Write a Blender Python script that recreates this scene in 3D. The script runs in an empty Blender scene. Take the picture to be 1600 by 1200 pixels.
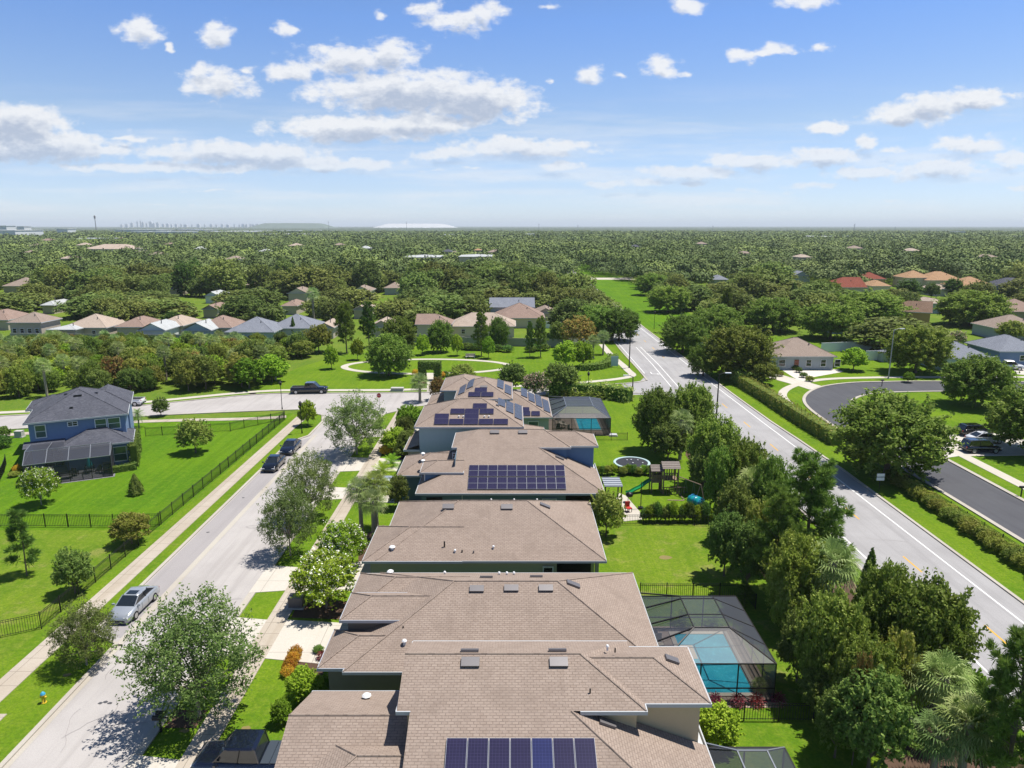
import bpy, math, random
import numpy as np
from mathutils import Vector, Matrix
R = math.radians
S = bpy.context.scene
COL = S.collection

# ------------------------------------------------------------------ camera
FPX = 1110.0
PIT = math.atan(247.0 / FPX)
CH = 29.0
cam = bpy.data.cameras.new('camera')
cam.sensor_width = 36.0
cam.lens = FPX / 1600.0 * 36.0
cam.clip_start = 0.5
cam.clip_end = 90000.0
camo = bpy.data.objects.new('camera', cam)
camo.location = (0, 0, CH)
camo.rotation_euler = (math.pi / 2 - PIT, 0, 0)
COL.objects.link(camo)
S.camera = camo
CP, SP = math.cos(PIT), math.sin(PIT)

def P(px, py, z=0.0):
    """world point seen at photo pixel (px, py) (1600x1200) at height z"""
    t = py - 600.0
    down = FPX * SP + t * CP
    fwd = FPX * CP - t * SP
    k = (CH - z) / down
    return Vector(((px - 800.0) * k, fwd * k, z))

# ------------------------------------------------------------------ world
SUN_DIR = Vector((0.35, 0.12, 1.0)).normalized()
EL = math.asin(SUN_DIR.z)
AZ = math.atan2(SUN_DIR.x, SUN_DIR.y)
W = bpy.data.worlds.new('World')
S.world = W
W.use_nodes = True
nt = W.node_tree
nt.nodes.clear()
N = nt.nodes.new
L = nt.links.new
out = N('ShaderNodeOutputWorld')
bg = N('ShaderNodeBackground')
bg.inputs['Strength'].default_value = 0.074
L(bg.outputs[0], out.inputs[0])
sky = N('ShaderNodeTexSky')
sky.sky_type = 'NISHITA'
sky.sun_disc = False
sky.sun_elevation = EL
sky.sun_rotation = AZ
sky.altitude = 30
sky.air_density = 1.0
sky.dust_density = 0.25
sky.ozone_density = 3.0

CLOUDS = [(222,48,42,22,1),(268,75,12,8,1),(338,55,31,22,1),(445,47,20,12,1),(350,133,62,27,1),(318,112,26,18,1),(382,108,22,10,.7),
 (545,95,100,28,1),(455,112,42,20,1),(615,85,42,28,1),(485,148,24,13,1),(505,80,30,14,.8),
 (640,145,122,26,1.4),(740,158,82,27,1.4),(560,200,122,17,1.3),(660,193,88,14,1.3),(470,205,50,12,.8),
 (718,34,66,18,1),(760,22,30,18,1),(668,14,28,16,1),(590,22,14,8,.8),
 (25,192,60,22,1.5),(60,228,105,18,1.5),(130,236,90,12,1.2),(200,216,100,7,.8),(250,240,60,9,.8),(355,238,110,13,1.4),(430,243,62,13,1.4),(500,256,130,10,1.25),(225,262,140,8,1.1),(330,262,120,8,1.1),
 (700,240,60,9,1.2),(820,230,105,13,1.25),(872,259,38,11,1),(680,265,60,5,.7),(740,262,40,5,.7),
 (922,114,28,17,1),(968,116,18,9,.8),(1033,107,32,18,1),(1072,114,18,7,.7),(858,128,12,6,.8),
 (1075,8,34,15,1),(1260,4,42,13,1),(860,8,22,8,.9),(1165,85,28,12,1),(1215,78,38,12,1),(1278,72,18,9,1),(1190,82,40,6,1),
 (1415,180,58,15,1.25),(1460,165,50,17,1.25),(1520,155,60,15,1.25),(1585,148,30,8,.9),(1295,200,38,12,1),(1352,222,22,14,1),(1515,226,72,15,1.05),
 (1290,243,70,12,1.2),(1180,252,80,12,1.2),(1390,236,40,7,.9),(1080,268,100,10,1.15),(1010,285,90,8,1.0),(960,287,50,7,1.0),
 (1370,272,80,10,1.15),(1480,262,80,13,1.2),(1580,250,40,12,1),(1270,290,60,7,.8),(1190,300,110,9,.6),(1590,294,25,6,.9),
 (330,298,120,5,.55),(240,320,120,5,.45),(60,330,90,5,.45),(1100,318,140,7,.45),(1400,315,150,6,.4),(760,300,110,5,.35)]

def grp_density():
    g = bpy.data.node_groups.new('cloud_density', 'ShaderNodeTree')
    g.interface.new_socket('P', in_out='INPUT', socket_type='NodeSocketVector')
    g.interface.new_socket('D', in_out='OUTPUT', socket_type='NodeSocketFloat')
    gi = g.nodes.new('NodeGroupInput'); go = g.nodes.new('NodeGroupOutput')
    prev = None
    for (cx, cy, rx, ry, w) in CLOUDS:
        t = cy - 600.0
        fwd = FPX * CP - t * SP; dn = FPX * SP + t * CP
        a = g.nodes.new('ShaderNodeVectorMath'); a.operation = 'MULTIPLY_ADD'
        rx, ry = rx * 1.10, ry * 1.12
        sx, sy = fwd / rx, fwd / ry
        a.inputs[1].default_value = (sx, sy, 0)
        a.inputs[2].default_value = (-(cx - 800) / fwd * sx, (dn / fwd) * sy, 0)
        g.links.new(gi.outputs[0], a.inputs[0])
        b = g.nodes.new('ShaderNodeVectorMath'); b.operation = 'LENGTH'
        g.links.new(a.outputs[0], b.inputs[0])
        c = g.nodes.new('ShaderNodeMath'); c.operation = 'MULTIPLY_ADD'
        c.inputs[1].default_value = -1.0; c.inputs[2].default_value = w
        g.links.new(b.outputs['Value'], c.inputs[0])
        if prev is None:
            prev = c
        else:
            m = g.nodes.new('ShaderNodeMath'); m.operation = 'SMOOTH_MAX'
            m.inputs[2].default_value = 0.25
            g.links.new(prev.outputs[0], m.inputs[0]); g.links.new(c.outputs[0], m.inputs[1])
            prev = m
    g.links.new(prev.outputs[0], go.inputs[0])
    return g

def wm(op, a, b=None, c=None, clamp=False):
    n = N('ShaderNodeMath'); n.operation = op; n.use_clamp = clamp
    for i, v in enumerate((a, b, c)):
        if v is None: continue
        if isinstance(v, (int, float)): n.inputs[i].default_value = v
        else: L(v, n.inputs[i])
    return n.outputs[0]

tc = N('ShaderNodeTexCoord')
sep = N('ShaderNodeSeparateXYZ'); L(tc.outputs['Generated'], sep.inputs[0])
yy = wm('MAXIMUM', sep.outputs['Y'], 0.05)
uu = wm('DIVIDE', sep.outputs['X'], yy)
vv = wm('DIVIDE', sep.outputs['Z'], yy)
cmb = N('ShaderNodeCombineXYZ'); L(uu, cmb.inputs[0]); L(vv, cmb.inputs[1])
GD = grp_density()
# domain warp so the outlines billow
def wnoise(scale, detail, sy, zoff=0.0, rough=0.55, src=None):
    m = N('ShaderNodeVectorMath'); m.operation = 'MULTIPLY_ADD'
    m.inputs[1].default_value = (scale, scale * sy, 0); m.inputs[2].default_value = (0, 0, zoff)
    L(src or cmb.outputs[0], m.inputs[0])
    n = N('ShaderNodeTexNoise'); n.inputs['Scale'].default_value = 1.0
    n.inputs['Detail'].default_value = detail; n.inputs['Roughness'].default_value = rough
    L(m.outputs[0], n.inputs['Vector'])
    return n
wn = wnoise(26, 3, 1.6, 3.3)
wsub = N('ShaderNodeVectorMath'); wsub.operation = 'SUBTRACT'; wsub.inputs[1].default_value = (0.5, 0.5, 0.5)
L(wn.outputs['Color'], wsub.inputs[0])
wsc = N('ShaderNodeVectorMath'); wsc.operation = 'MULTIPLY'; wsc.inputs[1].default_value = (0.035, 0.016, 0)
L(wsub.outputs[0], wsc.inputs[0])
wadd = N('ShaderNodeVectorMath'); wadd.operation = 'ADD'
L(cmb.outputs[0], wadd.inputs[0]); L(wsc.outputs[0], wadd.inputs[1])
g1 = N('ShaderNodeGroup'); g1.node_tree = GD; L(wadd.outputs[0], g1.inputs[0])
up = N('ShaderNodeVectorMath'); up.operation = 'ADD'; up.inputs[1].default_value = (0.004, 0.013, 0)
L(wadd.outputs[0], up.inputs[0])
g2 = N('ShaderNodeGroup'); g2.node_tree = GD; L(up.outputs[0], g2.inputs[0])
n1 = wnoise(34, 7, 1.7, 0.0, 0.6)
n2 = wnoise(34, 7, 1.7, 0.0, 0.6, up.outputs[0])
d1 = wm('MULTIPLY_ADD', n1.outputs['Fac'], 2.1, wm('ADD', g1.outputs[0], -0.93))
d2 = wm('MULTIPLY_ADD', n2.outputs['Fac'], 1.4, wm('ADD', g2.outputs[0], -0.7))
alpha = N('ShaderNodeMapRange'); alpha.interpolation_type = 'SMOOTHSTEP'
alpha.inputs['From Min'].default_value = 0.10; alpha.inputs['From Max'].default_value = 0.78
L(d1, alpha.inputs['Value'])
front = wm('GREATER_THAN', sep.outputs['Y'], 0.06)
shade = N('ShaderNodeMapRange'); shade.interpolation_type = 'SMOOTHSTEP'
shade.inputs['From Min'].default_value = 0.25; shade.inputs['From Max'].default_value = 1.15
L(d2, shade.inputs['Value'])
crgb = N('ShaderNodeMix'); crgb.data_type = 'RGBA'
crgb.inputs[6].default_value = (8.2, 8.3, 8.5, 1); crgb.inputs[7].default_value = (4.3, 4.9, 6.1, 1)
tex = wnoise(70, 6, 2.0, 7.0, 0.65)
cf = wm('ADD', shade.outputs[0], wm('MULTIPLY', wm('SUBTRACT', tex.outputs['Fac'], 0.52), 1.3), clamp=True)
L(cf, crgb.inputs[0])
# humid pale band low down, bluer above, deep overhead
skc = N('ShaderNodeMix'); skc.data_type = 'RGBA'; skc.blend_type = 'MULTIPLY'; skc.inputs[0].default_value = 1.0
L(sky.outputs[0], skc.inputs[6])
rp = N('ShaderNodeValToRGB'); e = rp.color_ramp.elements
e[0].position = 0.0; e[0].color = (1.02 / 2, 1.22 / 2, 1.72 / 2, 1)
e[1].position = 1.0; e[1].color = (0.72 / 2, 0.78 / 2, 0.88 / 2, 1)
for ps, cl in ((.05, (.98, 1.08, 1.45)), (.13, (1.08, 1.08, 1.21)), (.25, (.86, 1.05, 1.40)), (.42, (.80, .90, 1.02))):
    k = e.new(ps); k.color = tuple(c / 2 for c in cl) + (1,)
L(sep.outputs['Z'], rp.inputs[0])
dbl = N('ShaderNodeVectorMath'); dbl.operation = 'SCALE'; dbl.inputs['Scale'].default_value = 2.0
L(rp.outputs[0], dbl.inputs[0]); L(dbl.outputs[0], skc.inputs[7])
mixc = N('ShaderNodeMix'); mixc.data_type = 'RGBA'
afac = wm('MULTIPLY', wm('MULTIPLY', alpha.outputs[0], front), 0.93)
# far clouds fade into the humid air
fade = N('ShaderNodeMapRange'); fade.inputs['From Min'].default_value = 0.0; fade.inputs['From Max'].default_value = 0.12
fade.inputs['To Min'].default_value = 0.4; fade.inputs['To Max'].default_value = 1.0
L(vv, fade.inputs['Value'])
afac = wm('MULTIPLY', afac, fade.outputs[0])
# thin stretched sheets of vapour low over the plain
wz = wnoise(3.2, 6, 11.0, 1.7, 0.6)
wv = N('ShaderNodeMapRange'); wv.interpolation_type = 'SMOOTHSTEP'; wv.inputs['From Min'].default_value = 0.42; wv.inputs['From Max'].default_value = 0.68
L(wz.outputs['Fac'], wv.inputs['Value'])
wb = N('ShaderNodeMapRange'); wb.interpolation_type = 'SMOOTHSTEP'; wb.inputs['From Min'].default_value = 0.20; wb.inputs['From Max'].default_value = 0.09
wb.inputs['To Min'].default_value = 0.0; wb.inputs['To Max'].default_value = 0.48
L(vv, wb.inputs['Value'])
wl_ = wm('MULTIPLY', wm('MULTIPLY', wv.outputs[0], wb.outputs[0]), front)
afac = wm('MAXIMUM', afac, wl_)
L(afac, mixc.inputs[0]); L(skc.outputs[2], mixc.inputs[6]); L(crgb.outputs[2], mixc.inputs[7])
L(mixc.outputs[2], bg.inputs['Color'])

sun = bpy.data.lights.new('sun', 'SUN')
sun.energy = 4.8
sun.angle = R(0.55)
sun.color = (1.0, 0.95, 0.87)
suno = bpy.data.objects.new('sun', sun)
suno.rotation_euler = SUN_DIR.to_track_quat('Z', 'Y').to_euler()
suno.location = (0, 0, 200)
COL.objects.link(suno)
S.view_settings.view_transform = 'Standard'
S.view_settings.look = 'None'
S.view_settings.exposure = 0.60
S.view_settings.gamma = 1.0
S.cycles.use_denoising = True
S.cycles.max_bounces = 6
S.cycles.diffuse_bounces = 3
S.cycles.glossy_bounces = 2
S.cycles.transmission_bounces = 3
S.cycles.transparent_max_bounces = 12
S.cycles.volume_bounces = 0
S.cycles.caustics_reflective = False
S.cycles.caustics_refractive = False
W.cycles.sampling_method = 'MANUAL'
W.cycles.sample_map_resolution = 512

# ------------------------------------------------------------------ materials
MATS = {}
def newmat(name):
    m = bpy.data.materials.new(name); m.use_nodes = True
    MATS[name] = m
    return m, m.node_tree, m.node_tree.nodes['Principled BSDF']

def plain(name, col, rough=0.7, metal=0.0, var=0.08, scale=3.0, spec=0.4, coat=0.0):
    """solid paint with slight procedural mottling"""
    col = tuple(c * .84 for c in col)
    m, t, b = newmat(name)
    b.inputs['Roughness'].default_value = rough
    b.inputs['Metallic'].default_value = metal
    b.inputs['Specular IOR Level'].default_value = spec
    b.inputs['Coat Weight'].default_value = coat
    n = t.nodes.new('ShaderNodeTexNoise'); n.inputs['Scale'].default_value = scale; n.inputs['Detail'].default_value = 4
    tcn = t.nodes.new('ShaderNodeTexCoord'); t.links.new(tcn.outputs['Object'], n.inputs['Vector'])
    r = t.nodes.new('ShaderNodeMix'); r.data_type = 'RGBA'
    r.inputs[6].default_value = tuple(c * (1 - var) for c in col) + (1,)
    r.inputs[7].default_value = tuple(min(1, c * (1 + var)) for c in col) + (1,)
    t.links.new(n.outputs['Fac'], r.inputs[0]); t.links.new(r.outputs[2], b.inputs['Base Color'])
    return m

def tnode(t, kind, **kw):
    n = t.nodes.new(kind)
    for k, v in kw.items(): n.inputs[k].default_value = v
    return n

def mixc_(t, fac, a, b, blend='MIX'):
    n = t.nodes.new('ShaderNodeMix'); n.data_type = 'RGBA'; n.blend_type = blend
    for i, v in ((0, fac), (6, a), (7, b)):
        if isinstance(v, (int, float)): n.inputs[i].default_value = v
        elif isinstance(v, tuple): n.inputs[i].default_value = v if len(v) == 4 else v + (1,)
        else: t.links.new(v, n.inputs[i])
    return n.outputs[2]

def mrange(t, v, a, b, c=0.0, d=1.0, smooth=True):
    n = t.nodes.new('ShaderNodeMapRange')
    if smooth: n.interpolation_type = 'SMOOTHSTEP'
    n.inputs['From Min'].default_value = a; n.inputs['From Max'].default_value = b
    n.inputs['To Min'].default_value = c; n.inputs['To Max'].default_value = d
    t.links.new(v, n.inputs['Value'])
    return n.outputs[0]

def noise(t, scale, detail=3, rough=0.55, vec=None, which='Object'):
    n = t.nodes.new('ShaderNodeTexNoise')
    n.inputs['Scale'].default_value = scale; n.inputs['Detail'].default_value = detail; n.inputs['Roughness'].default_value = rough
    if vec is None:
        tcn = t.nodes.new('ShaderNodeTexCoord'); vec = tcn.outputs[which]
    t.links.new(vec, n.inputs['Vector'])
    return n

def scaled(t, sx, sy, sz=1.0, which='Object', rot=0.0):
    tcn = t.nodes.new('ShaderNodeTexCoord')
    m = t.nodes.new('ShaderNodeMapping'); m.inputs['Scale'].default_value = (sx, sy, sz); m.inputs['Rotation'].default_value = (0, 0, rot)
    t.links.new(tcn.outputs[which], m.inputs[0])
    return m.outputs[0]

def bump(t, b, h, strength=0.4, dist=0.05):
    n = t.nodes.new('ShaderNodeBump'); n.inputs['Strength'].default_value = strength; n.inputs['Distance'].default_value = dist
    t.links.new(h, n.inputs['Height']); t.links.new(n.outputs[0], b.inputs['Normal'])

def grass_mat(name, a, b_, c, stripe=0.12, rot=0.0, dry=(0.30, 0.27, 0.09), dryamt=0.62):
    a, b_, c, dry = [tuple(v * .92 for v in q) for q in (a, b_, c, dry)]
    m, t, b = newmat(name)
    b.inputs['Roughness'].default_value = 0.95; b.inputs['Specular IOR Level'].default_value = 0.04
    big = noise(t, 0.11, 5, 0.6); mid = noise(t, 1.5, 6, 0.72); fine = noise(t, 5.5, 6, 0.8)
    col = mixc_(t, mrange(t, big.outputs['Fac'], 0.38, 0.62), a, b_)
    col = mixc_(t, mrange(t, mid.outputs['Fac'], 0.40, 0.70, 0, 0.75), col, c)
    dr = noise(t, 0.33, 6, 0.7)
    col = mixc_(t, mrange(t, dr.outputs['Fac'], dryamt, dryamt + 0.12, 0, 0.6), col, dry)
    tf = noise(t, 3.1, 4, 0.7)
    col = mixc_(t, mrange(t, tf.outputs['Fac'], 0.48, 0.66, 0, 0.28), col, (0.035, 0.10, 0.006))
    st = noise(t, 1.0, 2, 0.5, scaled(t, 1.6, 0.05, 1, rot=rot))
    col = mixc_(t, mrange(t, st.outputs['Fac'], 0.42, 0.58, 0, stripe), col, (0.02, 0.06, 0.005))
    col = mixc_(t, mrange(t, fine.outputs['Fac'], 0.35, 0.65, 0, 0.5), col, (0.03, 0.085, 0.008))
    t.links.new(col, b.inputs['Base Color'])
    bump(t, b, fine.outputs['Fac'], 0.7, 0.06)
    return m

def pave_mat(name, col, dark, joint=None, rough=0.85, patch=0.35, crack=True, seam=None):
    col, dark = [tuple(v * .76 for v in q) for q in (col, dark)]
    m, t, b = newmat(name)
    b.inputs['Roughness'].default_value = rough; b.inputs['Specular IOR Level'].default_value = 0.25
    big = noise(t, 0.16, 6, 0.62); fine = noise(t, 14.0, 3, 0.7); streak = noise(t, 1.0, 4, 0.6, scaled(t, 1.3, 0.06))
    c = mixc_(t, mrange(t, big.outputs['Fac'], 0.35, 0.7, 0, patch), col, dark)
    c = mixc_(t, mrange(t, streak.outputs['Fac'], 0.45, 0.7, 0, patch), c, dark)
    c = mixc_(t, mrange(t, fine.outputs['Fac'], 0.3, 0.75, 0, 0.25), c, tuple(x * 0.6 for x in dark[:3]))
    sp = noise(t, 1.7, 5, 0.75)
    c = mixc_(t, mrange(t, sp.outputs['Fac'], 0.70, 0.76, 0, 0.35), c, tuple(x * 0.35 for x in dark[:3]))
    if seam:
        br = t.nodes.new('ShaderNodeTexBrick')
        br.inputs['Scale'].default_value = 1.0; br.inputs['Mortar Size'].default_value = 0.025
        br.inputs['Brick Width'].default_value = seam[0]; br.inputs['Row Height'].default_value = seam[1]
        br.offset = 0.0
        t.links.new(scaled(t, 1, 1), br.inputs['Vector'])
        c = mixc_(t, mrange(t, br.outputs['Fac'], 0.3, 0.9, 0, 0.55), c, tuple(x * 0.35 for x in dark[:3]))
    t.links.new(c, b.inputs['Base Color'])
    bump(t, b, fine.outputs['Fac'], 0.2, 0.02)
    return m

def shingle_mat(name, c1, c2, c3):
    c1, c2, c3 = [tuple(v * .70 for v in q) for q in (c1, c2, c3)]
    m, t, b = newmat(name)
    b.inputs['Roughness'].default_value = 0.93; b.inputs['Specular IOR Level'].default_value = 0.1
    uv = t.nodes.new('ShaderNodeUVMap')
    br = t.nodes.new('ShaderNodeTexBrick')
    br.inputs['Scale'].default_value = 1.0; br.inputs['Mortar Size'].default_value = 0.022
    br.inputs['Mortar Smooth'].default_value = 0.3
    br.inputs['Brick Width'].default_value = 0.31; br.inputs['Row Height'].default_value = 0.15
    br.inputs['Color1'].default_value = c1 + (1,); br.inputs['Color2'].default_value = c2 + (1,)
    br.inputs['Mortar'].default_value = tuple(x * 0.72 for x in c2) + (1,)
    t.links.new(uv.outputs[0], br.inputs['Vector'])
    n = noise(t, 0.5, 5, 0.65, uv.outputs[0]); n2 = noise(t, 5.0, 3, 0.7, uv.outputs[0])
    vs = t.nodes.new('ShaderNodeMapping'); vs.inputs['Scale'].default_value = (2.2, 0.16, 1)
    t.links.new(uv.outputs[0], vs.inputs[0])
    n3 = noise(t, 1.0, 4, 0.6, vs.outputs[0])
    c = mixc_(t, mrange(t, n2.outputs['Fac'], 0.42, 0.62, 0, 0.6), br.outputs['Color'], c3)
    c = mixc_(t, mrange(t, n.outputs['Fac'], 0.42, 0.72, 0, 0.5), c, tuple(x * 0.75 for x in c2))
    c = mixc_(t, mrange(t, n3.outputs['Fac'], 0.50, 0.80, 0, 0.30), c, tuple(x * 0.7 for x in c2))
    t.links.new(c, b.inputs['Base Color'])
    inv = t.nodes.new('ShaderNodeMath'); inv.operation = 'SUBTRACT'; inv.inputs[0].default_value = 1.0
    t.links.new(br.outputs['Fac'], inv.inputs[1])
    bump(t, b, inv.outputs[0], 0.5, 0.03)
    return m

def leaf_mat(name, a, b_, tip, trans=0.25):
    a, b_, tip = [tuple(v * 1.25 for v in q) for q in (a, b_, tip)]
    m, t, b = newmat(name)
    b.inputs['Roughness'].default_value = 0.6; b.inputs['Specular IOR Level'].default_value = 0.1
    at = t.nodes.new('ShaderNodeAttribute'); at.attribute_name = 'leaf_tone'
    oi = t.nodes.new('ShaderNodeObjectInfo')
    n = noise(t, 2.3, 3, 0.6)
    c = mixc_(t, mrange(t, n.outputs['Fac'], 0.35, 0.65), a, b_)
    c = mixc_(t, mrange(t, at.outputs['Fac'], 0.35, 1.0, 0, 0.85), c, tip)
    hs = t.nodes.new('ShaderNodeHueSaturation')
    t.links.new(mrange(t, oi.outputs['Random'], 0, 1, 0.475, 0.52, False), hs.inputs['Hue'])
    mul = t.nodes.new('ShaderNodeMath'); mul.operation = 'MULTIPLY'; mul.inputs[1].default_value = 7.31
    t.links.new(oi.outputs['Random'], mul.inputs[0])
    fr = t.nodes.new('ShaderNodeMath'); fr.operation = 'FRACT'; t.links.new(mul.outputs[0], fr.inputs[0])
    t.links.new(mrange(t, fr.outputs[0], 0, 1, 0.72, 1.3, False), hs.inputs['Value'])
    t.links.new(c, hs.inputs['Color'])
    t.links.new(hs.outputs[0], b.inputs['Base Color'])
    tr = t.nodes.new('ShaderNodeBsdfTranslucent'); t.links.new(hs.outputs[0], tr.inputs['Color'])
    mx = t.nodes.new('ShaderNodeMixShader'); mx.inputs[0].default_value = trans
    t.links.new(b.outputs[0], mx.inputs[1]); t.links.new(tr.outputs[0], mx.inputs[2])
    o = [x for x in t.nodes if x.type == 'OUTPUT_MATERIAL'][0]
    t.links.new(mx.outputs[0], o.inputs[0])
    return m

def screen_mat(name, alpha=0.5, col=(0.012, 0.013, 0.016)):
    m, t, b = newmat(name)
    b.inputs['Base Color'].default_value = col + (1,)
    b.inputs['Roughness'].default_value = 0.5
    tr = t.nodes.new('ShaderNodeBsdfTransparent')
    # woven screening closes up when seen at a slant, as the real mesh does
    lw = t.nodes.new('ShaderNodeLayerWeight'); lw.inputs['Blend'].default_value = 0.5
    f = mrange(t, lw.outputs['Facing'], 0.0, 1.0, alpha * 0.72, min(1, alpha * 1.75), False)
    mx = t.nodes.new('ShaderNodeMixShader'); t.links.new(f, mx.inputs[0])
    t.links.new(tr.outputs[0], mx.inputs[1]); t.links.new(b.outputs[0], mx.inputs[2])
    o = [x for x in t.nodes if x.type == 'OUTPUT_MATERIAL'][0]
    t.links.new(mx.outputs[0], o.inputs[0])
    return m

grass_mat('lawn', (0.155, 0.245, 0.012), (0.105, 0.20, 0.010), (0.21, 0.275, 0.028))
grass_mat('lawn_lush', (0.120, 0.230, 0.008), (0.085, 0.19, 0.008), (0.165, 0.26, 0.018), stripe=0.2, dryamt=0.72)
grass_mat('lawn_worn', (0.165, 0.245, 0.016), (0.115, 0.20, 0.012), (0.23, 0.27, 0.04), dryamt=0.53)
grass_mat('meadow', (0.10, 0.18, 0.02), (0.16, 0.22, 0.03), (0.22, 0.24, 0.04), stripe=0.0)
pave_mat('street_paving', (0.52, 0.49, 0.47), (0.37, 0.345, 0.33), patch=.5)
pave_mat('road_asphalt', (0.43, 0.42, 0.42), (0.31, 0.30, 0.30), patch=.55)
pave_mat('dark_asphalt', (0.105, 0.107, 0.118), (0.072, 0.072, 0.082), patch=.5)
pave_mat('sidewalk_concrete', (0.56, 0.50, 0.42), (0.40, 0.33, 0.25), seam=(1.5, 1.5), patch=0.5)
pave_mat('drive_concrete', (0.66, 0.62, 0.55), (0.52, 0.46, 0.38), seam=(3.4, 3.4), patch=0.3)
pave_mat('kerb_concrete', (0.56, 0.52, 0.45), (0.40, 0.35, 0.29), patch=0.4)
pave_mat('pale_path', (0.62, 0.58, 0.50), (0.50, 0.45, 0.38), patch=0.3)
pave_mat('paver_deck', (0.40, 0.32, 0.26), (0.28, 0.22, 0.18), seam=(0.9, 0.9))
pave_mat('grey_deck', (0.27, 0.27, 0.29), (0.18, 0.18, 0.20), seam=(0.4, 0.4))
pave_mat('mulch', (0.12, 0.070, 0.045), (0.07, 0.042, 0.028))
pave_mat('dirt', (0.27, 0.22, 0.08), (0.20, 0.17, 0.06))
pave_mat('parking_paving', (0.40, 0.375, 0.37), (0.30, 0.28, 0.28))
plain('white_line', (0.72, 0.72, 0.70), 0.8, var=0.15, scale=6)
plain('yellow_line', (0.66, 0.36, 0.03), 0.8, var=0.2, scale=6)
shingle_mat('shingle_tan', (0.44, 0.352, 0.292), (0.365, 0.285, 0.235), (0.41, 0.33, 0.278))
shingle_mat('shingle_grey', (0.17, 0.175, 0.205), (0.095, 0.10, 0.125), (0.13, 0.135, 0.165))
shingle_mat('shingle_palegrey', (0.34, 0.36, 0.41), (0.25, 0.27, 0.32), (0.30, 0.32, 0.37))
shingle_mat('shingle_rose', (0.44, 0.32, 0.265), (0.35, 0.25, 0.205), (0.40, 0.29, 0.24))
shingle_mat('shingle_peach', (0.62, 0.51, 0.42), (0.52, 0.42, 0.34), (0.58, 0.47, 0.39))
shingle_mat('shingle_white', (0.66, 0.68, 0.68), (0.56, 0.58, 0.58), (0.61, 0.63, 0.63))
shingle_mat('shingle_orange', (0.58, 0.37, 0.22), (0.46, 0.28, 0.16), (0.52, 0.33, 0.19))
shingle_mat('shingle_red', (0.35, 0.11, 0.075), (0.26, 0.08, 0.055), (0.30, 0.10, 0.065))
shingle_mat('shingle_brown', (0.30, 0.20, 0.14), (0.22, 0.145, 0.105), (0.26, 0.175, 0.125))
plain('fascia_white', (0.50, 0.52, 0.54), 0.5, var=0.04)
plain('fascia_grey', (0.42, 0.45, 0.50), 0.5, var=0.05)
plain('wall_tan', (0.60, 0.49, 0.30), 0.9, var=0.05)
plain('wall_sage', (0.42, 0.42, 0.31), 0.9, var=0.05)
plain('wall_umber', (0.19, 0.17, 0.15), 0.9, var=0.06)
plain('wall_blue', (0.12, 0.22, 0.39), 0.85, var=0.06)
plain('wall_teal', (0.14, 0.215, 0.27), 0.85, var=0.06)
plain('wall_paleblue', (0.40, 0.50, 0.55), 0.85, var=0.04)
plain('wall_grey', (0.40, 0.44, 0.46), 0.85, var=0.05)
plain('wall_navy', (0.17, 0.25, 0.41), 0.85, var=0.08)
plain('wall_cream', (0.66, 0.58, 0.44), 0.9, var=0.05)
plain('wall_white', (0.72, 0.74, 0.76), 0.85, var=0.04)
plain('wall_beige', (0.50, 0.44, 0.36), 0.9, var=0.05)
plain('wall_mustard', (0.46, 0.30, 0.12), 0.9, var=0.05)
plain('white_paint', (0.78, 0.79, 0.80), 0.4, var=0.03)
plain('black_metal', (0.012, 0.013, 0.015), 0.45, 0.2, var=0.2)
plain('dark_bronze', (0.03, 0.026, 0.024), 0.45, 0.3, var=0.2)
plain('grey_metal', (0.35, 0.37, 0.40), 0.4, 0.6, var=0.1)
plain('concrete_pole', (0.45, 0.44, 0.42), 0.8, var=0.1)
plain('vent_metal', (0.17, 0.16, 0.165), 0.45, 0.3, var=0.1)
plain('dark_glass', (0.015, 0.02, 0.025), 0.06, 0.0, var=0.3, spec=0.8)
plain('green_glass', (0.05, 0.11, 0.085), 0.08, 0.0, var=0.25, spec=0.8)
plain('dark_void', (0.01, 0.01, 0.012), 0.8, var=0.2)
plain('bark', (0.17, 0.13, 0.10), 0.95, var=0.35, scale=8)
plain('pale_bark', (0.34, 0.29, 0.24), 0.95, var=0.3, scale=8)
plain('tyre', (0.015, 0.015, 0.016), 0.85, var=0.2)
plain('rim', (0.55, 0.56, 0.58), 0.3, 0.8, var=0.05)
plain('weathered_wood', (0.24, 0.17, 0.125), 0.9, var=0.3, scale=5)
plain('grey_wood', (0.27, 0.235, 0.21), 0.9, var=0.25, scale=5)
plain('green_plastic', (0.01, 0.24, 0.08), 0.35, var=0.1)
plain('teal_plastic', (0.01, 0.30, 0.33), 0.35, var=0.1)
plain('blue_plastic', (0.03, 0.20, 0.45), 0.4, var=0.1)
plain('red_cloth', (0.45, 0.03, 0.02), 0.8, var=0.2)
plain('blue_cloth', (0.02, 0.12, 0.28), 0.8, var=0.2)
plain('trampoline_mat', (0.02, 0.022, 0.03), 0.7, var=0.3)
plain('hydrant_yellow', (0.75, 0.50, 0.03), 0.45, var=0.1)
plain('hydrant_blue', (0.05, 0.35, 0.55), 0.45, var=0.1)
plain('red_sign', (0.5, 0.02, 0.02), 0.4, var=0.05)
plain('sign_teal', (0.42, 0.56, 0.57), 0.5, var=0.04)
plain('car_black', (0.006, 0.007, 0.011), 0.16, 0.3, var=0.1, spec=0.7, coat=1.0)
plain('car_navy', (0.008, 0.011, 0.026), 0.16, 0.3, var=0.1, spec=0.7, coat=1.0)
plain('car_silver', (0.40, 0.43, 0.47), 0.3, 0.35, var=0.04, coat=1.0)
plain('car_white', (0.74, 0.75, 0.77), 0.25, 0.0, var=0.03, coat=1.0)
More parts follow.
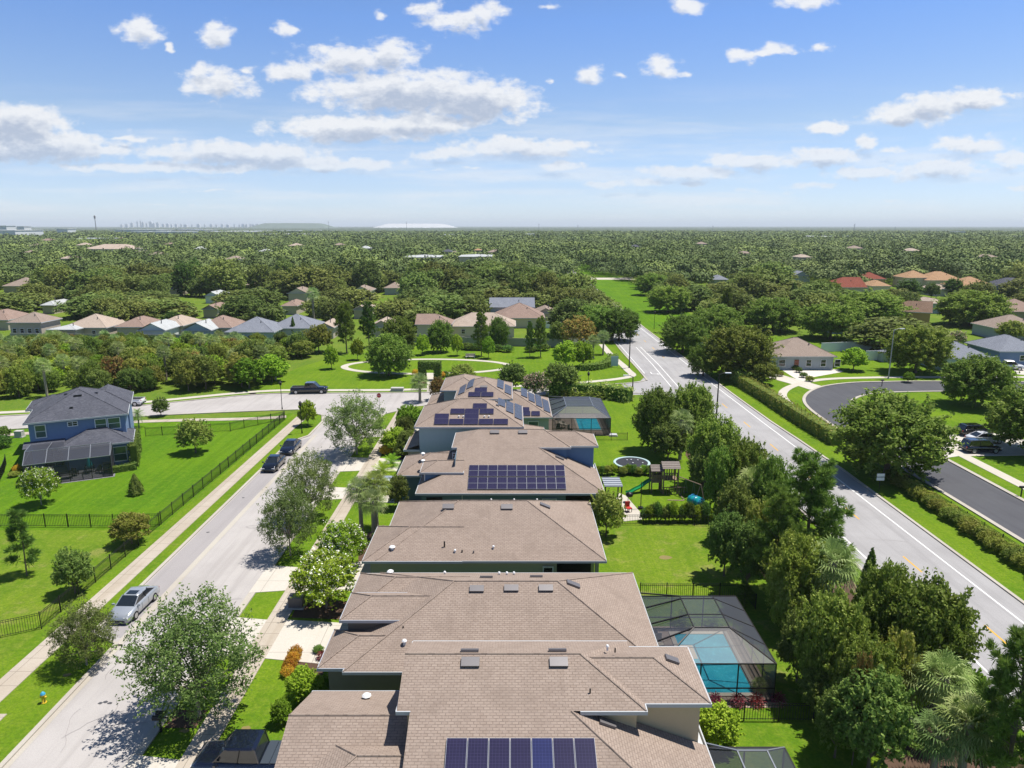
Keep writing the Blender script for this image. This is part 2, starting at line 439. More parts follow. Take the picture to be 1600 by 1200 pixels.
plain('car_red', (0.22, 0.03, 0.03), 0.25, 0.2, var=0.05, coat=1.0)
plain('lamp_lens', (0.75, 0.77, 0.80), 0.1, 0.0, var=0.03, spec=0.8)
plain('tail_lens', (0.35, 0.01, 0.01), 0.15, 0.0, var=0.05, spec=0.8)
plain('bed_cover', (0.055, 0.07, 0.09), 0.45, 0.2, var=0.1)
plain('stone_white', (0.62, 0.58, 0.52), 0.9, var=0.3, scale=4)
plain('skyline_haze_white', (0.8, 0.82, 0.84), 0.8, var=0.05, scale=0.02)  # haze painted into the skyline towers: pale base hides their shaded sides
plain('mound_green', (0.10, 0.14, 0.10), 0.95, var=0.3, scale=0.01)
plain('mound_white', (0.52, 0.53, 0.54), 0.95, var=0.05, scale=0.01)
plain('fence_vinyl', (0.92, 0.94, 0.97), 0.5, var=0.04)
plain('fence_beige', (0.36, 0.36, 0.31), 0.8, var=0.1)
leaf_mat('leaf_oak', (0.100, 0.158, 0.022), (0.150, 0.220, 0.030), (0.27, 0.33, 0.08), 0.40)
leaf_mat('leaf_street', (0.075, 0.120, 0.028), (0.11, 0.165, 0.038), (0.20, 0.25, 0.085), 0.35)
leaf_mat('leaf_dark', (0.080, 0.130, 0.024), (0.115, 0.17, 0.033), (0.19, 0.24, 0.065), 0.35)
leaf_mat('leaf_lime', (0.14, 0.24, 0.015), (0.19, 0.30, 0.022), (0.30, 0.40, 0.05), 0.38)
leaf_mat('leaf_pine', (0.085, 0.150, 0.025), (0.12, 0.19, 0.035), (0.20, 0.27, 0.06), 0.38)
leaf_mat('leaf_palm', (0.13, 0.20, 0.055), (0.19, 0.26, 0.08), (0.36, 0.41, 0.19), 0.3)
leaf_mat('leaf_palmyellow', (0.19, 0.25, 0.04), (0.26, 0.30, 0.055), (0.42, 0.42, 0.13), 0.3)
leaf_mat('leaf_olive', (0.14, 0.185, 0.025), (0.19, 0.23, 0.038), (0.30, 0.30, 0.09), 0.38)
leaf_mat('leaf_rust', (0.22, 0.13, 0.045), (0.15, 0.18, 0.04), (0.34, 0.19, 0.06), 0.35)
leaf_mat('leaf_hedge', (0.060, 0.120, 0.020), (0.09, 0.16, 0.028), (0.16, 0.24, 0.05), 0.33)
leaf_mat('leaf_gold', (0.36, 0.24, 0.02), (0.42, 0.34, 0.03), (0.45, 0.17, 0.03))
leaf_mat('leaf_burgundy', (0.14, 0.015, 0.03), (0.22, 0.03, 0.05), (0.36, 0.16, 0.18))
leaf_mat('petal_white', (0.62, 0.60, 0.48), (0.66, 0.64, 0.56), (0.7, 0.68, 0.6))
leaf_mat('petal_pink', (0.50, 0.30, 0.25), (0.52, 0.36, 0.30), (0.6, 0.48, 0.42))
leaf_mat('canopy', (0.105, 0.145, 0.032), (0.145, 0.190, 0.042), (0.23, 0.27, 0.085), 0.35)

def solar_mat(name, col, cell=(0.16, 0.16), gloss=0.12):
    m, t, b = newmat(name)
    b.inputs['Roughness'].default_value = gloss; b.inputs['Specular IOR Level'].default_value = 0.6
    n = noise(t, 0.8, 2, 0.5)
    uv = t.nodes.new('ShaderNodeUVMap')
    br = t.nodes.new('ShaderNodeTexBrick'); br.offset = 0.0
    br.inputs['Scale'].default_value = 1.0; br.inputs['Mortar Size'].default_value = 0.005
    br.inputs['Brick Width'].default_value = cell[0]; br.inputs['Row Height'].default_value = cell[1]
    t.links.new(uv.outputs[0], br.inputs['Vector'])
    c = mixc_(t, n.outputs['Fac'], tuple(x * 0.8 for x in col), tuple(x * 1.3 for x in col))
    c = mixc_(t, br.outputs['Fac'], c, tuple(x * 2.2 + 0.01 for x in col))
    t.links.new(c, b.inputs['Base Color'])
    return m
solar_mat('solar_cells', (0.020, 0.017, 0.042))
solar_mat('solar_cells_blue', (0.018, 0.021, 0.070))
solar_mat('solar_cells_grey', (0.035, 0.042, 0.065), gloss=0.45)

def water_mat(name, deep, pale):
    m, t, b = newmat(name)
    b.inputs['Roughness'].default_value = 0.04; b.inputs['Specular IOR Level'].default_value = 0.5
    n = noise(t, 0.6, 3, 0.5); n2 = noise(t, 3.5, 4, 0.65)
    c = mixc_(t, mrange(t, n.outputs['Fac'], 0.4, 0.6), deep, pale)
    c = mixc_(t, mrange(t, n2.outputs['Fac'], 0.52, 0.68, 0, .30), c, tuple(min(1, v * 1.7 + .05) for v in pale))
    t.links.new(c, b.inputs['Base Color'])
    bump(t, b, n2.outputs['Fac'], 0.35, 0.04)
    return m
water_mat('pool_water', (0.02, 0.30, 0.42), (0.035, 0.36, 0.47))
water_mat('pool_water_bright', (0.02, 0.50, 0.66), (0.03, 0.55, 0.68))
screen_mat('insect_screen', 0.72, (0.035, 0.038, 0.05))
screen_mat('insect_screen_light', 0.50, (0.045, 0.05, 0.065))

# ------------------------------------------------------------------ mesh building
class MB:
    def __init__(self):
        self.v = []; self.f = []; self.m = []; self.mats = []; self.uv = {}
    def mi(self, mat):
        if mat not in self.mats: self.mats.append(mat)
        return self.mats.index(mat)
    def poly(self, pts, mat, uv=None):
        b = len(self.v); self.v += [tuple(p) for p in pts]
        self.f.append(tuple(range(b, b + len(pts)))); self.m.append(self.mi(mat))
        if uv: self.uv[len(self.f) - 1] = uv
    def rooff(self, pts, mat):
        """face with UV in metres, v running up the slope"""
        pts = [Vector(p) for p in pts]
        n = Vector((0, 0, 0))
        for i in range(len(pts)):
            a, c = pts[i], pts[(i + 1) % len(pts)]
            n += Vector(((a.y - c.y) * (a.z + c.z), (a.z - c.z) * (a.x + c.x), (a.x - c.x) * (a.y + c.y)))
        n.normalize()
        if n.z < 0: n = -n; pts = pts[::-1]
        h = Vector((0, 0, 1)).cross(n)
        if h.length < 1e-4: h = Vector((1, 0, 0))
        h.normalize(); u = n.cross(h)
        self.poly(pts, mat, [(p.dot(h), p.dot(u)) for p in pts])
    def box(self, c, s, mat, rz=0.0, M=None):
        hx, hy, hz = s[0] / 2, s[1] / 2, s[2] / 2
        cr, sr = math.cos(rz), math.sin(rz)
        b = len(self.v)
        for (x, y, z) in ((-1,-1,-1),(1,-1,-1),(1,1,-1),(-1,1,-1),(-1,-1,1),(1,-1,1),(1,1,1),(-1,1,1)):
            p = Vector((x * hx, y * hy, z * hz))
            p = M @ p if M else Vector((p.x * cr - p.y * sr, p.x * sr + p.y * cr, p.z))
            self.v.append((c[0] + p.x, c[1] + p.y, c[2] + p.z))
        k = self.mi(mat)
        for q in ((0,3,2,1),(4,5,6,7),(0,1,5,4),(1,2,6,5),(2,3,7,6),(3,0,4,7)):
            self.f.append(tuple(b + i for i in q)); self.m.append(k)
    def span(self, x0, x1, y0, y1, z0, z1, mat):
        self.box(((x0 + x1) / 2, (y0 + y1) / 2, (z0 + z1) / 2), (abs(x1 - x0), abs(y1 - y0), abs(z1 - z0)), mat)
    def prism(self, pts, z0, z1, mat, side=None):
        pts = [(p[0], p[1]) for p in pts]
        a = sum(pts[i][0] * pts[(i + 1) % len(pts)][1] - pts[(i + 1) % len(pts)][0] * pts[i][1] for i in range(len(pts)))
        if a < 0: pts = pts[::-1]
        n = len(pts)
        self.poly([(x, y, z1) for x, y in pts], mat)
        for i in range(n):
            (x0, y0), (x1, y1) = pts[i], pts[(i + 1) % n]
            self.poly([(x0, y0, z0), (x1, y1, z0), (x1, y1, z1), (x0, y0, z1)], side or mat)
    def tube(self, p0, p1, r0, r1=None, n=8, mat='grey_metal', cap=True):
        p0, p1 = Vector(p0), Vector(p1); r1 = r0 if r1 is None else r1
        d = (p1 - p0); d.normalize()
        a = d.orthogonal().normalized(); b_ = d.cross(a)
        b = len(self.v)
        for p, r in ((p0, r0), (p1, r1)):
            for i in range(n):
                t = 2 * math.pi * i / n
                self.v.append(tuple(p + a * math.cos(t) * r + b_ * math.sin(t) * r))
        k = self.mi(mat)
        for i in range(n):
            j = (i + 1) % n
            self.f.append((b + i, b + j, b + n + j, b + n + i)); self.m.append(k)
        if cap:
            self.f.append(tuple(b + n + i for i in range(n))); self.m.append(k)
            self.f.append(tuple(b + n - 1 - i for i in range(n))); self.m.append(k)
    def lathe(self, c, prof, n=16, mat='grey_metal', sx=1, sy=1):
        b = len(self.v); k = self.mi(mat)
        for (r, z) in prof:
            for i in range(n):
                t = 2 * math.pi * i / n
                self.v.append((c[0] + r * math.cos(t) * sx, c[1] + r * math.sin(t) * sy, c[2] + z))
        for j in range(len(prof) - 1):
            for i in range(n):
                i2 = (i + 1) % n
                self.f.append((b + j * n + i, b + j * n + i2, b + (j + 1) * n + i2, b + (j + 1) * n + i)); self.m.append(k)
    def build(self, name, parent=None, smooth=False, loc=None):
        me = bpy.data.meshes.new(name)
        me.from_pydata(self.v, [], self.f)
        for mt in self.mats: me.materials.append(MATS[mt])
        me.polygons.foreach_set('material_index', self.m)
        if self.uv:
            uvl = me.uv_layers.new(name='UVMap')
            for fi, uvs in self.uv.items():
                for li, u in zip(me.polygons[fi].loop_indices, uvs): uvl.data[li].uv = u
        if smooth: me.polygons.foreach_set('use_smooth', [True] * len(me.polygons))
        me.update()
        o = bpy.data.objects.new(name, me)
        COL.objects.link(o)
        if parent: o.parent = parent
        if loc: o.location = loc
        return o

def tag(o, label, cat, group=None):
    o['label'] = label; o['category'] = cat
    if group: o['group'] = group
    return o
def struct(o, kind='structure', label=None, cat=None):
    o['kind'] = kind
    if label: o['label'] = label
    if cat: o['category'] = cat
    return o
def thing(name, label, cat, loc=(0, 0, 0), rz=0.0, group=None):
    o = bpy.data.objects.new(name, None); COL.objects.link(o)
    o.location = loc; o.rotation_euler = (0, 0, rz); o.empty_display_size = 0.3
    return tag(o, label, cat, group)
def kids(o): return [c for c in o.children]
def dup(root, loc=None, rz=None, scale=None, label=None, cat=None, group=None):
    r = root.copy(); COL.objects.link(r)
    if loc is not None: r.location = loc
    if rz is not None: r.rotation_euler = (r.rotation_euler[0], r.rotation_euler[1], rz)
    if scale is not None: r.scale = scale
    if label: r['label'] = label
    if cat: r['category'] = cat
    if group: r['group'] = group
    for ch in list(root.children):
        c = ch.copy(); COL.objects.link(c); c.parent = r
        for g in ch.children:
            d = g.copy(); COL.objects.link(d); d.parent = c
    return r
# ------------------------------------------------------------------ ground, roads, paths
def sheet(name, polys, mat, z, z0=None, kind='structure', label=None):
    mb = MB()
    for pl in polys:
        pl = [(p[0], p[1]) for p in pl]
        if z0 is None:
            a = sum(pl[i][0] * pl[(i + 1) % len(pl)][1] - pl[(i + 1) % len(pl)][0] * pl[i][1] for i in range(len(pl)))
            if a < 0: pl = pl[::-1]
            mb.poly([(x, y, z) for x, y in pl], mat)
        else: mb.prism(pl, z0, z, mat)
    o = mb.build(name)
    return struct(o, kind)

def PX(*pts): return [tuple(P(x, y, 0)[:2]) for x, y in pts]

def offset(line, d):
    """polyline shifted sideways by d (left positive)"""
    o = []
    for i, p in enumerate(line):
        a = line[max(0, i - 1)]; b = line[min(len(line) - 1, i + 1)]
        t = Vector((b[0] - a[0], b[1] - a[1])).normalized()
        o.append((p[0] - t.y * d, p[1] + t.x * d))
    return o
def smooth_line(pts, n=6):
    r = []
    for i in range(len(pts) - 1):
        p0 = pts[max(0, i - 1)]; p1 = pts[i]; p2 = pts[i + 1]; p3 = pts[min(len(pts) - 1, i + 2)]
        for k in range(n):
            t = k / n
            r.append(tuple(0.5 * ((2 * p1[j]) + (-p0[j] + p2[j]) * t + (2 * p0[j] - 5 * p1[j] + 4 * p2[j] - p3[j]) * t * t + (-p0[j] + 3 * p1[j] - 3 * p2[j] + p3[j]) * t ** 3) for j in (0, 1)))
    r.append(pts[-1]); return r
def ribbon(mb, line, d0, d1, z, mat, z0=None):
    a, b = offset(line, d0), offset(line, d1)
    for i in range(len(line) - 1):
        q = [a[i], a[i + 1], b[i + 1], b[i]]
        if z0 is None:
            ar = sum(q[k][0] * q[(k + 1) % 4][1] - q[(k + 1) % 4][0] * q[k][1] for k in range(4))
            if ar < 0: q = q[::-1]
            mb.poly([(x, y, z) for x, y in q], mat)
        else: mb.prism(q, z0, z, mat)

# one sheet to the horizon
mb = MB()
mb.poly([(-45000, -3000, 0), (45000, -3000, 0), (45000, 60000, 0), (-45000, 60000, 0)], 'meadow')
struct(mb.build('ground'))
# mown lawns
sheet('lawn_ground', [[(-34.6, -10), (-10, -10), (-10, 95), (-16, 113), (-30, 109), (-34.6, 108)],
                      [(-10, -10), (31, -10), (31, 119), (-10, 116)],
                      [(39.5, 0), (140, 0), (140, 150), (70, 190), (39.2, 215)]], 'lawn', 0.004)
sheet('yard_lawn', [[(-110, 64.6), (-34.6, 64.6), (-34.6, 109), (-62, 102.5), (-110, 94)]], 'lawn_lush', 0.0042)
sheet('yard_lawn', [[(-110, 10), (-34.6, 10), (-34.6, 64.6), (-110, 64.6)]], 'lawn_worn', 0.004)
sheet('yard_lawn', [[(8.5, 52.0), (20.8, 52.0), (20.8, 66.6), (8.5, 66.6)], [(16.6, 37), (20.8, 37), (20.8, 52.0), (16.6, 52.0)]], 'lawn_worn', 0.008)
sheet('park_lawn', [PX((400, 619), (860, 612), (1000, 601), (1005, 560), (960, 520), (820, 540), (640, 541), (560, 547), (470, 573), (380, 612)),
                    PX((0, 641), (400, 612), (400, 619), (0, 652))], 'lawn', 0.006)
sheet('median_lawn', [[(39.0, 205), (58, 205), (66, 330), (58, 520), (55, 900), (44.5, 900), (41.5, 500), (40.2, 330)]], 'lawn_lush', 0.008)

# --- residential street
xk = -21.0
left = [(-27.9, -20), (-27.9, 45.2), (-30.4, 46.6), (-30.4, 93.4), (-28.6, 96.5), (-28.6, 104), (-29.6, 107.8), (-33.5, 110.0)]
right = [(-21.0, -20), (-21.0, 104.0), (-20.2, 108.5), (-17.0, 111.8)]
sheet('residential_street', [left + [(-33.5, 116), (-17, 118)] + right[::-1]], 'street_paving', 0.008)
sheet('parking_lane', [[(-30.3, 46.6), (-28.2, 46.0), (-28.2, 95.6), (-30.3, 93.4)]], 'parking_paving', 0.012)
# --- cross street
cn = smooth_line([(-140, 86)] + PX((0, 672), (200, 652), (466, 640), (605, 638), (800, 622), (900, 614)) + [(27, 122.5)])
cf = smooth_line([(-140, 95)] + PX((0, 651), (190, 637), (400, 617), (512, 615), (637, 614), (800, 610), (900, 605)) + [(25.5, 132)])
n_ = min(len(cn), len(cf))
sheet('cross_street', [[cn[i], cn[i + 1], cf[i + 1], cf[i]] for i in range(n_ - 1)] , 'street_paving', 0.012)
# --- main road
rl = [(30.3, -20), (30.3, 112), (29.0, 118), (26, 122.5), (25.5, 131), (26.2, 138), (26.3, 180), (29.3, 225), (31.2, 260), (32.5, 330), (36, 520), (40, 800), (43, 1400)]
rr = [(40.1, -20), (40.1, 82), (39.6, 95), (39.1, 104), (38.8, 122), (38.7, 138), (38.6, 160), (38.4, 205), (38.6, 225), (38.9, 260), (39.5, 330), (41.2, 520), (45, 800), (47.5, 1400)]
sheet('main_road', [[rl[i], rl[i + 1], rr[min(i + 1, len(rr) - 1)], rr[min(i, len(rr) - 1)]] for i in range(len(rl) - 1)], 'road_asphalt', 0.016)
sheet('road_junction', [[(20.5, 121.6), (27.5, 121.2), (29.5, 117.0), (30.6, 113), (33, 113), (33, 142), (26.5, 142), (26.0, 136.5), (24.6, 133.0), (20.5, 130.4)]], 'road_asphalt', 0.0175)
mb = MB()
def rot_dash(mb, pts, w, z, mat):
    for i in range(len(pts) - 1):
        a, b = Vector(pts[i]), Vector(pts[i + 1]); t = (b - a).normalized(); n = Vector((-t.y, t.x)) * w / 2
        q = [a - n, b - n, b + n, a + n]
        ar = sum(q[k].x * q[(k + 1) % 4].y - q[(k + 1) % 4].x * q[k].y for k in range(4))
        if ar < 0: q = q[::-1]
        mb.poly([(p.x, p.y, z) for p in q], mat)
rot_dash(mb, [(31.65, -10), (31.65, 112)], 0.16, 0.022, 'white_line')
rot_dash(mb, [(38.25, -10), (38.25, 82), (37.9, 104), (37.6, 138), (37.4, 205), (37.7, 260), (38.4, 400)], 0.16, 0.022, 'white_line')
rot_dash(mb, [(30.7, 128), (31.4, 150), (31.5, 172)], 0.16, 0.022, 'white_line')
rot_dash(mb, [(29.4, 128), (30.1, 150), (30.4, 172)], 0.16, 0.022, 'white_line')
rot_dash(mb, [(26.7, 140), (26.9, 180), (30.2, 230), (32.6, 300)], 0.16, 0.022, 'white_line')
# turn arrow
ax, ay = 28.1, 139.5
mb.poly([(ax - .1, ay, .022), (ax + .1, ay, .022), (ax + .1, ay + 2.0, .022), (ax - .1, ay + 2.0, .022)], 'white_line')
mb.poly([(ax - .1, ay, .0225), (ax + 1.1, ay - .1, .0225), (ax + 1.1, ay + .15, .0225), (ax - .1, ay + .25, .0225)], 'white_line')
mb.poly([(ax + 1.0, ay - .5, .023), (ax + 1.7, ay, .023), (ax + 1.0, ay + .5, .023)], 'white_line')
struct(mb.build('white_road_lines'))
mb = MB()
y = 22.2
while y < 420:
    xc = 35.15 if y < 110 else 35.15 - min(0.9, (y - 110) * 0.02)
    if y < 118 or y > 150:
        rot_dash(mb, [(xc, y), (xc, y + 3.0)], 0.15, 0.0205, 'yellow_line')
    y += 11.25
struct(mb.build('yellow_road_lines'))

# --- cul-de-sac
ol = smooth_line([(48.3, -20), (48.3, 62), (48.1, 84), (48.0, 104.7), (49.8, 117), (55.5, 126), (63, 130.6), (72, 132), (84, 132.2), (120, 131)], 8)
il = smooth_line([(55.0, -20), (55.0, 62), (55.0, 84), (54.9, 104), (55.8, 113), (58.5, 118.5), (64, 122.6), (72, 124), (84, 124.2), (120, 123)], 8)
sheet('side_road', [[ol[i], ol[i + 1], il[i + 1], il[i]] for i in range(len(ol) - 1)], 'dark_asphalt', 0.014)

# --- kerbs: real steps of 0.12 m, each as one structure
def kerb(name, line, d0, d1, h=0.12):
    mb = MB(); ribbon(mb, line, d0, d1, h, 'kerb_concrete', 0.0); struct(mb.build(name))
def flat(name, line, d0, d1, mat='kerb_concrete', z=0.024):
    mb = MB(); ribbon(mb, line, d0, d1, z, mat); struct(mb.build(name))
kl = smooth_line(left, 5)
kerb('street_kerb', left, 0.0, 0.3)
flat('street_gutter', [(-27.9, 45), (-27.9, 97)], -0.25, 0.25)
flat('street_gutter', left[:2], -0.32, 0)
kr = [[(-21, -20), (-21, 27.6)], [(-21, 34.4), (-21, 43.6)], [(-21, 48.8), (-21, 52.4)], [(-21, 57.2), (-21, 72.3)], [(-21, 76.4), (-21, 81.4)],
      [(-21, 87.0), (-21, 95.6)], [(-21, 100.2), (-21, 104.0), (-20.2, 108.5), (-17.0, 111.8)]]
for s in kr: kerb('street_kerb', s, 0.0, -0.28)
flat('street_gutter', [(-21, -20), (-21, 104), (-20.2, 108.5)], 0.0, 0.32)
kerb('cross_street_kerb', [p for p in cn if p[0] < -33], 0.0, -0.3)
kerb('cross_street_kerb', [p for p in cn if p[0] > -16.5], 0.0, -0.3)
kerb('cross_street_kerb', [p for p in cf if p[0] < 24], 0.0, 0.3)
kerb('road_kerb', rl[:4], 0.0, 0.28)
kerb('road_kerb', smooth_line([(24, 131.6), (25.6, 133.2), (26.2, 138), (26.3, 180), (29.3, 225), (31.2, 260), (32.5, 330)], 4), 0.0, 0.28)
kerb('road_kerb', rr[:12], 0.0, -0.30)
kerb('side_road_kerb', ol, 0.0, 0.5)
kerb('side_road_kerb', [p for p in il if p[1] < 60], 0.0, -0.5)
kerb('side_road_kerb', [p for p in il if p[1] > 60], 0.0, -0.5)

# --- sidewalks and drives
sheet('sidewalk', [[(-33.5, -10), (-31.9, -10), (-31.9, 100), (-33.5, 108)], [(-33.5, 108), (-31.9, 100), (-31.6, 108.5), (-33.0, 109.7)],
                   [(-31.9, 36.8), (-30.7, 36.8), (-30.7, 37.8), (-31.9, 37.8)]], 'sidewalk_concrete', 0.05, 0.0)
sheet('sidewalk', [[(-18.45, -10), (-16.95, -10), (-16.95, 112.4), (-18.45, 110.6)]], 'sidewalk_concrete', 0.052, 0.0)
ln = smooth_line([(-140, 82.5)] + [(p[0] + 0.5, p[1] - 3.2) for p in PX((0, 672), (200, 652), (400, 646), (452, 643))])
mb = MB(); ribbon(mb, ln, -0.75, 0.75, 0.048, 'sidewalk_concrete', 0.0); struct(mb.build('sidewalk'))
ln = smooth_line([(-140, 99)] + [(p[0] - 0.6, p[1] + 2.5) for p in PX((0, 651), (190, 637), (400, 617), (512, 615), (637, 614), (860, 606))] + [(22.3, 136), (23.8, 144), (22.8, 160), (22.5, 176)], 6)
mb = MB(); ribbon(mb, ln, -0.75, 0.75, 0.048, 'pale_path', 0.0); struct(mb.build('sidewalk'))
sheet('driveway', [[(-21.3, 27.6), (-18.45, 28.2), (-18.45, 34.0), (-21.3, 34.4)], [(-16.95, 28.2), (-11.2, 28.2), (-11.2, 34.0), (-16.95, 34.0)]], 'drive_concrete', 0.04, 0.0)
sheet('driveway', [[(-21.3, 43.6), (-18.45, 44.0), (-18.45, 48.4), (-21.3, 48.8)], [(-16.95, 43.5), (-11.2, 42.6), (-11.2, 47.8), (-16.95, 48.4)]], 'drive_concrete', 0.04, 0.0)
sheet('driveway', [[(-21.3, 52.4), (-18.45, 52.8), (-18.45, 56.8), (-21.3, 57.2)], [(-16.95, 52.8), (-11.5, 52.8), (-11.5, 58.5), (-16.95, 56.8)]], 'drive_concrete', 0.04, 0.0)
sheet('driveway', [[(-21.3, 72.3), (-18.45, 72.7), (-18.45, 76.0), (-21.3, 76.4)], [(-16.95, 71.9), (-12.4, 71.6), (-12.4, 77.6), (-16.95, 76.6)]], 'drive_concrete', 0.04, 0.0)
sheet('driveway', [[(-21.3, 81.4), (-18.45, 81.8), (-18.45, 86.6), (-21.3, 87.0)], [(-16.95, 81.8), (-11.8, 81.4), (-11.8, 85.6), (-16.95, 86.6)]], 'drive_concrete', 0.04, 0.0)
sheet('driveway', [[(-21.3, 95.6), (-18.45, 96.0), (-18.45, 99.8), (-21.3, 100.2)], [(-16.95, 96.0), (-8.5, 96.5), (-8.5, 100.5), (-16.95, 99.8)]], 'drive_concrete', 0.04, 0.0)
# oval park path
cx, cy = -18.0, 147.6
mb = MB()
ring = [(cx + 17.4 * math.cos(t * math.pi / 36), cy + 8.0 * math.sin(t * math.pi / 36)) for t in range(73)]
ribbon(mb, ring, -0.75, 0.75, 0.05, 'pale_path', 0.0); struct(mb.build('park_path'))
sheet('park_path', [PX((667, 583), (677, 583), (680, 612), (667, 612))], 'pale_path', 0.046, 0.0)
# right side paths
ln = smooth_line([(101, 136.4), (84, 136.6), (70, 136.0), (60, 134.2), (52.3, 128.8), (47.5, 121.5), (45.9, 112), (45.9, 104)], 6)
mb = MB(); ribbon(mb, ln, -0.75, 0.75, 0.05, 'pale_path', 0.0); struct(mb.build('sidewalk'))
sheet('sidewalk', [[(57.6, 10), (59.1, 10), (59.1, 92), (57.6, 92)]], 'pale_path', 0.048, 0.0)
sheet('driveway', [PX((1200, 584), (1207, 582), (1284, 603.5), (1272, 608.5), (1265, 609), (1250, 604), (1200, 590))], 'drive_concrete', 0.042, 0.0)
sheet('driveway', [[(55.4, 86.6), (57.6, 87.4), (57.6, 95), (55.4, 96)], [(59.1, 87.4), (71, 88), (71, 98), (59.1, 96.5)], [(57.6, 92.01), (59.1, 92.01), (59.1, 96), (57.6, 95)]], 'drive_concrete', 0.042, 0.0)
sheet('driveway', [PX((1566, 560), (1600, 568), (1640, 590), (1590, 585))], 'drive_concrete', 0.042, 0.0)
sheet('garden_gravel', [PX((1212, 572), (1240, 577), (1268, 579), (1310, 577), (1318, 581), (1262, 591), (1255, 598), (1240, 590))], 'stone_white', 0.03)
# far clearing road & wide crossing beyond
sheet('far_side_road', [PX((922, 434), (990, 434), (992, 437), (922, 437))], 'pale_path', 0.03)
# patio, beds, worn patches
sheet('mulch_bed', [[(-21 + .4, 36.6), (-18.7, 36.6), (-18.7, 38.2), (-20.6, 38.2)],
                    PX((447, 1022), (505, 1012), (510, 1045), (500, 1060), (447, 1048)),
                    PX((545, 940), (470, 935), (455, 965), (530, 968)),
                    PX((560, 840), (600, 820), (590, 870), (560, 885)),
                    [(-13.9, 83.6), (-12.2, 83.6), (-12.2, 96), (-15.5, 96), (-15.8, 88)],
                    PX((655, 596), (667, 590), (667, 600), (655, 602)), PX((682, 590), (694, 594), (694, 600), (682, 600)),
                    [(20.5, 30), (28.5, 30), (28.5, 92), (25, 96), (22.5, 88), (21.5, 60)]], 'mulch', 0.018)
def blob(cx, cy, r, n=14, seed=0):
    g = random.Random(seed)
    return [(cx + r * math.cos(2 * math.pi * i / n) * g.uniform(.7, 1.15), cy + 0.7 * r * math.sin(2 * math.pi * i / n) * g.uniform(.7, 1.15)) for i in range(n)]
wp = [P(1040, 871), P(105, 1055), P(288, 1142), P(783 - 398, 1138), P(1178, 1010)]
sheet('worn_patches', [blob(p.x, p.y, r, seed=i) for i, (p, r) in enumerate(zip(wp, (.6, .3, .3, .3, .5)))], 'dirt', 0.016)
sheet('garden_patio', [PX((965, 770), (978, 775), (1000, 800), (1003, 812), (975, 815), (962, 790))], 'pale_path', 0.035, 0.0)
sheet('playground_edging', [PX((1043, 781), (1068, 782), (1068, 783), (1043, 782)), PX((1060, 770), (1061.5, 770), (1070, 782), (1068, 782))], 'weathered_wood', 0.05, 0.0)
# tar spots and stains on the paving
g = random.Random(5)
sp = [(430, 786), (157, 1099), (165, 1097), (172, 1099), (227, 1067), (325, 832), (380, 778), (610, 589 + 30), (520, 645)]
sheet('tar_spots', [blob(P(a, b).x, P(a, b).y, 0.16, 9, i) for i, (a, b) in enumerate(sp)], 'dark_asphalt', 0.028)

# hairline cracks sealed with tar, and a few darker resurfaced patches
g = random.Random(31)
mb = MB()
def crack(x, y, ang_, n, st):
    p = [(x, y)]; lo, hi = (31.0, 38.4) if x > 0 else (-27.6, -21.4)
    for i in range(n):
        ang_ += g.uniform(-.5, .5)
        if not lo < p[-1][0] + st * math.cos(ang_) < hi: break
        p.append((p[-1][0] + st * math.cos(ang_), p[-1][1] + st * math.sin(ang_)))
    rot_dash(mb, p, g.uniform(.025, .05), .0265, 'parking_paving')
for i in range(26): crack(g.uniform(31, 39), g.uniform(35, 200), g.choice((0, 1.57)) + g.uniform(-.3, .3), g.randint(4, 10), .6)
for i in range(22): crack(g.uniform(-27, -22), g.uniform(30, 108), g.choice((0, 1.57)) + g.uniform(-.3, .3), g.randint(3, 8), .5)
struct(mb.build('road_cracks'))
sheet('road_patches', [[(31.9, 62), (34.6, 62), (34.6, 66.5), (31.9, 66.5)], [(35.6, 96), (37.8, 96), (37.8, 101), (35.6, 101)], [(36, 47), (37.9, 47), (37.9, 49.6), (36, 49.6)], [(-25.5, 66), (-23.6, 66), (-23.6, 68.4), (-25.5, 68.4)]], 'road_asphalt', .0192)
